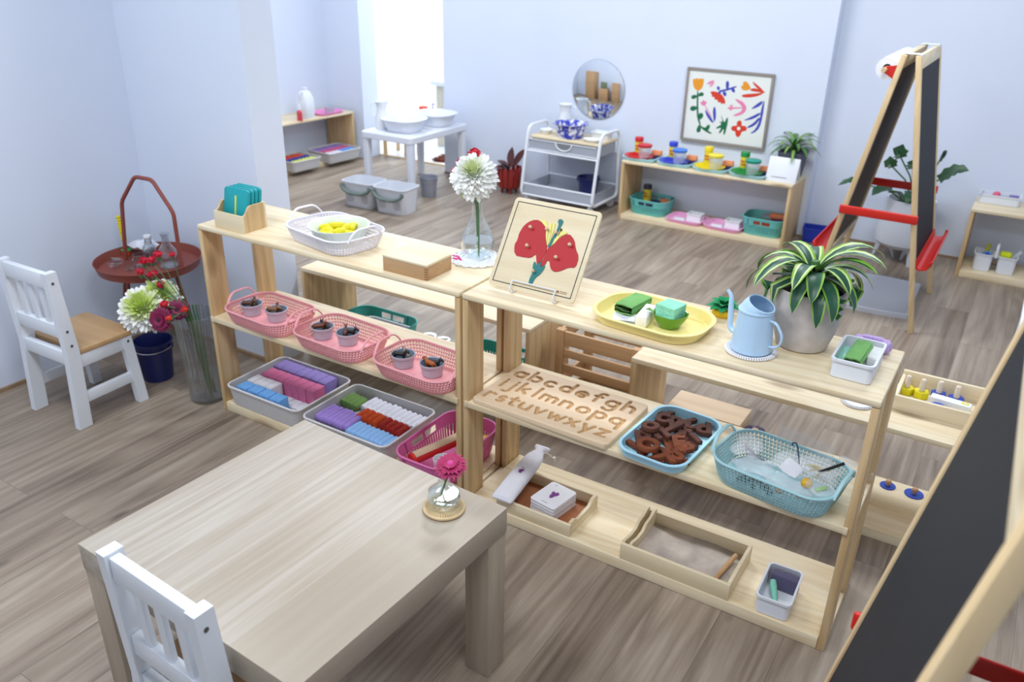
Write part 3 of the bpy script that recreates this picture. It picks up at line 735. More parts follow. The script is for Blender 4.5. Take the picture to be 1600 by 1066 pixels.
# ---------------------------------------------------------------- pink baskets with ramekins of toy animals
PKK = plain('coral_pink_plastic', (238, 166, 172), 0.45)
pb = []
for (x, y), lb in zip(((-0.942, 0.082), (-0.578, 0.074), (-0.198, 0.062)), ('left', 'middle', 'right')):
    pb.append(knit_basket('knit_basket', {'left': 'coral pink knit-look basket nearest the left upright of the middle shelf', 'middle': 'coral pink knit-look basket in the centre of the middle shelf, between two alike', 'right': 'coral pink knit-look basket nearest the post joining both tall shelves'}[lb], (x, y, SM), math.radians(-3), 0.325, 0.225, 0.062, PKK, 'coral pink baskets on the middle shelf') if not pb else dup(pb[0], (x, y, SM), math.radians(-3), {'middle': 'coral pink knit-look basket in the centre of the middle shelf, between two alike', 'right': 'coral pink knit-look basket nearest the post joining both tall shelves'}[lb]))
def ramekin_proto():
    t = thing('ramekin', '', 'bowl')
    rip = lambda a, z: 1+0.012*math.cos(a*36)*(1 if 0.004 < z < 0.036 else 0)
    G().lathe([(0.001, 0), (0.031, 0), (0.034, 0.003), (0.038, 0.035), (0.0415, 0.038), (0.0425, 0.046), (0.041, 0.047), (0.0385, 0.045), (0.036, 0.034), (0.0315, 0.006), (0.001, 0.005)], 72, fn=rip).obj('cup', plain('lilac_grey_ceramic', (186, 184, 196), 0.35), t)
    G().lathe([(0.0408, 0.0468), (0.0383, 0.0447), (0.0358, 0.034), (0.0311, 0.0066), (0.001, 0.0056)], 36).obj('glaze', plain('blue_grey_glaze', (126, 146, 170), 0.2), t)
    return t
RK = [(392.5, 473.3), (431.5, 482.6), (503.4, 509), (543, 518), (629.7, 552.3), (675, 566)]
rk0 = None; RP = []
for i, (px, py) in enumerate(RK):
    p = at(px, py, SM+0.052); loc = (p.x, p.y, SM+0.0057); RP.append(loc)
    lb = 'lilac ramekin, %s of two in the %s pink basket' % (('left', 'right')[i % 2], ('left', 'middle', 'right')[i//2])
    if rk0 is None: rk0 = ramekin_proto(); rk0.location = loc; tag(rk0, lb, 'bowl', 'ramekins in the pink baskets')
    else: dup(rk0, loc, 0.3*i, lb)
def animal(name, label, loc, rz, c, c2=None, horns=0, size=1.0, tip=0.0, neck=1.0, group='toy animals in the ramekins', leg=1.0):
    """small moulded farm or wild animal standing on four legs"""
    g = G(); s = size*0.001
    def T(p): return (p[0]*s, p[1]*s, p[2]*s)
    def tb(pts, rs, n=8): g.tube([T(p) for p in pts], [r*s for r in rs], n)
    lz = 16*leg
    tb([(-17, 0, lz+6), (-14, 0, lz+7), (-6, 0, lz+6), (4, 0, lz+6.5), (11, 0, lz+7.5), (15, 0, lz+8)], [2.5, 6, 6.2, 6.5, 6.2, 4], 10)
    tb([(12, 0, lz+8), (16, 0, lz+8+7*neck), (19, 0, lz+8+12*neck)], [5, 3.8, 3.4])
    tb([(17, 0, lz+8+12*neck), (22, 0, lz+7+12*neck), (27, 0, lz+4+12*neck), (29, 0, lz+3+12*neck)], [3.2, 3.9, 2.9, 1.6])
    for x, b in ((11, 1), (-12, -1)):
        for y in (-3.6, 3.6): tb([(x, y*.8, lz+5), (x+b, y, lz*.5), (x-b*0.5, y, lz*.25), (x, y, 0), (x+1, y, 0)], [3.4, 2.0, 1.5, 1.7, 1.7], 7)
    tb([(-16, 0, lz+9), (-20, 0, lz+5), (-21.5, 0, lz-4)], [1.4, 1.1, 1.3], 6)
    for y in (-2.6, 2.6):
        tb([(18, y, lz+10+12*neck), (17, y*1.5, lz+14+12*neck)], [1.6, 0.7], 6)
        if horns: tb([(19, y*.8, lz+11+12*neck), (17, y*2.2, lz+16+12*neck), (14, y*(2.6 if horns == 1 else 1.4), lz+19+12*neck), (13, y*3, lz+23+12*neck)], [1.3, 1.1, 0.9, 0.5], 6)
    o = g.obj(name, [plain('animal_'+label.split()[0], c, 0.5, var=0.25)], None, loc)
    md = o.modifiers.new('merge', 'REMESH'); md.mode = 'VOXEL'; md.voxel_size = 0.0011*size; md.use_smooth_shade = True
    o.rotation_euler = (0, tip, rz); return tag(o, label, 'toy animal', group)
AN = [((92, 58, 40), 'brown-red toy animal standing in the leftmost ramekin', 'toy_animal', 1, 0.4), ((60, 44, 36), 'dusky toy animal lying across the leftmost ramekin', 'toy_animal', 0, 2.4),
      ((134, 92, 62), 'tan toy animal in right ramekin of the left pink basket', 'toy_animal', 0, 0.2), ((70, 54, 44), 'umber toy animal beside the tan one in left pink basket', 'toy_animal', 0, 2.7),
      ((108, 56, 34), 'chestnut toy animal in left ramekin of middle pink basket', 'toy_animal', 0, 0.7), ((52, 40, 36), 'blackish toy animal in left ramekin of middle pink basket', 'toy_animal', 1, 2.9),
      ((84, 44, 34), 'russet toy animal with tall horns in right ramekin of middle basket', 'toy_animal', 2, 2.2), ((48, 36, 34), 'charcoal toy animal under the tall-horned one in middle basket', 'toy_animal', 1, 0.3),
      ((40, 38, 40), 'black toy animal standing in left ramekin of right pink basket', 'toy_animal', 0, 0.3), ((150, 140, 124), 'cream toy animal next to the black one in right pink basket', 'toy_animal', 0, 2.6),
      ((168, 88, 34), 'orange toy horse standing in the rightmost ramekin', 'toy_horse', 0, 3.0), ((46, 44, 42), 'dark toy animal behind the orange horse in rightmost ramekin', 'toy_animal', 0, 0.2)]
for i, (c, lb, nm, hn, rz) in enumerate(AN):
    p = RP[i//2]; k = i % 2
    animal(nm, lb, (p[0]+(0.004 if k else -0.004)-0.004*math.cos(rz), p[1]+(0.011 if k else -0.010), p[2]+0.0062+(0.012 if k == 0 else 0.008)), rz, c, None, hn, 1.3, 0.0, 0.7)

# ---------------------------------------------------------------- bins on the bottom of the left shelf
def weave_mat(name, c):
    if name in MATS: return MATS[name]
    n = NT(name); v = n.coord((230, 230, 230)); ck = n.n('ShaderNodeTexChecker'); ck.inputs['Scale'].default_value = 1.0; n.l(v, ck.inputs['Vector'])
    n.set(Base_Color=n.mix(ck.outputs['Fac'], rgb(*c), rgb(*[x*0.8 for x in c])), Roughness=0.6); n.bump(ck.outputs['Fac'], 0.5, 0.002); MATS[name] = n.m; return n.m
WV = weave_mat('stone_weave_plastic', (220, 218, 218))
def woven_bin(label, loc, rz, wd, dp, h, group=None):
    t = thing('storage_bin', label, 'bin', loc, rz, group)
    bin_mesh(wd, dp, h, 0.03, 0.014).obj('tub', WV, t)
    G().tube([(x, y, h-0.001) for x, y in rrect(wd-0.004, dp-0.004, 0.03, 6)], 0.004, 8, closed=True).obj('rim', plain('stone_plastic_rim', (220, 218, 218), 0.45), t)
    return t
woven_bin('stone grey woven bin of foam blocks on the left shelf bottom, left end', (-0.953, 0.146, SB), 0, 0.395, 0.315, 0.088, 'grey woven bins on the left shelf bottom')
woven_bin('stone grey woven bin of rolled cloths on left shelf bottom, middle', (-0.524, 0.134, SB), 0, 0.405, 0.315, 0.088, 'grey woven bins on the left shelf bottom')
def row(n, p0, p1, z, mk, labels, rz=0.0, jit=0.002, seed=1, group=None, cat='cloth'):
    """copies of one soft thing set in a row between two points given in the plan"""
    rd = random.Random(seed); first = None
    for i in range(n):
        k = i/(n-1) if n > 1 else 0
        loc = (p0[0]+(p1[0]-p0[0])*k+rd.uniform(-jit, jit)*0.3, p0[1]+(p1[1]-p0[1])*k+rd.uniform(-jit, jit), z+rd.uniform(0, jit))
        a = rz+rd.uniform(-0.05, 0.05)*(jit > 0.001)
        if first is None: first = mk(); first.location = loc; first.rotation_euler = (0, 0, a); tag(first, labels(i), cat, group)
        else: dup(first, loc, a, labels(i))
def nth(i, n): return 'leftmost' if i == 0 else ('rightmost' if i == n-1 else ORD[i]+' from left')
ZB = SB+0.0045
def blocks(n, x0, x1, y, z, wd, dp, h, c, cname, place, seed):
    m = sponge_mat('foam_'+cname.replace(' ', '_'), c)
    row(n, (x0, y), (x1, y), z, lambda: soft_block(wd, dp, h, 0.003, 0.0006, seed).obj('foam_block', m), lambda i: '%s foam block, %s in %s of foam bin' % (cname, nth(i, n) , place), 0, 0.0012, seed, cname+' foam blocks in the bin', 'foam block')
blocks(7, -1.097, -0.845, 0.248, ZB, 0.040, 0.07, 0.084, (156, 138, 206), 'violet', 'back row', 1)
blocks(7, -1.090, -0.838, 0.172, ZB, 0.040, 0.066, 0.082, (214, 114, 156), 'rose pink', 'second row', 2)
blocks(4, -1.102, -0.997, 0.104, ZB, 0.033, 0.058, 0.078, (228, 226, 232), 'white', 'third row', 3)
blocks(4, -1.090, -0.910, 0.045, ZB, 0.055, 0.052, 0.076, (114, 172, 234), 'sky blue', 'front row', 4)
blocks(3, -0.945, -0.84, 0.104, ZB, 0.05, 0.058, 0.026, (224, 222, 230), 'low white', 'third row', 5)
def roll_mesh(L, r, seed):
    """washcloth rolled up: the spiral shows at both ends"""
    g = G(); rd = random.Random(seed); pr = []
    for j in range(14):
        a = 2*PI*j/14; pr.append((r*(1.0+0.05*math.sin(3*a+seed))*math.cos(a), r*(1.15+0.05*math.cos(2*a))*math.sin(a)))
    rings = []
    for k, s in ((0, 0.55), (0.03, 0.92), (0.2, 1.0), (0.5, 1.03), (0.8, 0.99), (0.97, 0.92), (1.0, 0.55)):
        y = (k-0.5)*L; rings.append([(x*s+rd.uniform(-1, 1)*r*0.05, y, r*1.15+z*s+rd.uniform(-1, 1)*r*0.05) for x, z in pr])
    g.loft(rings); return g
def rolls(n, p0, p1, L, r, c, cname, place, seed, z=ZB+0.04, rz=0.0):
    m = cloth_mat('terry_'+cname.replace(' ', '_'), c)
    row(n, p0, p1, z, lambda: roll_mesh(L, r, seed).obj('rolled_cloth', m), lambda i: '%s rolled cloth, %s in the %s of the cloth bin' % (cname, nth(i, n), place), rz, 0.002, seed, cname+' rolled cloths', 'cloth')
rolls(11, (-0.60, 0.222), (-0.352, 0.212), 0.088, 0.0135, (226, 226, 238), 'white', 'back right row', 1)
rolls(4, (-0.695, 0.205), (-0.628, 0.198), 0.075, 0.015, (108, 142, 76), 'moss green', 'back left', 2)
rolls(8, (-0.70, 0.085), (-0.56, 0.082), 0.105, 0.0135, (160, 134, 208), 'violet', 'front left row', 3)
rolls(4, (-0.565, 0.148), (-0.485, 0.142), 0.062, 0.0155, (196, 72, 22), 'orange', 'centre row', 4)
rolls(4, (-0.45, 0.138), (-0.365, 0.132), 0.062, 0.0155, (162, 34, 24), 'brick red', 'centre row', 5)
rolls(9, (-0.53, 0.054), (-0.352, 0.046), 0.08, 0.0135, (146, 190, 238), 'light blue', 'front right row', 6)
# pink basket on the bottom with a rolling pin and crockery
PKB = plain('rose_pink_plastic', (222, 112, 172), 0.45)
slot_basket('slotted_basket', 'bright pink slotted basket on bottom shelf behind the shelf joint', (-0.155, 0.128, SB), math.radians(90), 0.37, 0.225, 0.11, PKB)
t = thing('rolling_pin', 'red roller wrapped in beige paper inside the bright pink basket', 'rolling pin', (-0.19, 0.13, SB+0.062), math.radians(74))
G().lathe([(0.001, -0.13), (0.021, -0.13), (0.022, -0.126), (0.022, 0.126), (0.021, 0.13), (0.001, 0.13)], 20, M=Matrix.Rotation(PI/2, 4, 'Y')).obj('cylinder', plain('signal_red', (210, 40, 36), 0.5), t)
G().sheet(lambda u, v: (-0.12+0.24*u, 0.0235*math.cos(0.3+v*2.2), 0.0235*math.sin(0.3+v*2.2)), 6, 10).obj('paper_sleeve', plain('beige_paper', (206, 178, 150), 0.8), t)
t = thing('mug', 'white mug lying in the bright pink basket beside red roller', 'mug', (-0.125, 0.055, SB+0.0065))
G().lathe([(0.001, 0), (0.028, 0), (0.03, 0.004), (0.034, 0.07), (0.032, 0.07), (0.028, 0.006), (0.001, 0.005)], 28).obj('cup', WHITEC, t)
G().tube(arc((0.033, 0, 0.037), 0.02, -PI/2*0.9, PI/2*0.9, 10, 'xz'), 0.004, 8).obj('handle', WHITEC, t)
t = thing('yellow_roller', 'mustard yellow roller end in the back of the bright pink basket', 'roller', (-0.115, 0.232, SB+0.046), math.radians(60))
G().lathe([(0.001, -0.06), (0.02, -0.06), (0.022, -0.055), (0.022, 0.055), (0.02, 0.06), (0.001, 0.06)], 20, M=Matrix.Rotation(PI/2, 4, 'Y')).obj('cylinder', plain('mustard_yellow', (206, 162, 46), 0.6), t)
G().lathe([(0.001, 0.06), (0.007, 0.06), (0.009, 0.075), (0.001, 0.078)], 12, M=Matrix.Rotation(PI/2, 4, 'Y')).obj('grip', BEECH, t)
# ---------------------------------------------------------------- on top of the right shelf: flower puzzle on a wire stand
def frame_m(org, ang, rz=0.0): return Matrix.Translation(org) @ Matrix.Rotation(rz, 4, 'Z') @ Matrix.Rotation(ang, 4, 'X')
PZW, PZH, PZT = 0.295, 0.283, 0.008
PM = frame_m((0.041, 0.078, ST+0.016), PI/2-math.radians(34))   # local x right, y up the board, z towards the viewer's front
t = thing('puzzle_board', 'square wooden puzzle board with red hibiscus, standing on white wire stand', 'puzzle', (0, 0, 0))
G().prism([(x+PZW/2, y+PZH/2) for x, y in rrect(PZW, PZH, 0.012)], -PZT, 0, M=PM, bev=0.0015).obj('panel', BIRCH, t)
INK = plain('black_ink', (34, 32, 36), 0.6)
g = G(); m0, m1 = 0.0125, 0.0150
for a, b in (((m0, m0), (PZW-m0, m1)), ((m0, PZH-m1), (PZW-m0, PZH-m0)), ((m0, m1), (m1, PZH-m1)), ((PZW-m1, m1), (PZW-m0, PZH-m1))):
    g.box2((*a, 0.0001), (*b, 0.0005), M=PM)
g.obj('border_line', INK, t)
g = G(); BRN = plain('brown_print', (128, 84, 58), 0.7)
g.prism([(0.232, 0.021), (0.2345, 0.021), (0.2345, 0.024), (0.2375, 0.024), (0.2375, 0.021), (0.240, 0.021), (0.240, 0.0265), (0.236, 0.0295), (0.232, 0.0265)], 0.0001, 0.0004, M=PM)
for k in range(7): g.box2((0.243+k*0.0034, 0.0265, 0.0001), (0.2456+k*0.0034, 0.0283, 0.0004), M=PM)
for k in range(7): g.box2((0.243+k*0.0034, 0.0222, 0.0001), (0.2456+k*0.0034, 0.0240, 0.0004), M=PM)
g.obj('maker_mark', BRN, t)
def pz(pts):   # photo pixels of the zoomed puzzle picture (5.33 x at 760,300) -> board plane
    inv = PM.inverted(); out = []
    o = inv @ CPOS; R3 = PM.to_3x3().inverted()
    for x, y in pts:
        px, py = 760+x/5.33, 300+y/5.33
        d = R3 @ (AR*((px-800)/CF)-AU*((py-533)/CF)+AF); k = -o.z/d.z; out.append(((o+d*k).x, (o+d*k).y))
    return out
def smooth(pts, it=2):
    for _ in range(it):
        q = []
        for i in range(len(pts)):
            a, b = pts[i], pts[(i+1) % len(pts)]
            q += [(a[0]*.75+b[0]*.25, a[1]*.75+b[1]*.25), (a[0]*.25+b[0]*.75, a[1]*.25+b[1]*.75)]
        pts = q
    return pts
RED1 = plain('puzzle_red', (184, 14, 28), 0.55); TEALG = plain('puzzle_green', (14, 116, 116), 0.55); LEM = plain('puzzle_yellow', (236, 228, 130), 0.55); KNOB = plain('knob_wood', (226, 196, 160), 0.5)
def piece(label, polys, m, knobs, soft=1):
    o = thing('puzzle_piece', label, 'puzzle piece', (0, 0, 0), 0, 'knobbed pieces of the flower puzzle')
    g = G()
    for p in polys: g.prism(smooth(pz(p), soft) if soft else pz(p), 0.0003, 0.0030, M=PM)
    g.obj('cutout', m, o)
    for k in knobs:
        x, y = pz([k])[0]
        G().lathe([(0.0035, 0.003), (0.003, 0.006), (0.0045, 0.009), (0.0052, 0.013), (0.0045, 0.0165), (0.001, 0.0175)], 14, (x, y, 0), M=PM, cap0=True).obj('knob', KNOB, o)
piece('left red petal of the hibiscus puzzle, two wooden knobs', [[(447, 236), (500, 300), (497, 380), (512, 468), (480, 540), (448, 606), (440, 585), (424, 615), (418, 560), (416, 515), (370, 552), (300, 542), (237, 528), (235, 440), (262, 405), (275, 345), (320, 275), (385, 236)]], RED1, [(380, 302), (352, 455)])
piece('right red petal of the hibiscus puzzle, two wooden knobs', [[(514, 468), (560, 440), (610, 385), (688, 346), (735, 400), (745, 480), (772, 540), (745, 635), (690, 628), (620, 660), (565, 668), (535, 640), (528, 575), (508, 570), (492, 605), (458, 632), (452, 610), (485, 545)]], RED1, [(706, 448), (592, 552)])
piece('teal calyx and stalk piece of the hibiscus puzzle', [[(404, 572), (420, 616), (443, 588), (458, 578), (462, 632), (495, 604), (480, 650), (440, 696), (412, 712), (376, 776), (350, 770), (366, 712), (386, 680), (388, 620)]], TEALG, [(400, 664)])
piece('teal pistil piece at top centre of the hibiscus puzzle', [[(508, 466), (540, 462), (580, 370), (625, 285), (644, 250), (632, 230), (605, 230), (598, 255), (606, 272), (590, 320), (550, 385)]], TEALG, [(590, 345)])
piece('yellow stamen piece of the hibiscus puzzle, behind teal pistil', [[(450, 236), (500, 240), (508, 265), (516, 330), (505, 440), (496, 420), (500, 300)], [(524, 262), (548, 262), (540, 340), (512, 450), (505, 445), (530, 330)], [(552, 262), (575, 268), (570, 300), (524, 440), (518, 450), (550, 330)], [(620, 305), (636, 312), (600, 370), (560, 400), (545, 440), (540, 460), (548, 462), (575, 430), (615, 375), (680, 345), (650, 322), (630, 340)]], LEM, [(516, 318)], 0)
t = thing('wire_stand', 'white wire display stand carrying the hibiscus puzzle board', 'stand', (0, 0, 0))
WIRE = plain('white_wire', (232, 234, 238), 0.3)
xs = (0.125, 0.272); f0 = ST+0.0035; Yv = PM @ Vector((0, 1, 0)) - PM @ Vector((0, 0, 0)); Nv = PM @ Vector((0, 0, 1)) - PM @ Vector((0, 0, 0))
b0 = PM @ Vector((0, 0, 0))
for x in xs:
    p = Vector((x, b0.y, b0.z)); 
    path = [p+Nv*0.008+Yv*0.026, p+Nv*0.008-Yv*0.009, p-Nv*0.013-Yv*0.009, p-Nv*0.013+Yv*0.16]
    G().tube(rounded(path, 0.006, 4), 0.0022, 8).obj('cradle_wire', WIRE, t)
    q = p-Nv*0.013+Yv*0.12; 
    G().tube(rounded([(x, b0.y+0.012, f0), (x, q.y+0.05, f0), q], 0.01, 4), 0.0022, 8).obj('back_leg', WIRE, t)
    G().tube([p-Nv*0.013-Yv*0.006, (x, b0.y+0.012, f0)], 0.0022, 8).obj('foot_wire', WIRE, t)
pf = b0+Nv*0.008+Yv*0.026
G().tube([(xs[0], pf.y, pf.z), (xs[1], pf.y, pf.z)], 0.0022, 8).obj('front_bar', WIRE, t)

# ---------------------------------------------------------------- yellow tray and what lies on it
YT = (0.568, 0.118); YR = math.radians(-4)
tag(tray_mesh(0.335, 0.232, 0.032, 0.09, 0.02, 0.008).obj('serving_tray', plain('pale_yellow_plastic', (248, 230, 150), 0.4), None, (*YT, ST), (0, 0, YR)), 'pale yellow oval-cornered tray with cloths and sponge on right shelf top', 'tray')
GT = cloth_mat('green_terry', (122, 180, 104)); WT = cloth_mat('white_terry', (232, 234, 236))
def folded(label, name, loc, rz, wd, dp, layers, th, m, group=None, tilt=0.0):
    """cloth folded into a pad: one ribbon that turns back on itself, folds showing at the front"""
    g = G(); n = 30
    prof = []
    for k in range(layers):
        y0, y1 = (-dp/2, dp/2) if k % 2 == 0 else (dp/2, -dp/2)
        prof += [(y0+(y1-y0)*j/6, th*(k+0.5)+0.0012*math.sin(j*1.3+k)) for j in range(7)]
        if k < layers-1: prof += [(y1+math.copysign(1, y1)*th*0.55, th*(k+1.0))]
    up = [(y, z+th*0.42) for y, z in prof]; dn = [(y, z-th*0.42) for y, z in prof][::-1]
    # ribbon outline swept along x with soft ends
    for x0, x1 in ((-wd/2, wd/2),):
        rings = []
        for x, s in ((x0, 0.6), (x0+0.003, 1), (0, 1.02), (x1-0.003, 1), (x1, 0.6)):
            mid = prof; rings.append([(x, y, z+th*0.42*s) for y, z in prof]+[(x, y, z-th*0.42*s) for y, z in prof[::-1]])
        g.loft(rings)
    return tag(g.obj(name, m, None, loc, (tilt, 0, rz)), label, 'cloth', group)
folded('white folded cloth under the green cloth on yellow tray', 'folded_cloth', (0.496, 0.083, ST+0.0035), math.radians(-72), 0.055, 0.062, 2, 0.006, WT)
folded('green folded terry cloth on the left of yellow tray', 'folded_cloth', (0.494, 0.145, ST+0.0160), math.radians(82), 0.105, 0.05, 5, 0.0062, GT)
tag(soft_block(0.034, 0.098, 0.034, 0.005, 0.0008, 3).obj('eraser_block', plain('white_melamine_foam', (238, 238, 240), 0.9, bump=0.4), None, (0.549, 0.113, ST+0.0036), (0, 0, math.radians(6))), 'white foam eraser block between green cloth and green bowl', 'eraser')
t = thing('leaf_bowl', 'glossy green leaf-shaped bowl on yellow tray under the mint sponge', 'bowl', (0.617, 0.118, ST+0.0037))
lf = lambda a, z: 1+0.05*math.sin(a*5+0.5)*(z/0.04)
G().lathe([(0.001, 0), (0.026, 0), (0.03, 0.004), (0.045, 0.03), (0.048, 0.042), (0.0455, 0.041), (0.042, 0.03), (0.027, 0.007), (0.001, 0.005)], 50, fn=lf).obj('bowl_body', plain('glaze_green', (92, 150, 40), 0.15), t)
G().leaf([(-0.04, -0.012, 0.034), (-0.052, -0.02, 0.042), (-0.064, -0.028, 0.046)], 0.013, (0, 0)).obj('leaf_tip', MATS['glaze_green'], t)
tag(soft_block(0.062, 0.06, 0.042, 0.004, 0.0015, 8).obj('sponge', plain('mint_sponge', (146, 222, 188), 0.95, var=0.12, bump=1.0, bscale=160), None, (0.617, 0.118, ST+0.029), (0.0, 0.0, math.radians(-12))), 'mint green cellulose sponge sitting in the green bowl', 'sponge')

# ---------------------------------------------------------------- felt pineapple, watering can, coaster
t = thing('felt_pineapple', 'felt pineapple with green leaf crown behind the watering can', 'toy', (0.712, 0.285, ST))
G().lathe([(0.001, 0), (0.026, 0), (0.031, 0.008), (0.03, 0.02), (0.02, 0.027), (0.001, 0.028)], 24).obj('body', plain('felt_yellow', (226, 186, 40), 0.95), t)
g = G()
for ring, (n, el, L) in enumerate(((9, 0.12, 0.05), (7, 0.5, 0.042), (4, 0.95, 0.03))):
    for i in range(n): g.leaf(curl((0, 0, 0.027+0.002*ring), 2*PI*(i+0.4*ring)/n, el+0.2, el-0.5, L, 5), 0.0125, (0, 0), 0.2)
g.obj('leaf_crown', plain('felt_green', (24, 146, 90), 0.9), t, sharp=60)
def coaster(label, loc, r, m, group=None):
    g = G().lathe([(0.001, 0), (r-0.008, 0), (r-0.008, 0.005), (0.001, 0.006)], 40)
    n = int(2*PI*r/0.0065)
    for k in range(n):
        a = 2*PI*k/n; c, s_ = math.cos(a), math.sin(a)
        g.tube([((r-0.010)*c, (r-0.010)*s_, 0.005), ((r-0.004)*c-0.001*s_, (r-0.004)*s_+0.001*c, 0.0085), (r*c-0.002*s_, r*s_+0.002*c, 0.003)], 0.0026, 5)
    return tag(g.obj('woven_coaster', m, None, loc), label, 'coaster', group)
COT = plain('white_cotton_cord', (234, 234, 238), 0.9)
WCX, WCY = 0.853, 0.098
coaster('white corded coaster under the pale blue watering can', (WCX, WCY, ST), 0.066, COT)
BLUE = plain('pale_blue_enamel', (186, 217, 245), 0.3)
t = thing('watering_can', 'pale blue metal watering can with thin curved spout', 'watering can', (WCX, WCY, ST+0.0085), math.radians(-18))
n = 40; rings = []
for r_, z, sl in ((0.001, 0, 0), (0.052, 0, 0), (0.0535, 0.002, 0), (0.044, 0.105, 0), (0.046, 0.108, 0), (0.0455, 0.112, 0.0), (0.0425, 0.114, 0.0), (0.040, 0.122, 0.20), (0.034, 0.130, 0.42), (0.031, 0.129, 0.40), (0.037, 0.121, 0.18), (0.0405, 0.108, 0), (0.050, 0.006, 0), (0.001, 0.005, 0)):
    rings.append([(r_*math.cos(2*PI*j/n)+sl*0.03, r_*math.sin(2*PI*j/n), z+sl*(-r_*math.cos(2*PI*j/n))*1.0) for j in range(n)])
G().loft(rings, True, True).obj('body', BLUE, t)
sp = rounded([(-0.046, 0, 0.028), (-0.072, 0, 0.03), (-0.078, 0, 0.10), (-0.080, 0, 0.122), (-0.094, 0, 0.134)], 0.02, 5)
G().tube(sp, [0.0085-0.004*i/(len(sp)-1) for i in range(len(sp))], 10).obj('spout', BLUE, t)
G().tube(rounded([(0.044, 0, 0.092), (0.062, 0, 0.092), (0.086, 0, 0.062), (0.078, 0, 0.03), (0.05, 0, 0.022)], 0.025, 6), 0.0045, 10, flat=0.7).obj('handle', BLUE, t)

# ---------------------------------------------------------------- potted dracaena
CONC = plain('grey_concrete', (198, 190, 186), 0.85, var=0.12, bump=0.3, bscale=40)
t = thing('potted_plant', 'striped dracaena in tall grey concrete pot on right shelf top', 'potted plant', (0.952, 0.218, ST))
G().lathe([(0.001, 0), (0.060, 0), (0.066, 0.004), (0.080, 0.05), (0.090, 0.10), (0.093, 0.14), (0.093, 0.166), (0.090, 0.168), (0.086, 0.166), (0.086, 0.145), (0.001, 0.145)], 48).obj('pot', CONC, t)
G().lathe([(0.001, 0.1505), (0.05, 0.150), (0.0855, 0.147)], 32).obj('potting_soil', SOIL, t)
LMD = plain('leaf_dark_stripe', (40, 84, 62), 0.4, var=0.15); LML = plain('leaf_lime_edge', (128, 178, 62), 0.4); LMC = plain('leaf_cream_line', (206, 222, 150), 0.4)
rd = random.Random(11)
for i in range(28):
    q = i/28; az = i*2.39996+rd.uniform(-.2, .2); L = 0.13+0.075*rd.random()+(0.03 if q < 0.7 else -0.02)
    e0 = 1.2-0.6*q+rd.uniform(-.1, .1); e1 = max(-1.62, e0-2.0-0.9*q*rd.uniform(.7, 1.2))
    pts = curl((0.006*math.cos(az), 0.006*math.sin(az), 0.155+0.045*(1-q)), az, e0, e1, L, 9)
    for p in pts:
        rr = math.hypot(p.x, p.y)
        if rr < 0.083 and p.z < 0.158: p.z = 0.158
        elif rr < 0.106 and p.z < 0.178: p.x *= 0.106/rr; p.y *= 0.106/rr
    lv = G().leaf(pts, 0.0195+0.004*rd.random(), (1, 0, 0, 0, 0, 0, 0, 1) if i > 8 and i % 4 else (1, 2, 0, 0, 0, 0, 2, 1), 0.22).obj('leaf', [LMD, LML, LMC], t, sharp=70)
tall = G().leaf(curl((0.01, 0, 0.21), -0.25, 0.95, -0.55, 0.17, 9), 0.018, (1, 1, 0, 0, 1, 1), 0.3).obj('leaf', [LMD, LML, LMC], t, sharp=70)
G().tube([(0, 0, 0.148), (0.003, 0, 0.19), (0, 0, 0.235)], 0.011, 8).obj('stalk', STEMG, t)

# ---------------------------------------------------------------- white tub at the right end of the top
tag(bin_mesh(0.104, 0.168, 0.052, 0.014, 0.004).obj('plastic_tub', WHITEPL, None, (1.108, 0.146, ST)), 'white plastic tub with green cloth at right end of shelf top', 'tub')
folded('green folded terry cloth standing out of the white tub', 'folded_cloth', (1.108, 0.140, ST+0.030), math.radians(88), 0.125, 0.034, 4, 0.0072, GT, None, 0.0)
t = thing('spray_bottle', 'translucent mint bottle lying in the white tub on shelf top', 'bottle', (1.074, 0.138, ST+0.024), math.radians(-88))
G().lathe([(0.001, -0.055), (0.014, -0.055), (0.016, -0.05), (0.016, 0.02), (0.008, 0.034), (0.001, 0.034)], 20, M=Matrix.Rotation(PI/2, 4, 'Y')).obj('flask', milky('mint_translucent', (150, 214, 194), 0.75), t)
G().lathe([(0.001, 0.034), (0.007, 0.034), (0.007, 0.05), (0.001, 0.05)], 16, M=Matrix.Rotation(PI/2, 4, 'Y')).obj('cap', WHITEC, t)
tag(soft_block(0.03, 0.075, 0.04, 0.005, 0.001, 4).obj('cloth_pad', WT, None, (1.142, 0.175, ST+0.005)), 'white cloth pad against right wall of the white tub', 'cloth')
tag(soft_block(0.03, 0.03, 0.02, 0.006, 0.001, 6).obj('black_sponge', plain('black_foam', (34, 34, 38), 0.9), None, (1.139, 0.088, ST+0.02)), 'small black foam pad at front right inside the white tub', 'sponge')
g = G()
for k in range(44):
    a = 2*PI*k/44; p = Vector((0.036*math.cos(a), 0.018*math.sin(a), 0.018)); rr = 0.0125*(1+0.3*math.sin(k*2.6))
    g.ball(p, rr, (1, 1, 1.1), 7, 5)
tag(g.obj('lilac_scrunchie', plain('lilac_mesh', (190, 164, 214), 0.9), None, (1.118, 0.284, ST)), 'lilac ruffled bath puff behind the white tub', 'bath puff')

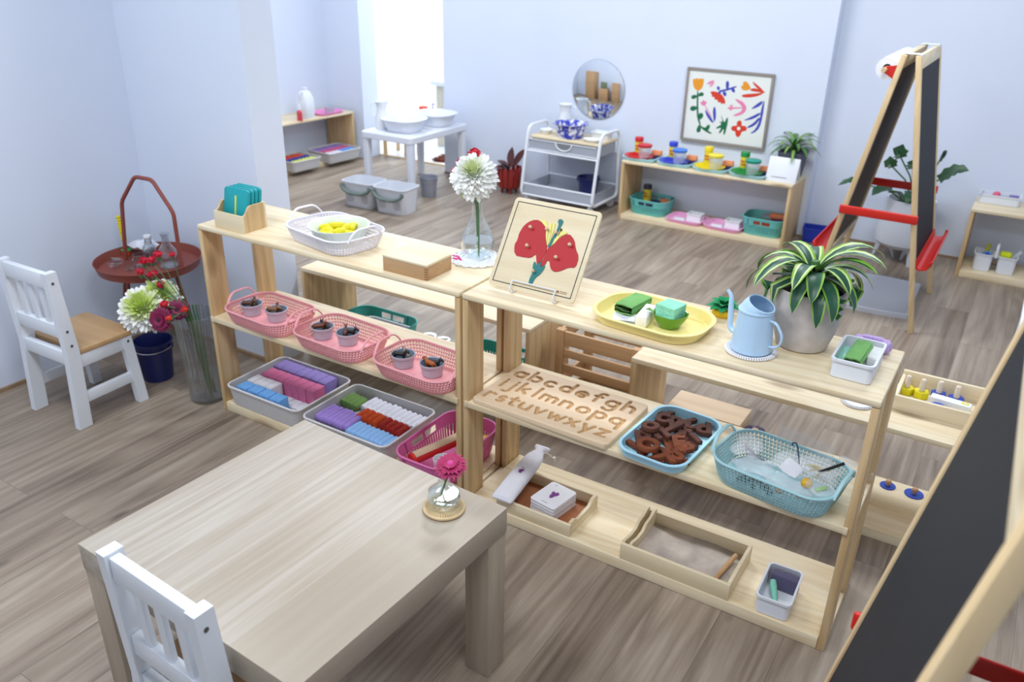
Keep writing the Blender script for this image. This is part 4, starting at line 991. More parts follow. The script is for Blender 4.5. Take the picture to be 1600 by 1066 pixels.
# ---------------------------------------------------------------- alphabet tracing board
def ar(cx, cy, r, a0, a1, n=14): return [(cx+r*math.cos(math.radians(a0+(a1-a0)*i/n)), cy+r*math.sin(math.radians(a0+(a1-a0)*i/n))) for i in range(n+1)]
CI = ar(.5, .5, .5, 0, 360, 24)
STROKES = {'a': [CI, [(1, 1), (1, 0)]], 'b': [[(0, 1.75), (0, 0)], CI], 'c': [ar(.5, .5, .5, 45, 315)], 'd': [CI, [(1, 1.75), (1, 0)]], 'e': [[(0, .5), (1, .5)]+ar(.5, .5, .5, 0, 310)],
 'f': [[(.3, 0), (.3, 1.35)]+ar(.65, 1.35, .35, 180, 60), [(0, 1), (.65, 1)]], 'g': [CI, [(1, 1), (1, -.3)]+ar(.5, -.3, .5, 0, -150)], 'h': [[(0, 1.75), (0, 0)], ar(.45, .55, .45, 180, 0)+[(.9, 0)]],
 'i': [[(.1, 1), (.1, 0)], [(.1, 1.45), (.1, 1.46)]], 'j': [[(.4, 1), (.4, -.3)]+ar(.05, -.3, .35, 0, -120), [(.4, 1.45), (.4, 1.46)]], 'k': [[(0, 1.75), (0, 0)], [(.8, 1), (0, .38)], [(.25, .58), (.85, 0)]], 'l': [[(.1, 1.75), (.1, 0)]],
 'm': [[(0, 1), (0, 0)], ar(.35, .62, .35, 180, 0)+[(.7, 0)], ar(1.05, .62, .35, 180, 0)+[(1.4, 0)]], 'n': [[(0, 1), (0, 0)], ar(.45, .55, .45, 180, 0)+[(.9, 0)]], 'o': [CI], 'p': [[(0, 1), (0, -.75)], CI], 'q': [CI, [(1, 1), (1, -.75)]],
 'r': [[(0, 1), (0, 0)], ar(.45, .5, .45, 180, 50)], 's': [ar(.42, .74, .26, 30, 270)+ar(.42, .24, .26, 90, -150)], 't': [[(.35, 1.5), (.35, .3)]+ar(.65, .3, .3, 180, 290), [(0, 1), (.75, 1)]], 'u': [[(0, 1), (0, .45)]+ar(.45, .45, .45, 180, 360)+[(.9, 1)], [(.9, 1), (.9, 0)]],
 'v': [[(0, 1), (.45, 0), (.9, 1)]], 'w': [[(0, 1), (.35, 0), (.7, .9), (1.05, 0), (1.4, 1)]], 'x': [[(0, 1), (.85, 0)], [(.85, 1), (0, 0)]], 'y': [[(0, 1), (.45, 0)], [(.9, 1), (.25, -.55)]], 'z': [[(0, 1), (.85, 1), (0, 0), (.85, 0)]]}
WD = {'i': .2, 'j': .45, 'l': .2, 'm': 1.4, 'w': 1.4, 'f': .75, 'r': .75, 's': .7, 't': .8}
BWd, BDp, BT = 0.487, 0.288, 0.018
NX, NY = 300, 178
gx, gy = np.meshgrid(np.linspace(-BWd/2, BWd/2, NX+1), np.linspace(-BDp/2, BDp/2, NY+1), indexing='ij')
dist = np.full(gx.shape, 9.0)
for word, yb, hx in (('abcdefgh', 0.064, 0.035), ('ijklmnopq', -0.022, 0.035), ('rstuvwxyz', -0.108, 0.035)):
    tot = sum(WD.get(c, 1.0) for c in word)*hx; gap = (BWd-0.05-tot)/(len(word)-1); x = -BWd/2+0.025
    for c in word:
        for st in STROKES[c]:
            for (x0, y0), (x1, y1) in zip(st[:-1], st[1:]):
                ax, ay, bx, by = x+x0*hx, yb+y0*hx, x+x1*hx, yb+y1*hx; dx, dy = bx-ax, by-ay; L2 = dx*dx+dy*dy+1e-12
                k = np.clip(((gx-ax)*dx+(gy-ay)*dy)/L2, 0, 1); dist = np.minimum(dist, np.hypot(gx-ax-k*dx, gy-ay-k*dy))
        x += WD.get(c, 1.0)*hx+gap
groove = np.clip((0.0069-dist)/0.0022, 0, 1); zz = BT-0.0065*groove
# round off the corners of the sheet
rc = 0.02; qx = np.abs(gx)-(BWd/2-rc); qy = np.abs(gy)-(BDp/2-rc); rr_ = np.hypot(np.maximum(qx, 0), np.maximum(qy, 0)); f = np.where((qx > 0) & (qy > 0) & (rr_ > rc), rc/np.maximum(rr_, 1e-9), 1.0)
px_ = np.where(f < 1, np.sign(gx)*(BWd/2-rc+qx*f), gx); py_ = np.where(f < 1, np.sign(gy)*(BDp/2-rc+qy*f), gy)
edge = np.minimum(np.minimum(BWd/2-np.abs(gx), BDp/2-np.abs(gy)), rc-rr_*((qx > 0) & (qy > 0))); zz = zz-0.003*np.clip(1-edge/0.004, 0, 1)**2
V = np.stack([px_, py_, zz], -1).reshape(-1, 3); idx = np.arange((NX+1)*(NY+1)).reshape(NX+1, NY+1)
F = np.stack([idx[:-1, :-1], idx[1:, :-1], idx[1:, 1:], idx[:-1, 1:]], -1).reshape(-1, 4)
gm = (groove[:-1, :-1]+groove[1:, 1:]+groove[1:, :-1]+groove[:-1, 1:]).reshape(-1)/4
border = list(idx[:, 0])+list(idx[-1, 1:])+list(idx[-2::-1, -1])+list(idx[0, -2:0:-1]); nb = len(border)
Vb = V[border].copy(); Vb[:, 2] = 0; base = len(V); V = np.concatenate([V, Vb])
faces = [tuple(int(a) for a in r) for r in F]+[(int(border[i]), base+i, base+(i+1) % nb, int(border[(i+1) % nb])) for i in range(nb)]+[tuple(base+i for i in range(nb))[::-1]]
me = bpy.data.meshes.new('alphabet_board'); me.from_pydata([tuple(v) for v in V.tolist()], [], faces)
me.materials.append(MAPLE); me.materials.append(plain('routed_wood', (192, 154, 108), 0.7))
me.polygons.foreach_set('material_index', [1 if k > 0.35 else 0 for k in gm]+[0]*(nb+1)); me.polygons.foreach_set('use_smooth', [True]*len(me.polygons)); me.set_sharp_from_angle(angle=math.radians(50))
o = bpy.data.objects.new('alphabet_board', me); col.objects.link(o); o.location = (0.280, 0.136, SM); o.rotation_euler = (0, 0, math.radians(-1.5))
tag(o, 'wooden tracing board with grooved lower-case alphabet on the middle shelf', 'alphabet board')

# ---------------------------------------------------------------- blue tray heaped with brown letters
BTX, BTY, BTR = 0.655, 0.128, math.radians(-4)
tag(tray_mesh(0.215, 0.325, 0.03, 0.055, 0.014, 0.006).obj('letter_tray', plain('sky_blue_plastic', (176, 225, 246), 0.35), None, (BTX, BTY, SM), (0, 0, BTR)), 'sky blue tray heaped with brown letters on the middle shelf', 'tray')
FELT = plain('brown_felt', (88, 50, 38), 0.85, var=0.15, bump=0.5, bscale=300); FELT2 = plain('rust_brown_felt', (122, 62, 34), 0.85, var=0.15, bump=0.5, bscale=300)
def letter_mesh(ch, size=0.05, ext=0.0055):
    cu = bpy.data.curves.new('letter_outline', 'FONT'); cu.body = ch; cu.size = size; cu.extrude = ext; cu.bevel_depth = 0.0016; cu.bevel_resolution = 2; cu.offset = 0.0022; cu.align_x = 'CENTER'; cu.align_y = 'CENTER'
    tmp = bpy.data.objects.new('letter_outline', cu); col.objects.link(tmp); bpy.context.view_layer.update()
    me = bpy.data.meshes.new_from_object(tmp.evaluated_get(bpy.context.evaluated_depsgraph_get())); bpy.data.objects.remove(tmp); bpy.data.curves.remove(cu)
    mn = min(v.co.z for v in me.vertices)
    cx = (min(v.co.x for v in me.vertices)+max(v.co.x for v in me.vertices))/2; cy = (min(v.co.y for v in me.vertices)+max(v.co.y for v in me.vertices))/2
    for v in me.vertices: v.co -= Vector((cx, cy, mn))
    me.materials.clear(); return me
LT = [('K', 1047, 644, 0, .3), ('c', 1036, 652, 1, .2), ('m', 1061, 659, 0, -.1), ('U', 1086, 656, 0, -.5), ('d', 1104, 669, 0, .4), ('o', 1007, 661, 2, 0), ('x', 1066, 675, 0, .4), ('h', 1030, 674, 1, .9), ('b', 990, 690, 0, 1.2), ('O', 1011, 695, 2, 0),
      ('v', 1045, 690, 0, .3), ('E', 1062, 689, 1, .5), ('a', 1092, 694, 0, .2), ('X', 1041, 709, 1, .2), ('z', 1029, 712, 0, .1), ('S', 1063, 709, 1, .2), ('t', 1072, 717, 0, .8), ('n', 1079, 700, 1, -.7), ('r', 1025, 646, 0, .6), ('g', 1013, 650, 0, .2), ('w', 1020, 668, 0, 1.2), ('y', 1051, 666, 1, .1), ('p', 1000, 680, 1, .5), ('i', 1087, 681, 1, .9), ('f', 1003, 707, 0, .3), ('e', 1052, 701, 0, 0.1)]
for k, (ch, px, py, lev, rz) in enumerate(LT):
    z = SM+0.004+lev*0.0148; p = at(px, py, z+0.014); me = letter_mesh(ch, 0.098 if ch.islower() else 0.08)
    o = bpy.data.objects.new('letter', me); col.objects.link(o); me.materials.append(FELT2 if py > 684 and px < 1080 else FELT)
    x, y = p.x-BTX, p.y-BTY; x = max(-0.060, min(0.060, x)); y = max(-0.110, min(0.112, y))
    o.location = (BTX+x, BTY+y, z); o.rotation_euler = (random.uniform(-.06, .06), random.uniform(-.06, .06), rz)
    tag(o, 'brown letter %s in the sky blue tray' % (('lower-case ' if ch.islower() else 'capital ')+ch), 'letter', 'brown letters in the blue tray')

# ---------------------------------------------------------------- teal knit basket with bagged oddments
TK = plain('dusty_teal_plastic', (166, 208, 216), 0.45)
TBX, TBY = 0.984, 0.082
knit_basket('knit_basket', 'dusty teal knit-look basket of clear bags on right middle shelf', (TBX, TBY, SM), math.radians(-8), 0.335, 0.225, 0.078, TK)
def crumple(wd, dp, h, seed):
    rd = random.Random(seed); ph = [(rd.uniform(20, 60), rd.uniform(20, 60), rd.uniform(0, 6)) for _ in range(6)]
    def fz(u, v, s):
        e = (math.sin(PI*u)*math.sin(PI*v))**0.5; w_ = sum(math.sin(a*u*0.35+b*v*0.35+c) for a, b, c in ph)/6
        return ((u-0.5)*wd+0.006*math.sin(v*9+seed), (v-0.5)*dp+0.006*math.sin(u*8+seed), h*0.5+s*e*h*0.5+w_*0.007)
    return G().sheet(lambda u, v: fz(u, v, 1), 18, 14).sheet(lambda u, v: fz(u, v, -1), 18, 14)
BG = [(-0.115, 0.045, 0.02, .1, .075, .11, .03, 'clear bag with pale clips by the left handle of teal basket'), (-0.06, -0.04, 0.016, 0.4, .10, .08, .03, 'clear bag of black beads at front left of teal basket'), (0.02, 0.035, 0.018, -.3, .11, .10, .035, 'clear bag with white paper slip in centre of teal basket'),
      (0.085, 0.05, 0.028, .5, .09, .09, .04, 'clear bag of gold ribbon at back right of teal basket'), (0.055, -0.055, 0.012, -.2, .13, .07, .03, 'clear bag at front right of the teal basket'), (0.115, -0.01, 0.022, 0.2, .07, .11, .04, 'clear bag under the black straw at right of teal basket')]
bag0 = None; BR = Matrix.Rotation(math.radians(-8), 4, 'Z')
for k, (x, y, z, rz, wd, dp, h, lb) in enumerate(BG):
    p = BR @ Vector((x, y, 0)); o = crumple(wd, dp, h, k+3)  .obj('plastic_bag', CRINKLE, None, (TBX+p.x, TBY+p.y, SM+0.026+z), (0, 0, rz)); tag(o, lb, 'plastic bag', 'clear bags in the teal basket')
def inb(x, y, z): p = BR @ Vector((x, y, 0)); return (TBX+p.x, TBY+p.y, SM+z+(0.012 if z > 0.03 else 0))
tag(G().sheet(lambda u, v: ((u-.5)*0.16, 0.012*math.sin(u*5)+0.002*v, v*0.06), 10, 4)  .obj('plastic_bag', CRINKLE, None, inb(0.02, 0.098, 0.045), (math.radians(-18), 0, math.radians(-8))), 'flat clear bag standing above the back rim of teal basket', 'plastic bag', 'clear bags in the teal basket')
tag(G().rloft([(0.018, 0.10, 0.006, 0), (0.02, 0.104, 0.007, 0.004), (0.02, 0.104, 0.007, 0.010), (0.016, 0.10, 0.006, 0.013)]).obj('clear_case', CLEAR, None, inb(0.165, 0.088, 0.072), (0, 0.1, math.radians(60))), 'long clear plastic case on back right rim of teal basket', 'case')
tag(G().box((0, 0, 0), (0.055, 0.042, 0.001), 0.0).obj('paper_slip', plain('slip_paper', (222, 222, 232), 0.8), None, inb(0.025, 0.012, 0.052), (0.5, 0.1, -0.4)), 'white paper slip showing in the middle of teal basket', 'paper')
for k in range(9):
    tag(G().ball((0, 0, 0), 0.0085, (1.2, 1, 0.8), 10, 7).obj('bead', plain('black_bead', (28, 28, 34), 0.25), None, inb(-0.085+0.022*(k % 5)+0.006*(k//5), -0.058+0.02*(k//5)-0.004*(k % 3), 0.016+0.006*(k % 2)), (0, 0, k)), 'one of the glossy black beads at front left of the teal basket', 'bead', 'black beads in the teal basket')
tag(G().ball((0, 0, 0), 0.016, (1, 1, 0.9)).obj('yellow_ball', plain('amber_plastic', (212, 168, 38), 0.3), None, inb(0.085, -0.03, 0.052)), 'amber yellow ball at right of the teal basket', 'ball')
tag(G().ball((0, 0, 0), 0.011, (1, 1, 0.8)).obj('orange_ball', plain('orange_bead', (206, 148, 66), 0.4), None, inb(0.035, -0.082, 0.035)), 'small orange bead at front of the teal basket', 'ball')
tag(G().box((0, 0, 0), (0.034, 0.012, 0.010), 0.004).obj('green_clip', plain('lime_plastic', (118, 186, 44), 0.4), None, inb(0.122, -0.028, 0.05), (0.1, -0.2, 0.6)), 'lime green clip at right of the teal basket', 'clip')
tag(G().tube([(-0.03, 0, 0), (0.032, 0, 0.032)], 0.0042, 10).obj('black_straw', plain('black_tube', (24, 24, 26), 0.3), None, inb(0.118, 0.035, 0.066), (0, 0, 0.5)), 'short black tube leaning over right end of teal basket', 'tube')
g = G().tube(rounded([(0.0, 0, 0), (-0.012, 0.0, 0.05), (-0.018, 0, 0.062), (-0.028, 0, 0.058), (-0.026, 0, 0.05)], 0.008, 4), 0.0022, 8)
tag(g.obj('hook', plain('dark_steel_blue', (66, 78, 104), 0.4), None, inb(0.03, 0.055, 0.045)), 'dark crochet hook standing at the back of teal basket', 'hook')
tag(G().box((0, 0, 0), (0.012, 0.008, 0.006), 0.002).obj('red_chip', plain('red_chip', (222, 70, 66), 0.5), None, inb(0.092, -0.09, 0.045)), 'tiny red chip by the front rim of teal basket', 'chip')
rd = random.Random(3)
for k in range(6):
    g = G().tube([(-0.03, 0, 0), (0, 0.004, 0.003), (0.03, 0, 0)], [0.002, 0.005, 0.002], 6)
    tag(g.obj('gold_ribbon' if k < 3 else 'grey_clip', plain('gold_plastic', (196, 172, 70), 0.3, 0.5) if k < 3 else plain('smoke_plastic', (128, 130, 142), 0.4), None, inb(0.075+k*0.012, 0.05-0.008*k, 0.055) if k < 3 else inb(-0.12+(k-3)*0.022, 0.05-0.02*(k-3), 0.045), (0, 0, 0.6*k)), ('gold ribbon strand, %s of three in the clear bag of teal basket' if k < 3 else 'smoky grey clip, %s of three by left handle of teal basket') % ('first', 'second', 'third')[k % 3], 'ribbon' if k < 3 else 'clip')

# ---------------------------------------------------------------- bottom of the right shelf
CT = thing('card_tray', 'shallow wooden tray holding picture cards on the right shelf bottom', 'tray', (0.130, 0.004, SB))
CW, CD_ = 0.275, 0.198
G().box2((0, 0, 0), (CW, 0.011, 0.046), 0.0015).obj('front_panel', PINE, CT)
G().box2((0, CD_-0.011, 0), (CW, CD_, 0.046), 0.0015).obj('back_panel', PINE, CT)
sp_ = [(0.0112, 0), (CD_-0.0112, 0), (CD_-0.0112, 0.05), (CD_-0.035, 0.05), (CD_-0.06, 0.034), (0.06, 0.034), (0.035, 0.05), (0.0112, 0.05)]
for x in (0.0, CW-0.011): G().prism(sp_, 0, 0.011, M=Matrix(((0, 0, 1, x), (1, 0, 0, 0), (0, 1, 0, 0), (0, 0, 0, 1)))).obj('side_panel', PINEY, CT)
G().box2((0.0112, 0.0112, 0.001), (CW-0.0112, CD_-0.0112, 0.007)).obj('bottom_panel', plain('red_brown_board', (150, 92, 56), 0.7, var=0.1), CT)
CARD = plain('card_stock', (232, 232, 238), 0.5); PURP = plain('purple_print', (112, 40, 128), 0.6); GREYINK = plain('grey_print', (120, 116, 124), 0.7)
for k in range(9):
    z = SB+0.0075+k*0.0052
    o = thing('picture_card', 'topmost picture card with purple grapes, on the stack in card tray' if k == 8 else 'white card edge, %s from the bottom of the stack in card tray' % ('lowest' if k == 0 else ORD[k]), 'card', (0.287+random.uniform(-.0012, .0012), 0.108+random.uniform(-.0012, .0012), z), math.radians(-9), 'picture cards stacked in the card tray')
    if k == 0: o['label'] = 'white card edge, lowest of the stack in card tray'
    G().prism(rrect(0.101, 0.126, 0.01), 0, 0.0048, bev=0.0006).obj('card', CARD, o)
    if k == 8:
        g = G()
        for i, (x, y) in enumerate(((0, 0), (.007, .003), (-.007, .004), (.003, -.008), (-.005, -.007), (0, .009), (.009, .011), (-.009, .012), (0, -.015), (.005, .016))): g.lathe([(0.0052, 0.0049), (0.0052, 0.0053), (0.001, 0.0054)], 12, (x, y, 0))
        g.obj('grape_picture', PURP, o)
        g = G()
        for x in (-0.03, -0.024): g.tube([(x-0.0018, 0.048, 0.0052), (x, 0.053, 0.0052), (x+0.0018, 0.048, 0.0052)], 0.0005, 4)
        g.obj('small_print', GREYINK, o)
        g = G()
        for j in range(6): g.box2((-0.012+j*0.0042, -0.05, 0.0049), (-0.009+j*0.0042, -0.0475, 0.0052))
        g.obj('caption', GREYINK, o)
t = thing('drawstring_pouch', 'white cotton drawstring pouch leaning on left end of card tray', 'pouch', (0, 0, 0))
P0, P1 = Vector(at(783, 782, SB+0.055)), Vector(at(843, 706, SB+0.10)); ax = (P1-P0); Lp = ax.length; ax.normalize(); sd = ax.cross(Vector((0, 0, 1))).normalized(); nv = sd.cross(ax)
rings = []
for k, (q, wq, hq) in enumerate(((0, .034, .004), (0.03, .038, .012), (0.25, .037, .018), (0.5, .035, .019), (0.75, .034, .018), (0.88, .031, .014), (0.95, .022, .012), (1.0, .017, .010), (1.06, .028, .012), (1.10, .03, .006))):
    c = P0+ax*(Lp*q); rings.append([tuple(c+sd*(wq*math.copysign(abs(math.cos(a))**0.6, math.cos(a)))+nv*(hq*math.copysign(abs(math.sin(a))**0.8, math.sin(a))*(1+0.07*math.sin(5*a+k)))) for a in [2*PI*j/28 for j in range(28)]])
G().loft(rings).obj('pouch_body', plain('white_cotton', (226, 226, 234), 0.95, bump=0.5, bscale=90), t)
mp = Matrix((( sd.x, ax.x, nv.x, 0), (sd.y, ax.y, nv.y, 0), (sd.z, ax.z, nv.z, 0), (0, 0, 0, 1)))
g = G()
for i, (x, y) in enumerate(((0, 0), (.005, .003), (-.005, .003), (.002, -.005), (-.003, -.004), (0, .007), (.006, .009))): g.lathe([(0.0035, 0), (0.0035, 0.0006), (0.001, 0.0007)], 10, (x, y, 0), M=Matrix.Translation(P0+ax*(Lp*0.5)+nv*0.0195) @ mp)
g.obj('grape_picture', PURP, t)
g = G()
for x in (-0.004, 0.0, 0.004): g.box((x, 0.018, 0), (0.0022, 0.003, 0.0006), M=Matrix.Translation(P0+ax*(Lp*0.5)+nv*0.0195) @ mp)
g.obj('small_print', GREYINK, t)
c = P0+ax*(Lp*1.0)
G().tube([c+sd*0.016, c+sd*0.03+nv*0.004, c+sd*0.043-nv*0.002, c+sd*0.054-nv*0.012], 0.0016, 6).obj('drawstring', COT, t)
G().box(tuple(c+sd*0.056-nv*0.014), (0.01, 0.014, 0.018), 0.003).obj('cord_stop', plain('cream_plastic', (222, 216, 200), 0.5), t)

SX0, SX1, SY1, SH = 0.580, 0.922, 0.212, 0.062
t = thing('sand_tray', 'wooden tray of grey sand on the right shelf bottom, centre', 'tray', (SX0, 0.002, SB))
W_ = SX1-SX0
G().box2((0, 0, 0), (W_, 0.011, SH*0.92), 0.0015).obj('front_panel', BIRCH, t)
G().box2((0, SY1-0.011, 0), (W_, SY1, SH*0.95), 0.0015).obj('back_panel', BIRCH, t)
wv = [(0.0112, 0), (SY1-0.0112, 0), (SY1-0.0112, 0.074), (SY1-0.03, 0.076), (SY1-0.055, 0.066), (SY1-0.09, 0.064), (SY1-0.115, 0.05), (SY1-0.15, 0.05), (0.03, 0.058), (0.0112, 0.062)]
for x in (0.0, 0.024): G().prism(wv, 0, 0.009, M=Matrix(((0, 0, 1, x), (1, 0, 0, 0), (0, 1, 0, 0), (0, 0, 0, 1)))).obj('slotted_end_panel', BIRCH, t)
G().box2((W_-0.011, 0.0112, 0), (W_, SY1-0.0112, SH*0.95), 0.0015).obj('side_panel', BIRCH, t)
G().box2((0.0332, 0.0112, 0.001), (W_-0.0112, SY1-0.0112, 0.006)).obj('bottom_panel', BIRCH, t)
rd = random.Random(2)
sx0, sx1, sy0, sy1 = 0.0335, W_-0.0115, 0.0115, SY1-0.0115
hm = lambda u, v: 0.016+0.004*math.sin(u*7+v*3)+0.003*math.sin(v*9-u*4)+rd.uniform(0, .0012)
g = G().sheet(lambda u, v: (sx0+(sx1-sx0)*u, sy0+(sy1-sy0)*v, hm(u, v)), 60, 36)
s_ = g.obj('sand', plain('grey_sand', (186, 175, 165), 0.95, var=0.12, bump=0.5, bscale=700), t); s_['kind'] = 'stuff'
tag(G().tube([at(1117, 905, SB+0.027), at(1150, 868, SB+0.04)], 0.0075, 14).obj('wooden_dowel', BEECH, None), 'round wooden dowel resting in the sand at right end of sand tray', 'dowel')
tag(bin_mesh(0.1, 0.166, 0.062, 0.014, 0.005).obj('plastic_tub', WHITEPL, None, (1.040, 0.086, SB), (0, 0, math.radians(2))), 'white plastic tub with mint chalk holder on right shelf bottom', 'tub')
tag(soft_block(0.078, 0.03, 0.05, 0.004, 0.0006, 2).obj('felt_eraser', plain('slate_purple_felt', (96, 92, 122), 0.95, bump=0.8, bscale=300), None, (1.045, 0.138, SB+0.0046), (math.radians(0), 0, 0)), 'slate purple felt eraser standing in the lower white tub', 'eraser')
g = G().tube([Vector((1.017, 0.105, SB+0.047)), Vector((1.022, 0.09, SB+0.042)), Vector((1.045, 0.042, SB+0.022)), Vector((1.05, 0.033, SB+0.018))], [0.008, 0.0105, 0.0075, 0.004], 14)
tag(g.obj('chalk_holder', plain('mint_plastic', (128, 200, 178), 0.5), None), 'mint green chalk stick leaning inside the lower white tub', 'chalk')

# ---------------------------------------------------------------- low shelves behind
NB = thing('nut_and_bolt_tray', 'long pine tray of coloured nuts and bolts on rear low shelf', 'tray', (1.165, 0.722, LH))
NL, ND, NH = 0.338, 0.19, 0.05
G().box2((0, 0, 0), (NL, 0.012, NH), 0.0015).obj('front_panel', PINE, NB); G().box2((0, ND-0.012, 0), (NL, ND, NH+0.012), 0.0015).obj('back_panel', PINE, NB)
for x in (0, NL-0.012): G().box2((x, 0.0122, 0), (x+0.012, ND-0.0122, NH), 0.0015).obj('side_panel', PINEY, NB)
G().box2((0.0122, 0.0122, 0.001), (NL-0.0122, ND-0.0122, 0.007)).obj('bottom_panel', PINE, NB)
SCR = plain('pale_thread_wood', (222, 206, 186), 0.6)
def bolt_toy(label, px, py, c, shape):
    p = at(px, py, LH+0.03); t = thing('nut_and_bolt', label, 'toy', (p.x, p.y, LH+0.0075), random.uniform(0, 1), 'nuts and bolts in the pine tray')
    sides = 6 if shape == 'hex' else 28
    P = [(0.0245*math.cos(2*PI*j/sides), 0.0245*math.sin(2*PI*j/sides)) for j in range(sides)]
    G().prism(P, 0, 0.024, bev=0.002).obj('nut', plain('toy_'+c[0], c[1], 0.45), t)
    pr = [(0.0075, 0.024)]
    for k in range(7): pr += [(0.0095, 0.026+k*0.005), (0.0078, 0.0285+k*0.005)]
    G().lathe(pr+[(0.0085, 0.062), (0.006, 0.065), (0.001, 0.066)], 16).obj('screw', SCR, t)
yl, bl = ('yellow', (226, 204, 22)), ('cobalt', (34, 66, 168))
bolt_toy('yellow hexagon nut with screw at left end of pine tray', 1417, 605, yl, 'hex')
bolt_toy('yellow hexagon nut with screw, right neighbour of the first', 1440, 611, yl, 'hex')
bolt_toy('blue nut with screw behind the white block', 1467, 614, bl, 'hex')
bolt_toy('blue nut with screw at the far right of pine tray', 1494, 622, bl, 'round')
t = thing('domino_block', 'white wooden block with yellow ring lying in pine tray', 'block', (1.325, 0.806, LH+0.0076), math.radians(-6))
G().box2((-0.06, -0.017, 0), (0.06, 0.017, 0.034), 0.004).obj('block', WHITEC, t)
G().lathe([(0.012, 0), (0.012, 0.0006), (0.006, 0.0006), (0.006, 0)], 20, (0.04, 0, 0.0341), sy=0.8).obj('yellow_ring', MATS['toy_yellow'], t)
tag(G().lathe([(0.001, 0), (0.022, 0), (0.023, 0.002), (0.023, 0.022), (0.021, 0.024), (0.001, 0.024)], 28).obj('blue_disc', MATS['toy_cobalt'], None, (1.292, 0.762, LH+0.0076)), 'blue round nut lying in front of the white block', 'toy')
coaster('white corded coaster on the rear low shelf, partly behind front shelf post', (1.068, 0.70, LH), 0.05, COT)
t = thing('knobbed_shape_board', 'pale wooden board with knobbed blue discs on rear bottom shelf', 'puzzle', (1.14, 0.735, 0.036))
G().prism([(x+0.17, y+0.075) for x, y in rrect(0.34, 0.15, 0.006)], 0, 0.022, bev=0.002).obj('panel', BIRCH, t)
for i, (px, py, r) in enumerate(((1387, 759, 0.026), (1428, 772, 0.031), (1468, 786, 0.035))):
    p = at(px, py, 0.060); o = thing('knobbed_disc', ('smallest blue knobbed disc at left of the pale board', 'middle-sized blue knobbed disc on the pale board', 'largest blue knobbed disc, at right of the pale board')[i], 'puzzle piece', (p.x, p.y, 0.0582), 0, 'blue knobbed discs')
    G().lathe([(0.001, 0), (r, 0), (r, 0.003), (0.001, 0.003)], 32).obj('disc', MATS['toy_cobalt'], o)
    G().lathe([(0.005, 0.003), (0.005, 0.010), (0.0095, 0.013), (0.010, 0.022), (0.007, 0.025), (0.001, 0.0255)], 18).obj('knob', BEECH, o)
TQ = plain('turquoise_plastic', (74, 178, 166), 0.4)
sb0 = slot_basket('slotted_basket', 'turquoise slotted basket on rear low shelf, seen under left shelf top', (-1.03, 0.765, 0.036), 0, 0.36, 0.25, 0.118, TQ, 'turquoise slotted baskets')
dup(sb0, (-0.36, 0.765, 0.036), 0.05, 'turquoise slotted basket on rear low shelf, seen beside the shelf joint')
tag(bin_mesh(0.26, 0.17, 0.085, 0.03, 0.006).obj('inner_tub', WHITEPL, None, (-1.0, 0.765, 0.042)), 'white tub nested in the turquoise basket behind left shelf', 'tub')
for i, x in enumerate((-0.800, -0.722)):
    t = thing('round_tin', ('left', 'right')[i]+' of two round white tins with animal pictures behind left shelf', 'tin', (x, 0.868, 0.036), 0.7*i, 'round white tins')
    G().lathe([(0.001, 0), (0.034, 0), (0.036, 0.003), (0.036, 0.062), (0.034, 0.064), (0.001, 0.064)], 32).obj('tin_body', WHITEC, t)
    g = G().ball((0.002, 0, 0.0642), 0.013, (1.4, 0.8, 0.04), 14, 6).ball((0.019, 0.004, 0.0642), 0.007, (1, 1, 0.08), 12, 6)
    for dx in (-0.012, -0.004, 0.008): g.box((dx, -0.014, 0.0643), (0.003, 0.012, 0.0006))
    g.obj('animal_picture', plain('animal_print', (110, 100, 96), 0.6), t)
tag(G().box((0, 0, 0.035), (0.30, 0.15, 0.07), 0.003).obj('wooden_block_step', MAPLE, None, (0.50, 1.005, 0)), 'long plain wooden block on floor behind the right rear shelf', 'block')
t = thing('wooden_ring_toy', 'dark purple ring on wooden peg lying behind right rear shelf', 'toy', (0.70, 0.972, 0))
G().tube([(0.03*math.cos(2*PI*j/28), 0.03*math.sin(2*PI*j/28), 0.036) for j in range(28)], 0.013, 10, closed=True).obj('ring', plain('aubergine', (52, 34, 72), 0.25), t)
G().lathe([(0.001, 0), (0.028, 0), (0.03, 0.004), (0.03, 0.02), (0.013, 0.022), (0.013, 0.05), (0.001, 0.052)], 20).obj('peg', BEECH, t)

# ---------------------------------------------------------------- on the table: gerbera in a bud vase on a rattan coaster
p = at(694, 795, 0.5)
g = G().lathe([(0.001, 0), (0.040, 0), (0.040, 0.004), (0.001, 0.005)], 36); RAT = plain('rattan', (196, 172, 132), 0.7, var=0.12)
for rr in (0.022, 0.033): g.tube([(rr*math.cos(2*PI*j/36), rr*math.sin(2*PI*j/36), 0.006) for j in range(36)], 0.003, 6, closed=True)
for k in range(46):
    a = 2*PI*k/46; g.tube([((0.036+0.011*math.sin(b))*math.cos(a+0.05*b), (0.036+0.011*math.sin(b))*math.sin(a+0.05*b), 0.005+0.0035*math.cos(b)) for b in (-1.6, -0.8, 0, 0.8, 1.6)], 0.0024, 5)
g.tube([(0.048*math.cos(2*PI*j/48), 0.048*math.sin(2*PI*j/48), 0.0045) for j in range(48)], 0.0042, 7, closed=True)
tag(g.obj('rattan_coaster', RAT, None, (p.x, p.y, 0.5)), 'woven rattan coaster at the far right corner of table', 'coaster')
t = thing('bud_vase', 'small round clear glass bud vase on the rattan coaster', 'vase', (p.x, p.y, 0.5102))
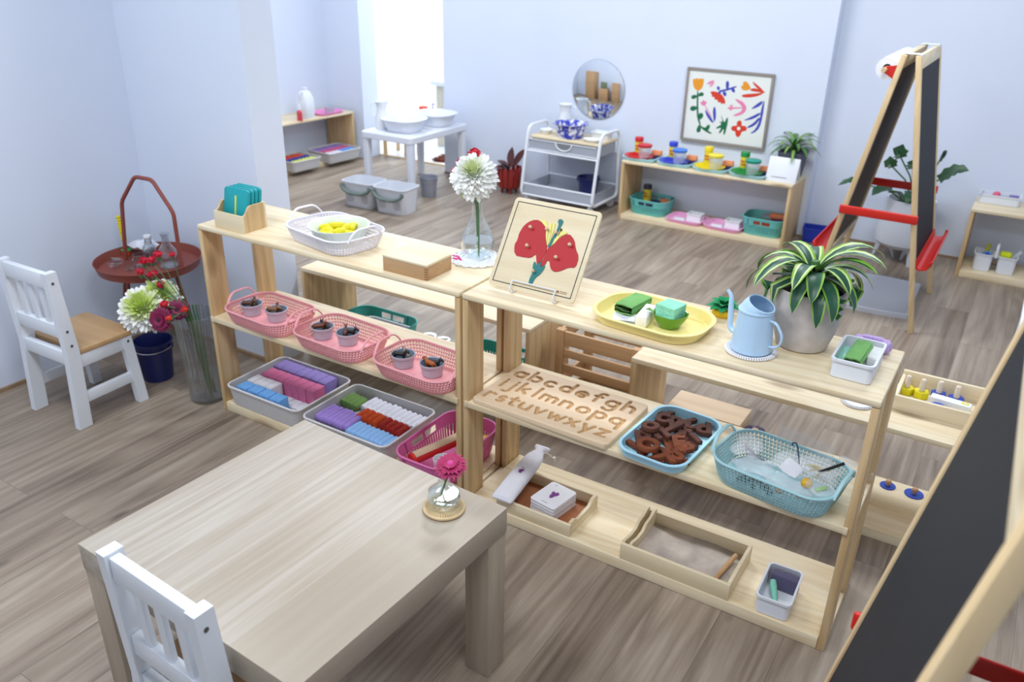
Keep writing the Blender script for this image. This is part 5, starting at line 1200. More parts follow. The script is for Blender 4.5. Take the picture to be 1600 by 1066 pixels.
G().lathe([(0.001, 0), (0.022, 0), (0.034, 0.008), (0.0415, 0.024), (0.038, 0.042), (0.024, 0.054), (0.0125, 0.060), (0.0115, 0.068), (0.014, 0.073), (0.0128, 0.074), (0.010, 0.068), (0.011, 0.061), (0.023, 0.052), (0.036, 0.041), (0.0395, 0.024), (0.033, 0.01), (0.021, 0.003), (0.001, 0.003)], 36).obj('glass', GLASS, t)
G().lathe([(0.001, 0.0035), (0.021, 0.0038), (0.0325, 0.0108), (0.0385, 0.024), (0.036, 0.036), (0.001, 0.036)], 28).obj('water', MATS['clear_water'], t)
hd = Vector((p.x+0.012, p.y+0.012, 0.625))
t = thing('gerbera', 'magenta gerbera daisy standing in the bud vase on table', 'flower', hd)
gerbera(t, (0, 0, 0), 0.043, (0.32, 0.12, 0), PETM, plain('gerbera_pink_disc', (200, 70, 140), 0.8))
stem(t, [(0, 0, -0.004), (-0.006, -0.004, -0.03), (-0.014, -0.012, -0.07), (-0.024, -0.014, -0.108)], 0.0028)
# ---------------------------------------------------------------- terracotta side table and what stands on it
TER = plain('terracotta_metal', (138, 70, 59), 0.5)
RX, RY, RZ = -1.765, 0.162, 0.452
t = thing('side_table', 'round terracotta metal tray table with tall arched handle by left wall', 'side table', (RX, RY, 0))
G().lathe([(0.001, RZ-0.008), (0.195, RZ-0.008), (0.205, RZ-0.004), (0.217, RZ+0.032), (0.219, RZ+0.034), (0.216, RZ+0.035), (0.203, RZ), (0.198, RZ-0.003), (0.001, RZ-0.003)], 64).obj('tray_top', TER, t)
for k in range(4):
    a = math.radians(-77)+k*PI/2; c, s = math.cos(a), math.sin(a)
    G().tube([(0.13*c, 0.13*s, RZ-0.0085), (0.23*c, 0.23*s, 0.0)], 0.0085, 10).obj('leg', TER, t)
pa, pb_ = at(196, 402, RZ+0.01), at(285, 426, RZ+0.004)
ex = Vector((pb_.x-pa.x, pb_.y-pa.y, 0)); 
nrm = ex.cross(Vector((0, 0, 1))).normalized()
def onplane(px, py):
    d = AR*((px-800)/CF)-AU*((py-533)/CF)+AF; k = (pa-CPOS).dot(nrm)/d.dot(nrm); return CPOS+d*k-Vector((RX, RY, 0))
hp = [Vector((pa.x-RX, pa.y-RY, RZ)), onplane(190, 315), onplane(210, 276), onplane(237, 281), onplane(271, 333), Vector((pb_.x-RX, pb_.y-RY, RZ-0.002))]
G().tube(rounded(hp, 0.022, 5), 0.0085, 12).obj('handle', TER, t)
def lathe_thing(name, label, cat, prof, m, loc, part='glass', rz=0, group=None, n=28, tilt=None):
    t = thing(name, label, cat, loc, rz, group); G().lathe(prof, n, M=tilt).obj(part, m, t); return t
TG = thin_glass('bottle_glass', (0.88, 0.905, 0.915), 0.02, 1.8)
p = at(237, 411, RZ)
t = lathe_thing('swing_top_bottle', 'small clear swing-top glass bottle with wire clip on terracotta table', 'bottle', [(0.001, 0), (0.028, 0), (0.03, 0.004), (0.03, 0.06), (0.026, 0.075), (0.015, 0.09), (0.014, 0.115), (0.012, 0.115), (0.013, 0.09), (0.024, 0.073), (0.028, 0.06), (0.028, 0.006), (0.001, 0.004)], TG, (p.x, p.y, RZ))
G().lathe([(0.001, 0.1155), (0.016, 0.1155), (0.017, 0.119), (0.015, 0.127), (0.001, 0.128)], 20).obj('stopper', WHITEC, t)
g = G()
for s in (-1, 1): g.tube(rounded([(s*0.0165, 0, 0.09), (s*0.02, 0, 0.11), (s*0.018, 0.004, 0.125)], 0.005), 0.0015, 6)
g.tube([(0.0165*math.cos(a), 0.0165*math.sin(a), 0.092) for a in [2*PI*j/20 for j in range(20)]], 0.0015, 6, closed=True)
g.obj('wire_clip', STEEL, t)
p = at(265, 416, RZ)
lathe_thing('glass_carafe', 'clear glass carafe with narrow neck by the table handle foot', 'carafe', [(0.001, 0), (0.038, 0), (0.042, 0.006), (0.043, 0.05), (0.036, 0.075), (0.018, 0.1), (0.015, 0.13), (0.021, 0.15), (0.0195, 0.15), (0.0135, 0.13), (0.0165, 0.1), (0.034, 0.074), (0.041, 0.05), (0.04, 0.008), (0.001, 0.004)], TG, (p.x, p.y, RZ))
TUM = [(0.001, 0), (0.017, 0), (0.018, 0.003), (0.021, 0.042), (0.0198, 0.042), (0.0168, 0.006), (0.001, 0.005)]
for px, py, lb, tl in ((188, 416, 'tiny clear glass lying on its side at left of tray table', Matrix.Translation((0, 0, 0.0205)) @ Matrix.Rotation(1.35, 4, 'X')), (203, 421, 'tiny clear glass standing upright at front of tray table', None), (221, 417, 'clear glass tumbler in the middle of the tray table', Matrix.Scale(1.35, 4))):
    p = at(px, py, RZ); lathe_thing('shot_glass', lb, 'glass', TUM, TG, (p.x, p.y, RZ), tilt=tl)
p = at(228, 399, RZ)
tag(crumple(0.12, 0.09, 0.045, 9).obj('lace_cloth', plain('lace_white', (226, 230, 238), 0.95, bump=0.6, bscale=150), None, (p.x, p.y, RZ+0.026)), 'crumpled white lace cloth behind the glasses on tray table', 'cloth')
p = at(199, 398, RZ)
t = thing('knitted_flower', 'yellow crochet flower stalk in red-orange mini pot on tray table', 'ornament', (p.x, p.y, RZ))
G().lathe([(0.001, 0), (0.018, 0), (0.022, 0.02), (0.001, 0.021)], 20).obj('mini_pot', plain('red_orange', (206, 86, 56), 0.6), t)
G().lathe([(0.001, 0.0215), (0.024, 0.0215), (0.024, 0.025), (0.001, 0.026)], 20).obj('green_disc', plain('craft_green', (58, 160, 84), 0.8), t)
G().tube([(0, 0, 0.024), (-0.002, 0, 0.05), (-0.004, 0, 0.065)], 0.007, 10).obj('green_stalk', MATS['craft_green'], t)
g = G()
for k in range(9): g.ball((-0.004-0.0015*k, 0, 0.07+0.0125*k), 0.0145-0.0004*k, (1.0, 0.8, 0.75), 12, 8)
g.obj('yellow_bloom', plain('yarn_yellow', (226, 208, 40), 0.9, bump=0.6), t)
NAVY = plain('navy_plastic', (26, 34, 92), 0.35)
def bucket(label, loc, r, h, m, rz=0.0, hmat=STEEL, group=None):
    t = thing('bucket', label, 'bucket', loc, rz, group)
    G().lathe([(0.001, 0), (r*.78, 0), (r*.8, 0.004), (r*.97, h-0.012), (r*1.04, h-0.01), (r*1.04, h), (r*.98, h+0.001), (r*.94, h-0.01), (r*.77, 0.008), (r*.74, 0.005), (0.001, 0.005)], 36).obj('pail', m, t)
    for s in (-1, 1): G().box((s*r*1.05, 0, h-0.02), (0.01, 0.018, 0.02), 0.003).obj('handle_lug', m, t)
    G().tube([(r*1.07*math.cos(a), -r*1.05*abs(math.sin(a))-0.002, h-0.02-0.012*abs(math.sin(a))) for a in [PI*j/18 for j in range(19)]], 0.0022, 8).obj('wire_handle', hmat, t)
    return t
bucket('navy blue bucket with wire handle on floor under terracotta table', (-1.645, 0.035, 0), 0.078, 0.178, NAVY, 0.5)

# ribbed glass vase of cut flowers
VX2, VY2, VH = -1.318, 0.028, 0.385
t = thing('ribbed_vase', 'tall ribbed smoky glass vase on floor beside the left shelf', 'vase', (VX2, VY2, 0), 0)
rb = lambda a, z: 1+0.045*math.cos(a*36)
RIB = thin_glass('ribbed_glass', (0.90, 0.915, 0.925), 0.05, 1.9)
G().lathe([(0.001, 0.0), (0.062, 0.0), (0.066, 0.004), (0.073, 0.2), (0.086, VH), (0.083, VH), (0.0705, 0.2), (0.063, 0.014), (0.001, 0.012)], 240, fn=rb).obj('glass', RIB, t)
G().lathe([(0.001, 0.0125), (0.06, 0.0128), (0.0665, 0.115), (0.001, 0.115)], 32).obj('water', MATS['clear_water'], t)
def cut(label, name, px, py, y, build, group='cut flowers in the ribbed vase', r=0.0028, lean=0.0):
    hd = aty(px, py, y); f = thing(name, label, 'flower', hd, 0, group); build(f)
    rim = Vector((VX2-0.03+lean, VY2-0.03+0.02*random.random(), VH+0.005))-hd; bot = Vector((VX2+0.02+0.02*random.random(), VY2+0.015, 0.03))-hd
    stem(f, [(0, 0, -0.01), tuple((Vector((0, 0, -0.04))*0.5+rim*0.5)+Vector((0, 0, 0.02))), tuple(rim), tuple(bot)], r); return f
cut('lime-hearted white chrysanthemum drooping over the chair seat', 'chrysanthemum', 224, 484, -0.07, lambda f: mum(f, (0, 0, 0), 0.096, (0.5, 0.55, 0), 0.3))
cut('lime-hearted white chrysanthemum leaning on the ribbed vase, right of another', 'chrysanthemum', 249, 466, 0.01, lambda f: mum(f, (0, 0, 0), 0.085, (0.35, 0.5, 0), 0.36))
cut('dark magenta gerbera facing front, below the two chrysanthemums', 'gerbera', 249, 500, -0.10, lambda f: gerbera(f, (0, 0, 0), 0.056, (1.25, 0, 0.35), PETD))
cut('dark magenta gerbera turned aside, at the ribbed vase rim', 'gerbera', 277, 484, -0.02, lambda f: gerbera(f, (0, 0, 0), 0.05, (0.9, 0.5, 0.3), PETD))
cut('single scarlet rose between chrysanthemum and gerbera', 'spray_rose', 256, 475, -0.06, lambda f: frill(f, (0, 0, 0), 0.024, PETR, 5))
cut('orange-red rose at right of the vase bunch', 'spray_rose', 289, 483, -0.04, lambda f: frill(f, (0, 0, 0), 0.018, PETO, 6))
cut('small orange-red rose below the dark gerbera', 'spray_rose', 264, 497, -0.09, lambda f: frill(f, (0, 0, 0), 0.016, PETO, 7))
for k, (px, py, w_) in enumerate(((224, 407, 'upper left'), (237, 405, 'upper centre'), (247, 396, 'topmost'), (219, 424, 'lowest left'), (239, 427, 'middle'), (251, 444, 'lowest right'), (269, 397, 'far right'))):
    cut('red spray carnation in front of tray table, %s of the tall sprig' % w_, 'spray_carnation', px, py, -0.03+0.012*(k % 3), lambda f, k=k: frill(f, (0, 0, 0), 0.023 if k != 6 else 0.015, PETR, k+10), 'red carnations on tall sprigs', 0.0017, 0.015)
f = thing('foliage_stem', 'bundle of bare green stems leaning inside the ribbed vase', 'flower', (VX2, VY2, 0))
for k in range(5): G().tube([(0.0+0.012*k, 0.01-0.006*k, 0.02), (-0.02+0.012*k, 0.0, 0.2), (-0.052+0.012*k, -0.02+0.008*k, VH+0.03)], 0.003, 6).obj('stem', STEMG, f)

# ---------------------------------------------------------------- far wash corner
t = thing('plastic_table', 'white plastic table carrying two wash basins near the doorway', 'table', (0, 0, 0))
X0, X1, Y0, Y1, TZ = -2.965, -2.480, 2.885, 3.605, 0.455
cx, cy = (X0+X1)/2, (Y0+Y1)/2
M = Matrix.Translation((cx, cy, 0))
G().rloft([(X1-X0-0.01, Y1-Y0-0.01, 0.03, TZ-0.05), (X1-X0, Y1-Y0, 0.03, TZ-0.045), (X1-X0, Y1-Y0, 0.03, TZ-0.006), (X1-X0-0.012, Y1-Y0-0.012, 0.026, TZ)], M=M).obj('table_top', WHITEPL, t)
for x in (-1, 1):
    for y in (-1, 1):
        lx, ly = cx+x*((X1-X0)/2-0.035), cy+y*((Y1-Y0)/2-0.035)
        G().rloft([(0.045, 0.045, 0.012, 0), (0.058, 0.058, 0.015, TZ-0.0505)], M=Matrix.Translation((lx, ly, 0))).obj('leg', WHITEPL, t)
def basin(label, loc, rz):
    t = thing('wash_basin', label, 'basin', loc, rz, 'white wash basins')
    G().rloft([(0.22, 0.19, 0.07, 0), (0.235, 0.205, 0.075, 0.004), (0.30, 0.27, 0.11, 0.082), (0.335, 0.30, 0.12, 0.088), (0.335, 0.30, 0.12, 0.094), (0.30, 0.265, 0.11, 0.093), (0.28, 0.25, 0.10, 0.08), (0.225, 0.195, 0.07, 0.009), (0.21, 0.18, 0.06, 0.006)], n=7).obj('basin_body', WHITEPL, t)
    return t
basin('white wash basin nearer the camera on the plastic table', (-2.700, 3.085, TZ), 0.1); basin('white wash basin at the far end of the plastic table', (-2.655, 3.415, TZ), 0.0)
def pitcher(label, loc, h, rz):
    t = thing('pitcher', label, 'pitcher', loc, rz, 'white enamel pitchers'); k = h/0.2
    def fn(a, z): return 1+(0.22*max(0, math.cos(a))**8 if z > 0.16*k else 0)
    G().lathe([(0.001, 0), (0.05*k, 0), (0.053*k, 0.004), (0.052*k, 0.07*k), (0.036*k, 0.14*k), (0.040*k, 0.18*k), (0.05*k, 0.2*k), (0.047*k, 0.2*k), (0.036*k, 0.178*k), (0.033*k, 0.14*k), (0.048*k, 0.07*k), (0.047*k, 0.008), (0.001, 0.006)], 36, fn=fn).obj('jug', WHITEC, t)
    G().tube(rounded([(-0.04*k, 0, 0.185*k), (-0.075*k, 0, 0.19*k), (-0.088*k, 0, 0.13*k), (-0.051*k, 0, 0.075*k)], 0.03, 6), 0.0065*k, 10, flat=0.7).obj('handle', WHITEC, t)
    return t
pitcher('white enamel pitcher beside the basins on plastic table', (-2.892, 3.06, TZ), 0.2, math.radians(25))
t = thing('lidded_jar', 'small white jar with orange lid behind the far basin', 'jar', (-2.86, 3.53, TZ))
G().lathe([(0.001, 0), (0.028, 0), (0.03, 0.003), (0.03, 0.075), (0.001, 0.075)], 24).obj('jar_body', WHITEC, t); G().lathe([(0.001, 0.0755), (0.035, 0.0755), (0.035, 0.1), (0.032, 0.104), (0.001, 0.104)], 24).obj('lid', plain('orange_lid', (226, 86, 40), 0.45), t)
t = thing('pump_bottle', 'small purple pump bottle behind the far basin', 'bottle', (-2.80, 3.575, TZ)); PPL = plain('violet_plastic', (134, 98, 196), 0.4)
G().lathe([(0.001, 0), (0.022, 0), (0.023, 0.003), (0.021, 0.07), (0.009, 0.085), (0.009, 0.095), (0.001, 0.095)], 20).obj('flask', PPL, t)
G().tube([(0, 0, 0.095), (0, 0, 0.118)], 0.004, 8).obj('pump_stem', PPL, t); G().box((0.006, 0, 0.122), (0.03, 0.013, 0.009), 0.003).obj('pump_head', PPL, t)
def hamper(label, loc, rz):
    t = thing('laundry_tub', label, 'basket', loc, rz, 'light grey carrier baskets')
    w_, d_, h_ = 0.285, 0.222, 0.185
    bin_mesh(w_, d_, h_, 0.05, 0.022, 0.004, 0.005).obj('tub', GREYPL, t)
    SAGE = plain('sage_grey_plastic', (100, 114, 108), 0.5)
    hd = rounded([(-w_*0.40, -d_/2-0.006, h_-0.03), (-w_*0.33, -d_/2-0.012, h_-0.055), (-w_*0.15, -d_/2-0.014, h_-0.075), (w_*0.2, -d_/2-0.014, h_-0.075), (w_*0.40, -d_/2-0.012, h_-0.055), (w_*0.47, -d_/2-0.004, h_-0.03)], 0.02, 4)
    G().tube(hd, 0.0165, 10, flat=0.7).obj('handle', SAGE, t)
    for s in (-0.40, 0.47): G().lathe([(0.001, -0.002), (0.014, -0.002), (0.014, 0.01), (0.001, 0.011)], 18, M=Matrix.Translation((w_*s*0.97, -d_/2-0.002, h_-0.03)) @ Matrix.Rotation(PI/2, 4, 'X')).obj('hinge_boss', SAGE, t)
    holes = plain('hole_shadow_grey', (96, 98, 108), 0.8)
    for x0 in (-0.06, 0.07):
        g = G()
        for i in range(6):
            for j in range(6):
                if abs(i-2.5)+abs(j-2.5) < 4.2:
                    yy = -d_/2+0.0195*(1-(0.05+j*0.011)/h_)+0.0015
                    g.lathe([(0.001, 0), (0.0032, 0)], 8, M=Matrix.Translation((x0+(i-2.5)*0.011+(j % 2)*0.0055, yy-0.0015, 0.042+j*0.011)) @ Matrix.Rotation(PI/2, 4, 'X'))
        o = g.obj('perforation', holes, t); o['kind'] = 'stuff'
    return t
hamper('light grey carrier basket, left of two in front of the plastic table', (-2.688, 2.592, 0), 0.06); hamper('light grey carrier basket, right of two in front of plastic table', (-2.398, 2.598, 0), 0.06)
bucket('grey metal-look bucket beside leg of the white plastic table', (-2.452, 3.045, 0), 0.066, 0.152, plain('zinc_grey', (152, 156, 168), 0.4, 0.3), 0.2)
t = thing('planter', 'red slatted footed planter with dark red leaves by back wall', 'potted plant', (-2.02, 3.50, 0)); RPOT = plain('lacquer_red', (142, 34, 30), 0.4)
for k in range(14):
    a = 2*PI*k/14; g = G()
    def sec(r, z, hw): return [(r*math.cos(a+s*hw), r*math.sin(a+s*hw), z) if i < 2 else ((r-0.01)*math.cos(a+s*hw), (r-0.01)*math.sin(a+s*hw), z) for i, s in enumerate((-1, 1, 1, -1))]
    g.loft([sec(0.055, 0.035, 0.19), sec(0.085, 0.05, 0.19), (sec(0.096, 0.1, 0.19)), sec(0.098, 0.16, 0.18), sec(0.097, 0.19, 0.16), sec(0.095, 0.2, 0.08)]); g.obj('pot_slat', RPOT, t)
G().lathe([(0.001, 0.034), (0.07, 0.038), (0.084, 0.06), (0.086, 0.15), (0.001, 0.15)], 28).obj('liner', plain('dark_red_liner', (92, 24, 24), 0.5), t)
for k in range(4):
    a = PI/4+PI/2*k; G().box((0.055*math.cos(a), 0.055*math.sin(a), 0.0175), (0.016, 0.016, 0.035), 0.002).obj('foot', RPOT, t)
RUB = plain('burgundy_leaf', (84, 46, 46), 0.35, var=0.2); RUB2 = plain('dark_green_leaf', (44, 54, 44), 0.35)
for k, (az, e0, e1, L, wd) in enumerate(((2.9, 0.9, 0.1, 0.16, 0.035), (3.4, 0.7, -0.3, 0.15, 0.04), (1.6, 1.45, 1.3, 0.20, 0.028), (0.2, 1.1, 0.9, 0.24, 0.026), (-1.9, 0.8, -0.1, 0.13, 0.035), (4.2, 1.2, 0.3, 0.13, 0.03))):
    G().leaf(curl((0, 0, 0.148), az, e0, e1, L, 7), wd, (0, 0), 0.3, nrm=(0.2, -1, 0.4) if k in (2, 3) else (0, 0, 1), prof=lambda s: 0.12+0.95*max(0, math.sin(PI*max(0, (s-0.2)/0.82)))).obj('leaf', RUB2 if k in (4, 5) else RUB, t, sharp=70)
tag(G().leaf(curl((0, 0, 0.004), 0.2, 0.12, -0.1, 0.06, 5), 0.014, (0, 0), 0.2).obj('fallen_leaf', GREENL, None, (-2.69, 3.59, 0.001)), 'single fallen green leaf on floor near the plastic table', 'leaf')
# far alcove shelf: jug, pink tray, bins of cloths
ZF = LH
t = thing('detergent_jug', 'white plastic jug with moulded handle on the far alcove shelf', 'jug', (-3.80, 3.18, ZF), math.radians(95))
G().rloft([(0.12, 0.085, 0.02, 0), (0.125, 0.09, 0.022, 0.004), (0.125, 0.09, 0.022, 0.15), (0.085, 0.06, 0.02, 0.205), (0.045, 0.045, 0.02, 0.218), (0.04, 0.04, 0.018, 0.225)]).obj('body', WHITEPL, t)
G().lathe([(0.001, 0.2255), (0.02, 0.2255), (0.02, 0.245), (0.001, 0.246)], 20).obj('cap', WHITEPL, t)
G().tube(rounded([(-0.058, 0, 0.155), (-0.066, 0, 0.215), (-0.012, 0, 0.214)], 0.02), 0.009, 8).obj('handle', WHITEPL, t)
PKT = plain('candy_pink_plastic', (240, 150, 206), 0.4)
def grip_tray(label, loc, rz, wd, dp, h, m, group=None):
    t = thing('serving_tray', label, 'tray', loc, rz, group); tray_mesh(wd, dp, h, 0.05, 0.016, 0.006).obj('tray_body', m, t); return t
grip_tray('candy pink tray holding grey bowl on far alcove shelf', (-3.815, 3.43, ZF), math.radians(86), 0.27, 0.19, 0.022, PKT)
t = thing('grey_bowl', 'small lilac grey bowl on the candy pink tray', 'bowl', (-3.79, 3.44, ZF+0.0035)); G().lathe([(0.001, 0), (0.034, 0), (0.037, 0.003), (0.045, 0.05), (0.042, 0.05), (0.034, 0.007), (0.001, 0.006)], 28).obj('cup', plain('lilac_grey_ceramic', (186, 184, 196)), t)
t = thing('squeeze_bottle', 'clear and red squeeze bottle at left of white jug', 'bottle', (-3.76, 3.06, ZF)); G().lathe([(0.001, 0), (0.022, 0), (0.022, 0.07), (0.01, 0.085), (0.001, 0.085)], 20).obj('flask', plain('red_label', (206, 70, 80), 0.4), t); G().lathe([(0.001, 0.0855), (0.012, 0.0855), (0.01, 0.12), (0.003, 0.135), (0.001, 0.135)], 16).obj('nozzle', WHITEPL, t)
woven_bin('pale woven bin of orange and yellow cloths on alcove shelf, nearer', (-3.79, 3.005, 0.036), math.radians(86.5), 0.31, 0.30, 0.085, 'pale woven bins in the alcove'); woven_bin('pale woven bin of pink and violet cloths on alcove shelf, farther', (-3.765, 3.43, 0.036), math.radians(86.5), 0.37, 0.30, 0.085, 'pale woven bins in the alcove')
def strip(n, x0, x1, y0, y1, c, nm, lb, seed):
    m = cloth_mat('terry_'+nm.replace(' ', '_'), c)
    row(n, (x0, y0), (x1, y1), 0.036+0.05, lambda: roll_mesh(0.075, 0.015, seed).obj('rolled_cloth', m), lambda i: '%s rolled cloth, %s in row of %s' % (nm, nth(i, n), lb), math.radians(90), 0.002, seed, nm+' cloths in the alcove bins')
strip(7, -3.855, -3.855, 2.90, 3.11, (216, 84, 40), 'burnt orange', 'the nearer alcove bin', 1); strip(7, -3.765, -3.765, 2.90, 3.11, (60, 64, 150), 'indigo', 'nearer alcove bin', 2); strip(6, -3.69, -3.69, 2.90, 3.10, (214, 226, 110), 'pale yellow-green', 'the nearer alcove bin front', 3)
strip(9, -3.855, -3.85, 3.285, 3.565, (140, 112, 196), 'violet', 'the farther alcove bin', 4); strip(8, -3.77, -3.765, 3.315, 3.575, (206, 98, 142), 'rose pink', 'the farther alcove bin', 5); strip(4, -3.685, -3.68, 3.435, 3.555, (98, 158, 226), 'sky blue', 'the farther alcove bin front', 6); strip(4, -3.685, -3.68, 3.285, 3.395, (228, 226, 232), 'white', 'the farther alcove bin front', 7)
# beyond the doorway
g = G(); rd = random.Random(4)
for i in range(900):
    x, y = rd.uniform(-.22, .16), rd.uniform(-.12, .12); a = rd.uniform(0, 6.28)
    g.leaf([(x, y, 0.004), (x+.008*math.cos(a), y+.008*math.sin(a), 0.018), (x+.022*math.cos(a), y+.022*math.sin(a), 0.022+rd.uniform(-.008, .006))], 0.005, (rd.randrange(2),))
g.prism(rrect(0.40, 0.26, 0.03), 0, 0.006)
o = g.obj('shaggy_rug', [plain('rust_shag', (126, 58, 30), 0.95), plain('dark_rust_shag', (84, 40, 24), 0.95)], None, (-2.93, 4.12, 0.0), (0, 0, 0.2)); tag(o, 'small rust brown shaggy rug just beyond the doorway', 'rug')
t = thing('counter', 'white-topped counter on beige post in the bright room beyond', 'table', (-3.44, 4.5, 0))
G().box2((-0.045, -0.05, 0.56), (0.9, 0.5, 0.60), 0.004).obj('counter_top', WHITEP, t); BEI = plain('beige_post', (204, 196, 176), 0.6)
for x, y in ((0.02, 0.02), (0.84, 0.02), (0.02, 0.43), (0.84, 0.43)): G().box2((x-0.03, y-0.03, 0), (x+0.03, y+0.03, 0.5595), 0.003).obj('leg', BEI, t)
t = thing('stool', 'low wooden stool behind the plastic table, beyond the doorway', 'stool', (-3.50, 4.03, 0))
for x in (-0.12, 0.12):
    for y in (-0.09, 0.09): G().box((x, y, 0.12), (0.03, 0.03, 0.24), 0.003).obj('leg', PINEZ, t)
G().box((0, 0, 0.252), (0.30, 0.24, 0.022), 0.004).obj('seat', PINE, t)

# ---------------------------------------------------------------- mesh cart, mirror, picture
MESHM = milky('perforated_grey_metal', (186, 192, 204), 0.62, 0.5)
KX, KY = -1.765, 3.31
t = thing('serving_cart', 'white metal cart with wooden top and mesh drawer under the mirror', 'cart', (KX, KY, 0), math.radians(-1)); KW = 0.585; CWH = plain('white_tube', (228, 232, 238), 0.35)
for x in (0, KW):
    loop = rounded([(x, -0.055, 0.075), (x, 0.035, 0.565), (x, 0.31, 0.565), (x, 0.345, 0.075)], 0.06, 6, True)
    G().tube(loop, 0.0115, 10, closed=True).obj('side_frame', CWH, t)
for y, z in ((0.004, 0.395), (-0.035, 0.16), (-0.04, 0.082), (0.338, 0.16), (0.33, 0.40)): G().tube([(0.0, y, z), (KW, y, z)], 0.007, 8).obj('cross_bar', CWH, t)
G().box2((0.012, 0.03, 0.482), (KW-0.012, 0.315, 0.5), 0.003).obj('wooden_top', BIRCH, t)
g = G().box2((0.02, 0.016, 0.408), (KW-0.02, 0.020, 0.475)).box2((0.02, 0.30, 0.408), (KW-0.02, 0.304, 0.475)).box2((0.02, 0.0202, 0.408), (0.024, 0.2998, 0.475)).box2((KW-0.024, 0.0202, 0.408), (KW-0.02, 0.2998, 0.475)).box2((0.024, 0.0202, 0.404), (KW-0.024, 0.2998, 0.408))
dr = g.obj('drawer', MESHM, t)
G().tube([(0.019, 0.014, 0.408), (KW-0.019, 0.014, 0.408), (KW-0.019, 0.014, 0.476), (0.019, 0.014, 0.476)], 0.0035, 6, closed=True).obj('drawer_rim', CWH, dr)
G().tube([(KW*0.52+0.065*math.cos(a), 0.012, 0.474+0.05*math.sin(a)) for a in [PI+PI*j/14 for j in range(15)]], 0.005, 8).obj('finger_pull', CWH, dr)
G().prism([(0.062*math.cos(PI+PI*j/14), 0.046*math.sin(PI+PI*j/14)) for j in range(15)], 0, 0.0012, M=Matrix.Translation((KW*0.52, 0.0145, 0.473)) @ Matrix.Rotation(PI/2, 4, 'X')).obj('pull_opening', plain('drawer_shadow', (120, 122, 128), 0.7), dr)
g = G().box2((0.015, -0.036, 0.078), (KW-0.015, 0.334, 0.083)).box2((0.015, -0.040, 0.0832), (KW-0.015, -0.037, 0.155)).box2((0.015, 0.334, 0.0832), (KW-0.015, 0.337, 0.155)).box2((0.012, -0.036, 0.0832), (0.015, 0.333, 0.155)).box2((KW-0.015, -0.036, 0.0832), (KW-0.012, 0.333, 0.155))
g.obj('mesh_tray', MESHM, t)
g = G().box2((0.02, 0.336, 0.165), (KW-0.02, 0.338, 0.39)); g.obj('mesh_back', milky('perforated_back', (196, 202, 214), 0.4, 0.5), t)
for x in (0.03, KW-0.03):
    for y in (-0.015, 0.30):
        c_ = G().lathe([(0.001, -0.011), (0.026, -0.011), (0.03, -0.006), (0.03, 0.006), (0.026, 0.011), (0.001, 0.011)], 22, M=Matrix.Translation((x, y, 0.03)) @ Matrix.Rotation(PI/2, 4, 'X')).obj('caster', WHITEPL, t)
        G().box((x, y, 0.063), (0.02, 0.03, 0.024), 0.004).obj('caster_fork', CWH, c_)
bucket('dark blue bucket standing in the bottom mesh tray of cart', (-1.34, 3.50, 0.0835), 0.078, 0.14, NAVY, 0.4, NAVY)
def delft():
    n = NT('blue_white_splash'); v = n.coord(); f = n.noise(v, 30, 3, 0.6)
    n.set(Base_Color=n.ramp(f, [(0.44, rgb(232, 234, 240)), (0.52, rgb(52, 66, 176))]), Roughness=0.2); return n.m
DEL = delft()
p = Vector((-1.475, 3.44))
t = thing('wash_bowl', 'blue and white splashed enamel bowl on the cart top', 'bowl', (p.x, p.y, 0.5))
G().lathe([(0.001, 0), (0.085, 0), (0.09, 0.004), (0.108, 0.085), (0.125, 0.098), (0.126, 0.102), (0.12, 0.102), (0.104, 0.088), (0.086, 0.01), (0.001, 0.007)], 44, fn=lambda a, z: 1+0.02*math.sin(a*9)*(z > 0.09)).obj('bowl_body', DEL, t)
t = thing('shallow_dish', 'shallow white oval dish at front right of cart top', 'dish', (-1.275, 3.385, 0.5)); G().lathe([(0.001, 0), (0.04, 0), (0.065, 0.022), (0.062, 0.023), (0.038, 0.006), (0.001, 0.005)], 32, sy=0.8).obj('dish_body', WHITEC, t)
t = thing('small_dish', 'small white dish at left end of the cart top', 'dish', (-1.685, 3.46, 0.5)); G().lathe([(0.001, 0), (0.03, 0), (0.05, 0.03), (0.047, 0.031), (0.028, 0.006), (0.001, 0.005)], 32).obj('dish_body', WHITEC, t)
tag(bin_mesh(0.15, 0.10, 0.045, 0.02, 0.008).obj('soap_tray', WHITEC, None, (-1.28, 3.55, 0.5)), 'white rectangular dish at back right of the cart top', 'dish')
pitcher('white enamel pitcher at back of the cart, left of mirror', (-1.60, 3.585, 0.5), 0.20, math.radians(185))
t = thing('wall_mirror', 'round frameless mirror on back wall above the cart', 'mirror', (-1.402, 3.698, 0.806)); n = NT('mirror_silver'); n.set(Base_Color=(0.86, 0.88, 0.88, 1), Metallic=1.0, Roughness=0.01)
G().lathe([(0.001, 0.006), (0.205, 0.006), (0.207, 0.0055)], 72, M=Matrix.Rotation(PI/2, 4, 'X'), cap0=True).obj('mirror_glass', n.m, t)
G().lathe([(0.2072, 0.006), (0.2085, 0.0045), (0.2085, 0.0), (0.001, 0.0)], 72, M=Matrix.Rotation(PI/2, 4, 'X')).obj('bevel_edge', plain('mirror_edge', (150, 158, 168), 0.3, 0.6), t)
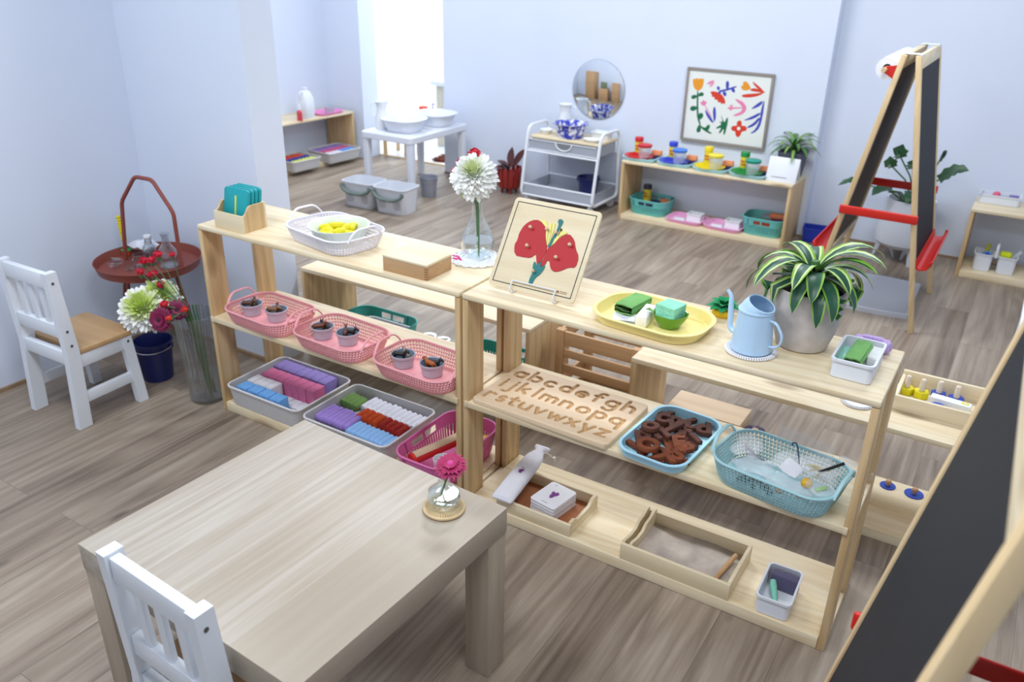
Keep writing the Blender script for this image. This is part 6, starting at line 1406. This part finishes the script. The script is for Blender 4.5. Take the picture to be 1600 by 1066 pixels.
# things the mirror shows: mat holder behind the partition
t = thing('mat_rack', 'tall wooden crate of rolled green mats, seen in the mirror', 'rack', (-2.55, 0.80, 0)); OLIVE = plain('sage_mat', (132, 142, 112), 0.8)
for x in (-0.19, 0.18): G().box2((x, -0.14, 0), (x+0.012, 0.14, 0.42), 0.002).obj('side_panel', BEECHY, t)
for y in (-0.14, 0.128): G().box2((-0.1775, y, 0), (0.1795, y+0.012, 0.42), 0.002).obj('front_panel', BEECH, t)
G().box2((-0.1775, -0.1275, 0), (0.1795, 0.1275, 0.012)).obj('bottom_panel', BEECH, t)
for k in range(6):
    o = thing('rolled_mat', 'sage green rolled mat in crate behind the partition, %s from left' % ORD[k], 'mat', (-2.55-0.14+0.055*k, 0.80+0.03*(k % 2), 0.013), 0, 'rolled mats in the crate')
    G().lathe([(0.001, 0), (0.026, 0), (0.026, 0.62), (0.001, 0.62)], 18, M=Matrix.Rotation(-0.04*(k-2.5)*0.3, 4, 'Y')).obj('roll', OLIVE, o)
t = thing('tall_cabinet', 'tan wooden cabinet behind the partition, seen in the mirror', 'cabinet', (-3.35, 0.60, 0))
G().box2((0, 0, 0), (0.42, 0.36, 0.95), 0.004).obj('body', BEECH, t); G().box2((0.01, 0.3605, 0.02), (0.41, 0.375, 0.93), 0.003).obj('door', BEECH, t)
t = thing('wicker_chest', 'narrow tan wooden box beside the mats, seen in the mirror', 'box', (-2.18, 0.62, 0)); G().box2((0, 0, 0), (0.26, 0.3, 0.62), 0.004).obj('body', BEECH, t); G().box2((-0.005, -0.005, 0.6205), (0.265, 0.305, 0.64), 0.003).obj('lid', BEECH, t)

# floral cut-out picture
t = thing('framed_picture', 'framed print of colourful cut-out flowers on the back wall', 'picture', (0, 0, 0)); GF = plain('grey_wood_frame', (146, 138, 132), 0.6)
PX0, PX1, PZ0, PZ1, PYW = -0.742, -0.155, 0.535, 1.02, 3.699
g = G()
for a, b in (((PX0, PZ0), (PX1, PZ0+0.016)), ((PX0, PZ1-0.016), (PX1, PZ1)), ((PX0, PZ0+0.016), (PX0+0.016, PZ1-0.016)), ((PX1-0.016, PZ0+0.016), (PX1, PZ1-0.016))): g.box2((a[0], PYW-0.022, a[1]), (b[0], PYW, b[1]), 0.0015)
g.obj('frame', GF, t)
G().box2((PX0+0.0162, PYW-0.012, PZ0+0.0162), (PX1-0.0162, PYW-0.002, PZ1-0.0162)).obj('print_sheet', plain('print_paper', (232, 236, 232), 0.6), t)
PICM = Matrix(((1, 0, 0, 0), (0, 0, -1, PYW-0.0121), (0, 1, 0, 0), (0, 0, 0, 1)))
def pq(x, y):   # point of the 3.333x photo crop at (800,80) -> wall plane
    v = aty(800+x/3.3333, 80+y/3.3333, PYW-0.012); return (v.x, v.z)
COLS = {'o': (232, 152, 34), 'r': (214, 58, 34), 'p': (232, 130, 170), 'b': (58, 70, 176), 'g': (10, 104, 66)}
SH = {'yellow_tulip': ('o', [[(942, 140), (955, 148), (963, 138), (972, 148), (982, 138), (990, 147), (1000, 137), (998, 175), (985, 200), (968, 207), (950, 195), (942, 170)]]),
 'green_stem_leaves': ('g', [[(963, 205), (972, 205), (970, 300), (975, 350), (985, 385), (978, 388), (964, 350), (961, 300)], [(968, 225), (985, 212), (999, 218), (998, 232), (982, 236), (968, 234)], [(965, 238), (950, 250), (935, 248), (933, 234), (948, 226), (964, 230)], [(964, 300), (948, 312), (930, 310), (927, 294), (940, 284), (962, 288)], [(968, 335), (980, 320), (995, 325), (996, 342), (984, 355), (970, 356)], [(975, 380), (985, 395), (982, 420), (965, 425), (960, 412), (966, 395)], [(980, 385), (1005, 402), (1020, 382), (1032, 385), (1028, 405), (1018, 412), (1040, 426), (1036, 433), (1004, 416), (985, 400)]]),
 'pink_sprig': ('p', [[(1014, 168), (1040, 152), (1058, 152), (1036, 172), (1015, 172)], [(1025, 184), (1050, 160), (1056, 162), (1040, 186)]]),
 'blue_branch': ('b', [[(1076, 205), (1120, 196), (1168, 180), (1172, 188), (1122, 206), (1080, 214)], [(1066, 184), (1080, 182), (1084, 200), (1070, 205)], [(1076, 208), (1090, 208), (1086, 225), (1074, 220)], [(1115, 200), (1113, 165), (1122, 152), (1132, 164), (1128, 198)], [(1095, 215), (1102, 232), (1115, 236), (1118, 220), (1108, 208)], [(1140, 196), (1148, 214), (1162, 216), (1160, 194)]]),
 'red_fan_flower': ('r', [[(1030, 212), (1050, 208), (1080, 216), (1102, 236), (1112, 262), (1108, 278), (1098, 270), (1092, 278), (1084, 264), (1074, 270), (1070, 252), (1056, 254), (1054, 238), (1040, 238), (1042, 226)]]),
 'yellow_heart': ('o', [[(1190, 182), (1204, 180), (1202, 162), (1216, 156), (1228, 164), (1244, 190), (1240, 200), (1214, 206), (1198, 200)]]),
 'red_three_leaves': ('r', [[(1240, 196), (1270, 192), (1316, 210), (1318, 218), (1290, 214), (1244, 208)], [(1250, 158), (1262, 162), (1312, 206), (1300, 208), (1268, 186)], [(1195, 228), (1230, 222), (1280, 220), (1318, 212), (1290, 232), (1240, 242), (1200, 240)]]),
 'pink_tulip': ('p', [[(980, 262), (990, 266), (998, 250), (1004, 264), (1014, 258), (1012, 276), (1002, 286), (986, 280)], [(1002, 284), (1008, 284), (1042, 340), (1038, 344)]]),
 'blue_leaves': ('b', [[(1006, 300), (1020, 320), (1040, 350), (1052, 374), (1040, 372), (1018, 344), (1008, 322)], [(1052, 374), (1048, 340), (1046, 305), (1056, 284), (1062, 310), (1062, 350)]]),
 'pink_lily': ('p', [[(1160, 246), (1176, 252), (1200, 262), (1216, 280), (1222, 298), (1214, 318), (1190, 334), (1150, 340), (1160, 328), (1190, 318), (1202, 298), (1190, 278), (1170, 262)], [(1125, 290), (1140, 292), (1200, 292), (1200, 298), (1146, 300), (1140, 314), (1134, 302), (1122, 300)], [(1134, 276), (1142, 284), (1150, 276), (1150, 290), (1138, 292)]]),
 'blue_grass': ('b', [[(1312, 256), (1316, 262), (1306, 340), (1290, 400), (1262, 426), (1236, 430), (1268, 408), (1290, 360), (1298, 300)], [(1244, 300), (1290, 264), (1310, 258), (1296, 284), (1254, 302)], [(1206, 360), (1250, 340), (1292, 318), (1296, 330), (1256, 354), (1214, 362)], [(1222, 396), (1256, 376), (1290, 340), (1290, 358), (1264, 388), (1230, 402)]]),
 'green_palm_leaf': ('g', [[(1086, 322), (1100, 360), (1106, 374), (1122, 340), (1126, 360), (1118, 400), (1108, 436), (1100, 434), (1104, 400), (1084, 430), (1076, 424), (1092, 396), (1064, 406), (1062, 398), (1094, 380), (1076, 366), (1098, 370)]]),
 'red_four_petals': ('r', [[(1180, 362), (1190, 360), (1198, 372), (1194, 390), (1214, 388), (1224, 400), (1220, 416), (1196, 418), (1190, 440), (1176, 450), (1164, 440), (1164, 418), (1146, 414), (1140, 400), (1150, 388), (1172, 390), (1170, 372)]])}
for k, (nm, (c, polys)) in enumerate(SH.items()):
    g = G()
    for q, p_ in enumerate(polys): g.prism(smooth([pq(*v) for v in p_], 1), 0.0001, 0.0003+0.00004*(k % 5)+0.0001*q, M=PICM)
    g.obj(nm, plain('print_'+c, COLS[c], 0.6), t)
x, z = pq(1181, 403); G().lathe([(0.001, 0.0008), (0.012, 0.0008)], 18, M=Matrix.Translation((x, PYW-0.0121, z)) @ Matrix.Rotation(PI/2, 4, 'X')).obj('flower_centre', MATS['print_paper'], t)

# ---------------------------------------------------------------- clay and craft sets on the shelf by the back wall
LB = plain('ice_blue_plastic', (176, 224, 236), 0.4); PEACH = plain('orange_sponge', (240, 146, 100), 0.95, var=0.1); DKS = plain('navy_sponge', (52, 52, 92), 0.95)
CLR = milky('clear_beaker', (226, 230, 234), 0.45, 0.2)
LABEL = plain('yellow_label', (232, 214, 60), 0.5); LRED = plain('label_red', (206, 60, 46), 0.5)
def paint_tub(label, loc, c, cname, rz=0.0, group=None):
    t = thing('dough_tub', label, 'tub', loc, rz, group)
    G().lathe([(0.001, 0), (0.027, 0), (0.028, 0.003), (0.027, 0.095), (0.001, 0.095)], 24).obj('label_body', LABEL, t)
    G().lathe([(0.001, 0.0955), (0.03, 0.0955), (0.03, 0.122), (0.028, 0.125), (0.001, 0.125)], 24).obj('lid', plain('cap_'+cname, c, 0.4), t)
    g = G()
    for a0, z in ((-2.2, 0.066), (-2.0, 0.046)): g.tube([(0.0285*math.cos(a0+j*0.16), 0.0285*math.sin(a0+j*0.16), z+0.006*math.sin(j*2.2)) for j in range(7)], 0.0035, 6)
    g.obj('label_lettering', LRED, t); return t
SETS = [('red', (204, 30, 42), (-0.935, 3.49)), ('blue', (40, 66, 196), (-0.68, 3.49)), ('yellow', (236, 212, 28), (-0.425, 3.485)), ('green', (16, 140, 66), (-0.175, 3.48))]
LIDC = {'red': (206, 36, 46), 'blue': (66, 128, 222), 'yellow': (240, 224, 66), 'green': (20, 150, 130)}
for nm, c, (x, y) in SETS:
    o = grip_tray('ice blue tray under the %s plate on back wall shelf' % nm, (x+0.01, y, LH), 0, 0.242, 0.232, 0.024, LB, 'ice blue trays on the back wall shelf')
    t = thing('dinner_plate', '%s plastic plate on ice blue tray, back wall shelf' % nm, 'plate', (x-0.01, y-0.025, LH+0.0035), 0, 'plastic plates on ice blue trays')
    G().lathe([(0.001, 0), (0.065, 0), (0.085, 0.016), (0.102, 0.022), (0.102, 0.025), (0.084, 0.02), (0.064, 0.0045), (0.001, 0.004)], 48).obj('plate_body', plain('plate_'+nm, c, 0.35), t)
    t = thing('lidded_cup', 'clear cup with %s lid standing on the %s plate' % (nm, nm), 'cup', (x+0.022, y-0.012, LH+0.008), 0, 'clear cups with coloured lids')
    G().lathe([(0.001, 0), (0.036, 0), (0.038, 0.003), (0.045, 0.078), (0.001, 0.078)], 28).obj('beaker', CLR, t)
    G().lathe([(0.001, 0.0785), (0.046, 0.0785), (0.05, 0.084), (0.051, 0.094), (0.046, 0.0965), (0.001, 0.097)], 28).obj('lid', plain('lid_'+nm, LIDC[nm], 0.4), t)
    paint_tub('yellow-labelled tub with %s cap behind the %s plate' % (nm, nm), (x-0.062, y+0.078, LH+0.0035), c, nm, 0, 'labelled tubs on ice blue trays')
    tag(soft_block(0.07, 0.04, 0.03, 0.004, 0.001, 3).obj('sponge', PEACH, None, (x+0.088, y+0.052, LH+0.027), (0, 0, 0.1)), 'orange sponge behind the %s plate' % nm, 'sponge', 'orange sponges on ice blue trays')
    tag(soft_block(0.06, 0.036, 0.023, 0.004, 0.001, 4).obj('sponge', DKS, None, (x+0.092, y+0.048, LH+0.0036), (0, 0, 0.05)), 'dark navy sponge under the orange one by the %s plate' % nm, 'sponge', 'navy sponges on ice blue trays')
t = thing('card_stand', 'white folded card holder in front of the small plant', 'stand', (0.045, 3.415, LH))
G().box2((-0.095, 0, 0.0), (0.095, 0.004, 0.155), 0.001, M=Matrix.Rotation(-0.35, 4, 'X')).obj('front_plate', WHITEPL, t)
G().box2((-0.095, 0.105, 0.0), (0.095, 0.109, 0.15), 0.001, M=Matrix.Translation((0, 0.0, 0)) @ Matrix.Translation((0, 0.107, 0)) @ Matrix.Rotation(0.35, 4, 'X') @ Matrix.Translation((0, -0.107, 0))).obj('back_plate', WHITEPL, t)
G().box2((-0.06, -0.0025, 0.026), (0.035, -0.0005, 0.031), 0.0005, M=Matrix.Rotation(-0.35, 4, 'X')).obj('slot_line', plain('shadow_grey', (150, 152, 166), 0.7), t)
t = thing('small_plant', 'small green dracaena in square slate pot on back wall shelf', 'potted plant', (0.055, 3.605, LH)); SLATE = plain('slate_grey_pot', (88, 90, 104), 0.7)
G().rloft([(0.12, 0.12, 0.01, 0), (0.16, 0.16, 0.012, 0.165), (0.148, 0.148, 0.01, 0.165), (0.14, 0.14, 0.01, 0.145)]).obj('pot', SLATE, t); 
rd = random.Random(9); LG1, LG2 = plain('fresh_green', (78, 122, 60), 0.4), plain('yellow_green_leaf', (150, 178, 90), 0.4)
for i in range(26):
    az = i*2.4; q = i/26; G().leaf(curl((0.008*math.cos(az), 0.008*math.sin(az), 0.145+0.05*(1-q)), az, 1.45-0.7*q, -0.7-0.6*q, 0.16+0.06*rd.random(), 7), 0.013, (0, 1, 0) if i % 2 else (0, 0, 0), 0.3).obj('leaf', [LG1, LG2], t, sharp=70)
TEALB = plain('aqua_plastic', (100, 188, 184), 0.4)
slot_basket('slotted_basket', 'aqua slotted basket at left of the back wall shelf bottom', (-0.845, 3.525, 0.036), -0.03, 0.285, 0.225, 0.105, TEALB, 'aqua slotted baskets'); slot_basket('slotted_basket', 'aqua slotted basket at right of the back wall shelf bottom', (-0.035, 3.525, 0.036), 0.02, 0.275, 0.225, 0.115, TEALB, 'aqua slotted baskets')
def flat_plate(label, loc, c, nm, r=0.085):
    t = thing('dinner_plate', label, 'plate', loc); G().lathe([(0.001, 0), (r*.65, 0), (r, 0.018), (r, 0.021), (r*.62, 0.0045), (0.001, 0.004)], 40).obj('plate_body', plain('plate_'+nm, c, 0.35), t)
flat_plate('dark purple plate inside the left aqua basket', (-0.85, 3.52, 0.085), (54, 40, 96), 'purple'); flat_plate('brick red plate inside the right aqua basket', (-0.03, 3.515, 0.085), (168, 62, 36), 'brick')
paint_tub('yellow-labelled tub with black cap in the left aqua basket', (-0.905, 3.575, 0.0905), (44, 38, 66), 'black')
tag(soft_block(0.06, 0.035, 0.03, 0.004, 0.001, 3).obj('sponge', PEACH, None, (-0.765, 3.575, 0.10), (0.3, 0, 0.6)), 'orange sponge inside the left aqua basket', 'sponge')
tag(soft_block(0.095, 0.035, 0.03, 0.004, 0.001, 3).obj('sponge', PEACH, None, (0.02, 3.59, 0.128), (0.1, 0, 0.1)), 'orange sponge at the back of right aqua basket', 'sponge')
tag(soft_block(0.085, 0.035, 0.025, 0.004, 0.001, 5).obj('sponge', plain('plum_sponge', (106, 70, 108), 0.95), None, (0.03, 3.585, 0.1025), (0.1, 0, 0.05)), 'plum sponge under the orange one in right aqua basket', 'sponge')
PKT2 = plain('light_pink_plastic', (238, 172, 214), 0.4)
for i, (x, y) in enumerate(((-0.555, 3.475), (-0.285, 3.475))):
    w_ = ('left', 'right')[i]
    grip_tray('light pink tray, %s of two on back wall shelf bottom' % w_, (x, y, 0.036), -0.05, 0.262, 0.21, 0.026, PKT2, 'light pink trays')
    tag(bin_mesh(0.105, 0.085, 0.055, 0.006, 0.001).obj('white_box', WHITEC, None, (x+0.05, y+0.02, 0.0396)), 'open white box on the %s pink tray' % w_, 'box', 'white boxes on pink trays')
    tag(G().box((0, 0, 0.0015), (0.075, 0.09, 0.003), 0.001).obj('paper_card', MATS['drawing_paper'], None, (x-0.055, y-0.01, 0.0396), (0, 0, 0.2)), 'pale paper card lying on the %s pink tray' % w_, 'paper', 'paper cards on pink trays')
    for k in range(7):
        cc, cn = (((60, 80, 160), 'blue'), ((190, 130, 60), 'tan'), ((140, 60, 50), 'brick'))[k % 3]
        tag(G().ball((0, 0, 0), 0.0085, (1, 1, 0.9), 10, 7).obj('bead', plain('bead_'+cn, cc, 0.4), None, (x+0.022+0.019*(k % 4), y+0.01+0.022*(k//4), 0.0525)), 'small %s bead in the open white box on the %s pink tray' % (cn, w_), 'bead', '%s beads on %s pink tray' % (cn, w_))
t = thing('plastic_tub', 'royal blue tub on floor right of the back wall shelf', 'tub', (0.27, 3.66, 0), 0.15); RB = plain('royal_blue_plastic', (26, 52, 168), 0.4)
bin_mesh(0.17, 0.13, 0.095, 0.012, 0.012).obj('tub', RB, t)

# ---------------------------------------------------------------- around the back easel
t = thing('box_lid', 'translucent plastic storage lid lying on floor under the easel', 'lid', (0.80, 2.865, 0), 0.02); LIDM = milky('frosted_plastic', (222, 228, 240), 0.65, 0.25)
bow = lambda L, W, b: [(-W/2+W*j/10, L/2+b*math.sin(PI*j/10)) for j in range(11)]+[(W/2-W*j/10, -L/2-b*math.sin(PI*j/10)) for j in range(11)]
G().loft([[(x*k, y*k, z) for x, y in bow(0.54, 0.40, 0.02)] for k, z in ((1.0, 0.0), (1.0, 0.024), (0.96, 0.026), (0.93, 0.018), (0.90, 0.014))], False, True).obj('lid_body', LIDM, t)
t = thing('large_planter', 'large pale planter on flat feet with split leaves behind easel', 'potted plant', (0.80, 3.61, 0)); PALE = plain('pale_grey_fibre', (204, 208, 216), 0.7)
G().lathe([(0.001, 0.09), (0.13, 0.092), (0.165, 0.12), (0.17, 0.16), (0.16, 0.24), (0.14, 0.385), (0.13, 0.385), (0.13, 0.34), (0.001, 0.34)], 44).obj('pot', PALE, t); G().lathe([(0.001, 0.3405), (0.1295, 0.3405)], 28).obj('potting_soil', SOIL, t)
for k in range(3):
    a = -PI/2+0.5+2*PI*k/3; Mx = Matrix.Rotation(a, 4, 'Z')
    G().prism([(0.03, 0), (0.06, 0.085), (0.10, 0.091), (0.148, 0.1), (0.16, 0.0), (0.148, 0.0), (0.12, 0.075), (0.07, 0.06)], -0.008, 0.008, M=Mx @ Matrix.Rotation(PI/2, 4, 'X')).obj('foot', PALE, t)
PH = plain('philodendron_green', (34, 74, 42), 0.4, var=0.2)
for k, (px, py, y, wd, L2, nr) in enumerate(((1398, 243, 3.5, 0.055, 0.075, (0.3, -1, 0.3)), (1514, 267, 3.55, 0.045, 0.2, (0, -0.8, 0.6)), (1309, 290, 3.5, 0.03, 0.15, (0, -0.6, 0.8)), (1383, 262, 3.6, 0.045, 0.06, (0, -1, 0.3)), (1362, 306, 3.42, 0.05, 0.12, (0, -0.4, 1)), (1478, 243, 3.66, 0.03, 0.09, (1, -0.4, 0.2)), (1424, 262, 3.6, 0.05, 0.06, (0, -1, 0.4)), (1370, 302, 3.45, 0.05, 0.1, (0.1, -0.4, 1)), (1415, 318, 3.45, 0.05, 0.1, (0.2, -0.5, 1)), (1440, 300, 3.45, 0.05, 0.1, (0, -0.5, 1)))):
    tip = aty(px, py, y)-Vector((0.80, 3.61, 0)); base = Vector((0.03*math.cos(k*2.4), 0.03*math.sin(k*2.4), 0.34)); d = (tip-base); 
    neck = base+d*(1-L2/max(d.length, .2)*1.0)+Vector((0, 0, 0.05))
    o = G().leaf([neck+(tip-neck)*(j/8)+Vector((0, 0, 0.03*math.sin(PI*j/8))) for j in range(9)], wd*0.8, (0, 0), 0.25, nrm=nr, prof=lambda s: (0.35+0.75*math.sin(PI*min(1, s*0.8+0.2)))*(1 if int(s*8) % 2 == 0 else 0.72)).obj('leaf', PH, t, sharp=70)
    G().tube([base, base+(neck-base)*0.5+Vector((0, 0, 0.04)), neck], 0.005, 6).obj('leaf_stem', STEMG, o)
tag(bin_mesh(0.215, 0.125, 0.055, 0.02, 0.004).obj('plastic_tub', WHITEPL, None, (1.255, 3.70, LH)), 'white plastic tub with pink ball on right low shelf top', 'tub')
tag(G().ball((0, 0, 0), 0.021, (1, 1, 0.95)).obj('pink_ball', plain('rose_ball', (228, 96, 128), 0.5), None, (1.235, 3.685, LH+0.05)), 'pink ball in the white tub at right', 'ball')
tag(soft_block(0.12, 0.06, 0.035, 0.014, 0.002, 5).obj('grey_pad', plain('cool_grey_cloth', (170, 176, 196), 0.9), None, (1.265, 3.72, LH+0.0052)), 'cool grey pad in the white tub at right', 'cloth')
tag(soft_block(0.05, 0.04, 0.03, 0.008, 0.001, 6).obj('violet_pad', plain('muted_violet', (126, 118, 172), 0.9), None, (1.325, 3.68, LH+0.03)), 'muted violet pad in the white tub at right', 'cloth')
t = thing('tool_caddy', 'white two-tub caddy with centre handle on right low shelf bottom', 'caddy', (1.195, 3.60, 0.036), 0.02)
for x in (0.06, 0.185): bin_mesh(0.105, 0.14, 0.105, 0.02, 0.008).obj('tub', WHITEPL, t, (x, 0, 0))
G().box2((0.1132, -0.065, 0.092), (0.1318, 0.065, 0.102), 0.002).obj('bridge', WHITEPL, t); G().tube(rounded([(0.1225, -0.06, 0.1), (0.1225, -0.055, 0.16), (0.1225, 0.055, 0.16), (0.1225, 0.06, 0.1)], 0.02), 0.008, 8).obj('handle', WHITEPL, t)
tag(G().lathe([(0.012, -0.03), (0.022, -0.03), (0.022, 0.03), (0.012, 0.03), (0.012, -0.03)], 24, M=Matrix.Rotation(1.2, 4, 'X')).obj('blue_roller', plain('azure_plastic', (40, 110, 206), 0.4), None, (1.265, 3.575, 0.125), (0, 0, 0.2)), 'azure blue tube in left tub of the white caddy', 'roller')
tag(G().tube([(0, 0, -0.05), (0.02, 0.01, 0.055)], 0.010, 10).obj('yellow_brush', plain('olive_yellow', (192, 190, 40), 0.5), None, (1.25, 3.625, 0.125)), 'olive yellow brush handle standing in the left caddy tub', 'brush')
tag(soft_block(0.06, 0.05, 0.045, 0.012, 0.004, 7).obj('lime_sponge', plain('lime_sponge', (214, 228, 40), 0.9), None, (1.365, 3.60, 0.075+0.036)), 'lime yellow sponge in right tub of the white caddy', 'sponge')
tag(G().box((0, 0, 0), (0.02, 0.005, 0.13), 0.002).obj('clear_ruler', LIDM, None, (1.405, 3.61, 0.12), (0.1, 0.55, 0)), 'clear plastic strip leaning in the right caddy tub', 'strip')
t = thing('storage_box', 'tall white box partly hidden behind the foreground easel', 'box', (1.47, 1.35, 0)); G().box2((0, 0, 0), (0.4, 0.4, 0.5), 0.01).obj('body', WHITEPL, t); G().box2((-0.006, -0.006, 0.5005), (0.406, 0.406, 0.53), 0.006).obj('lid', WHITEPL, t)
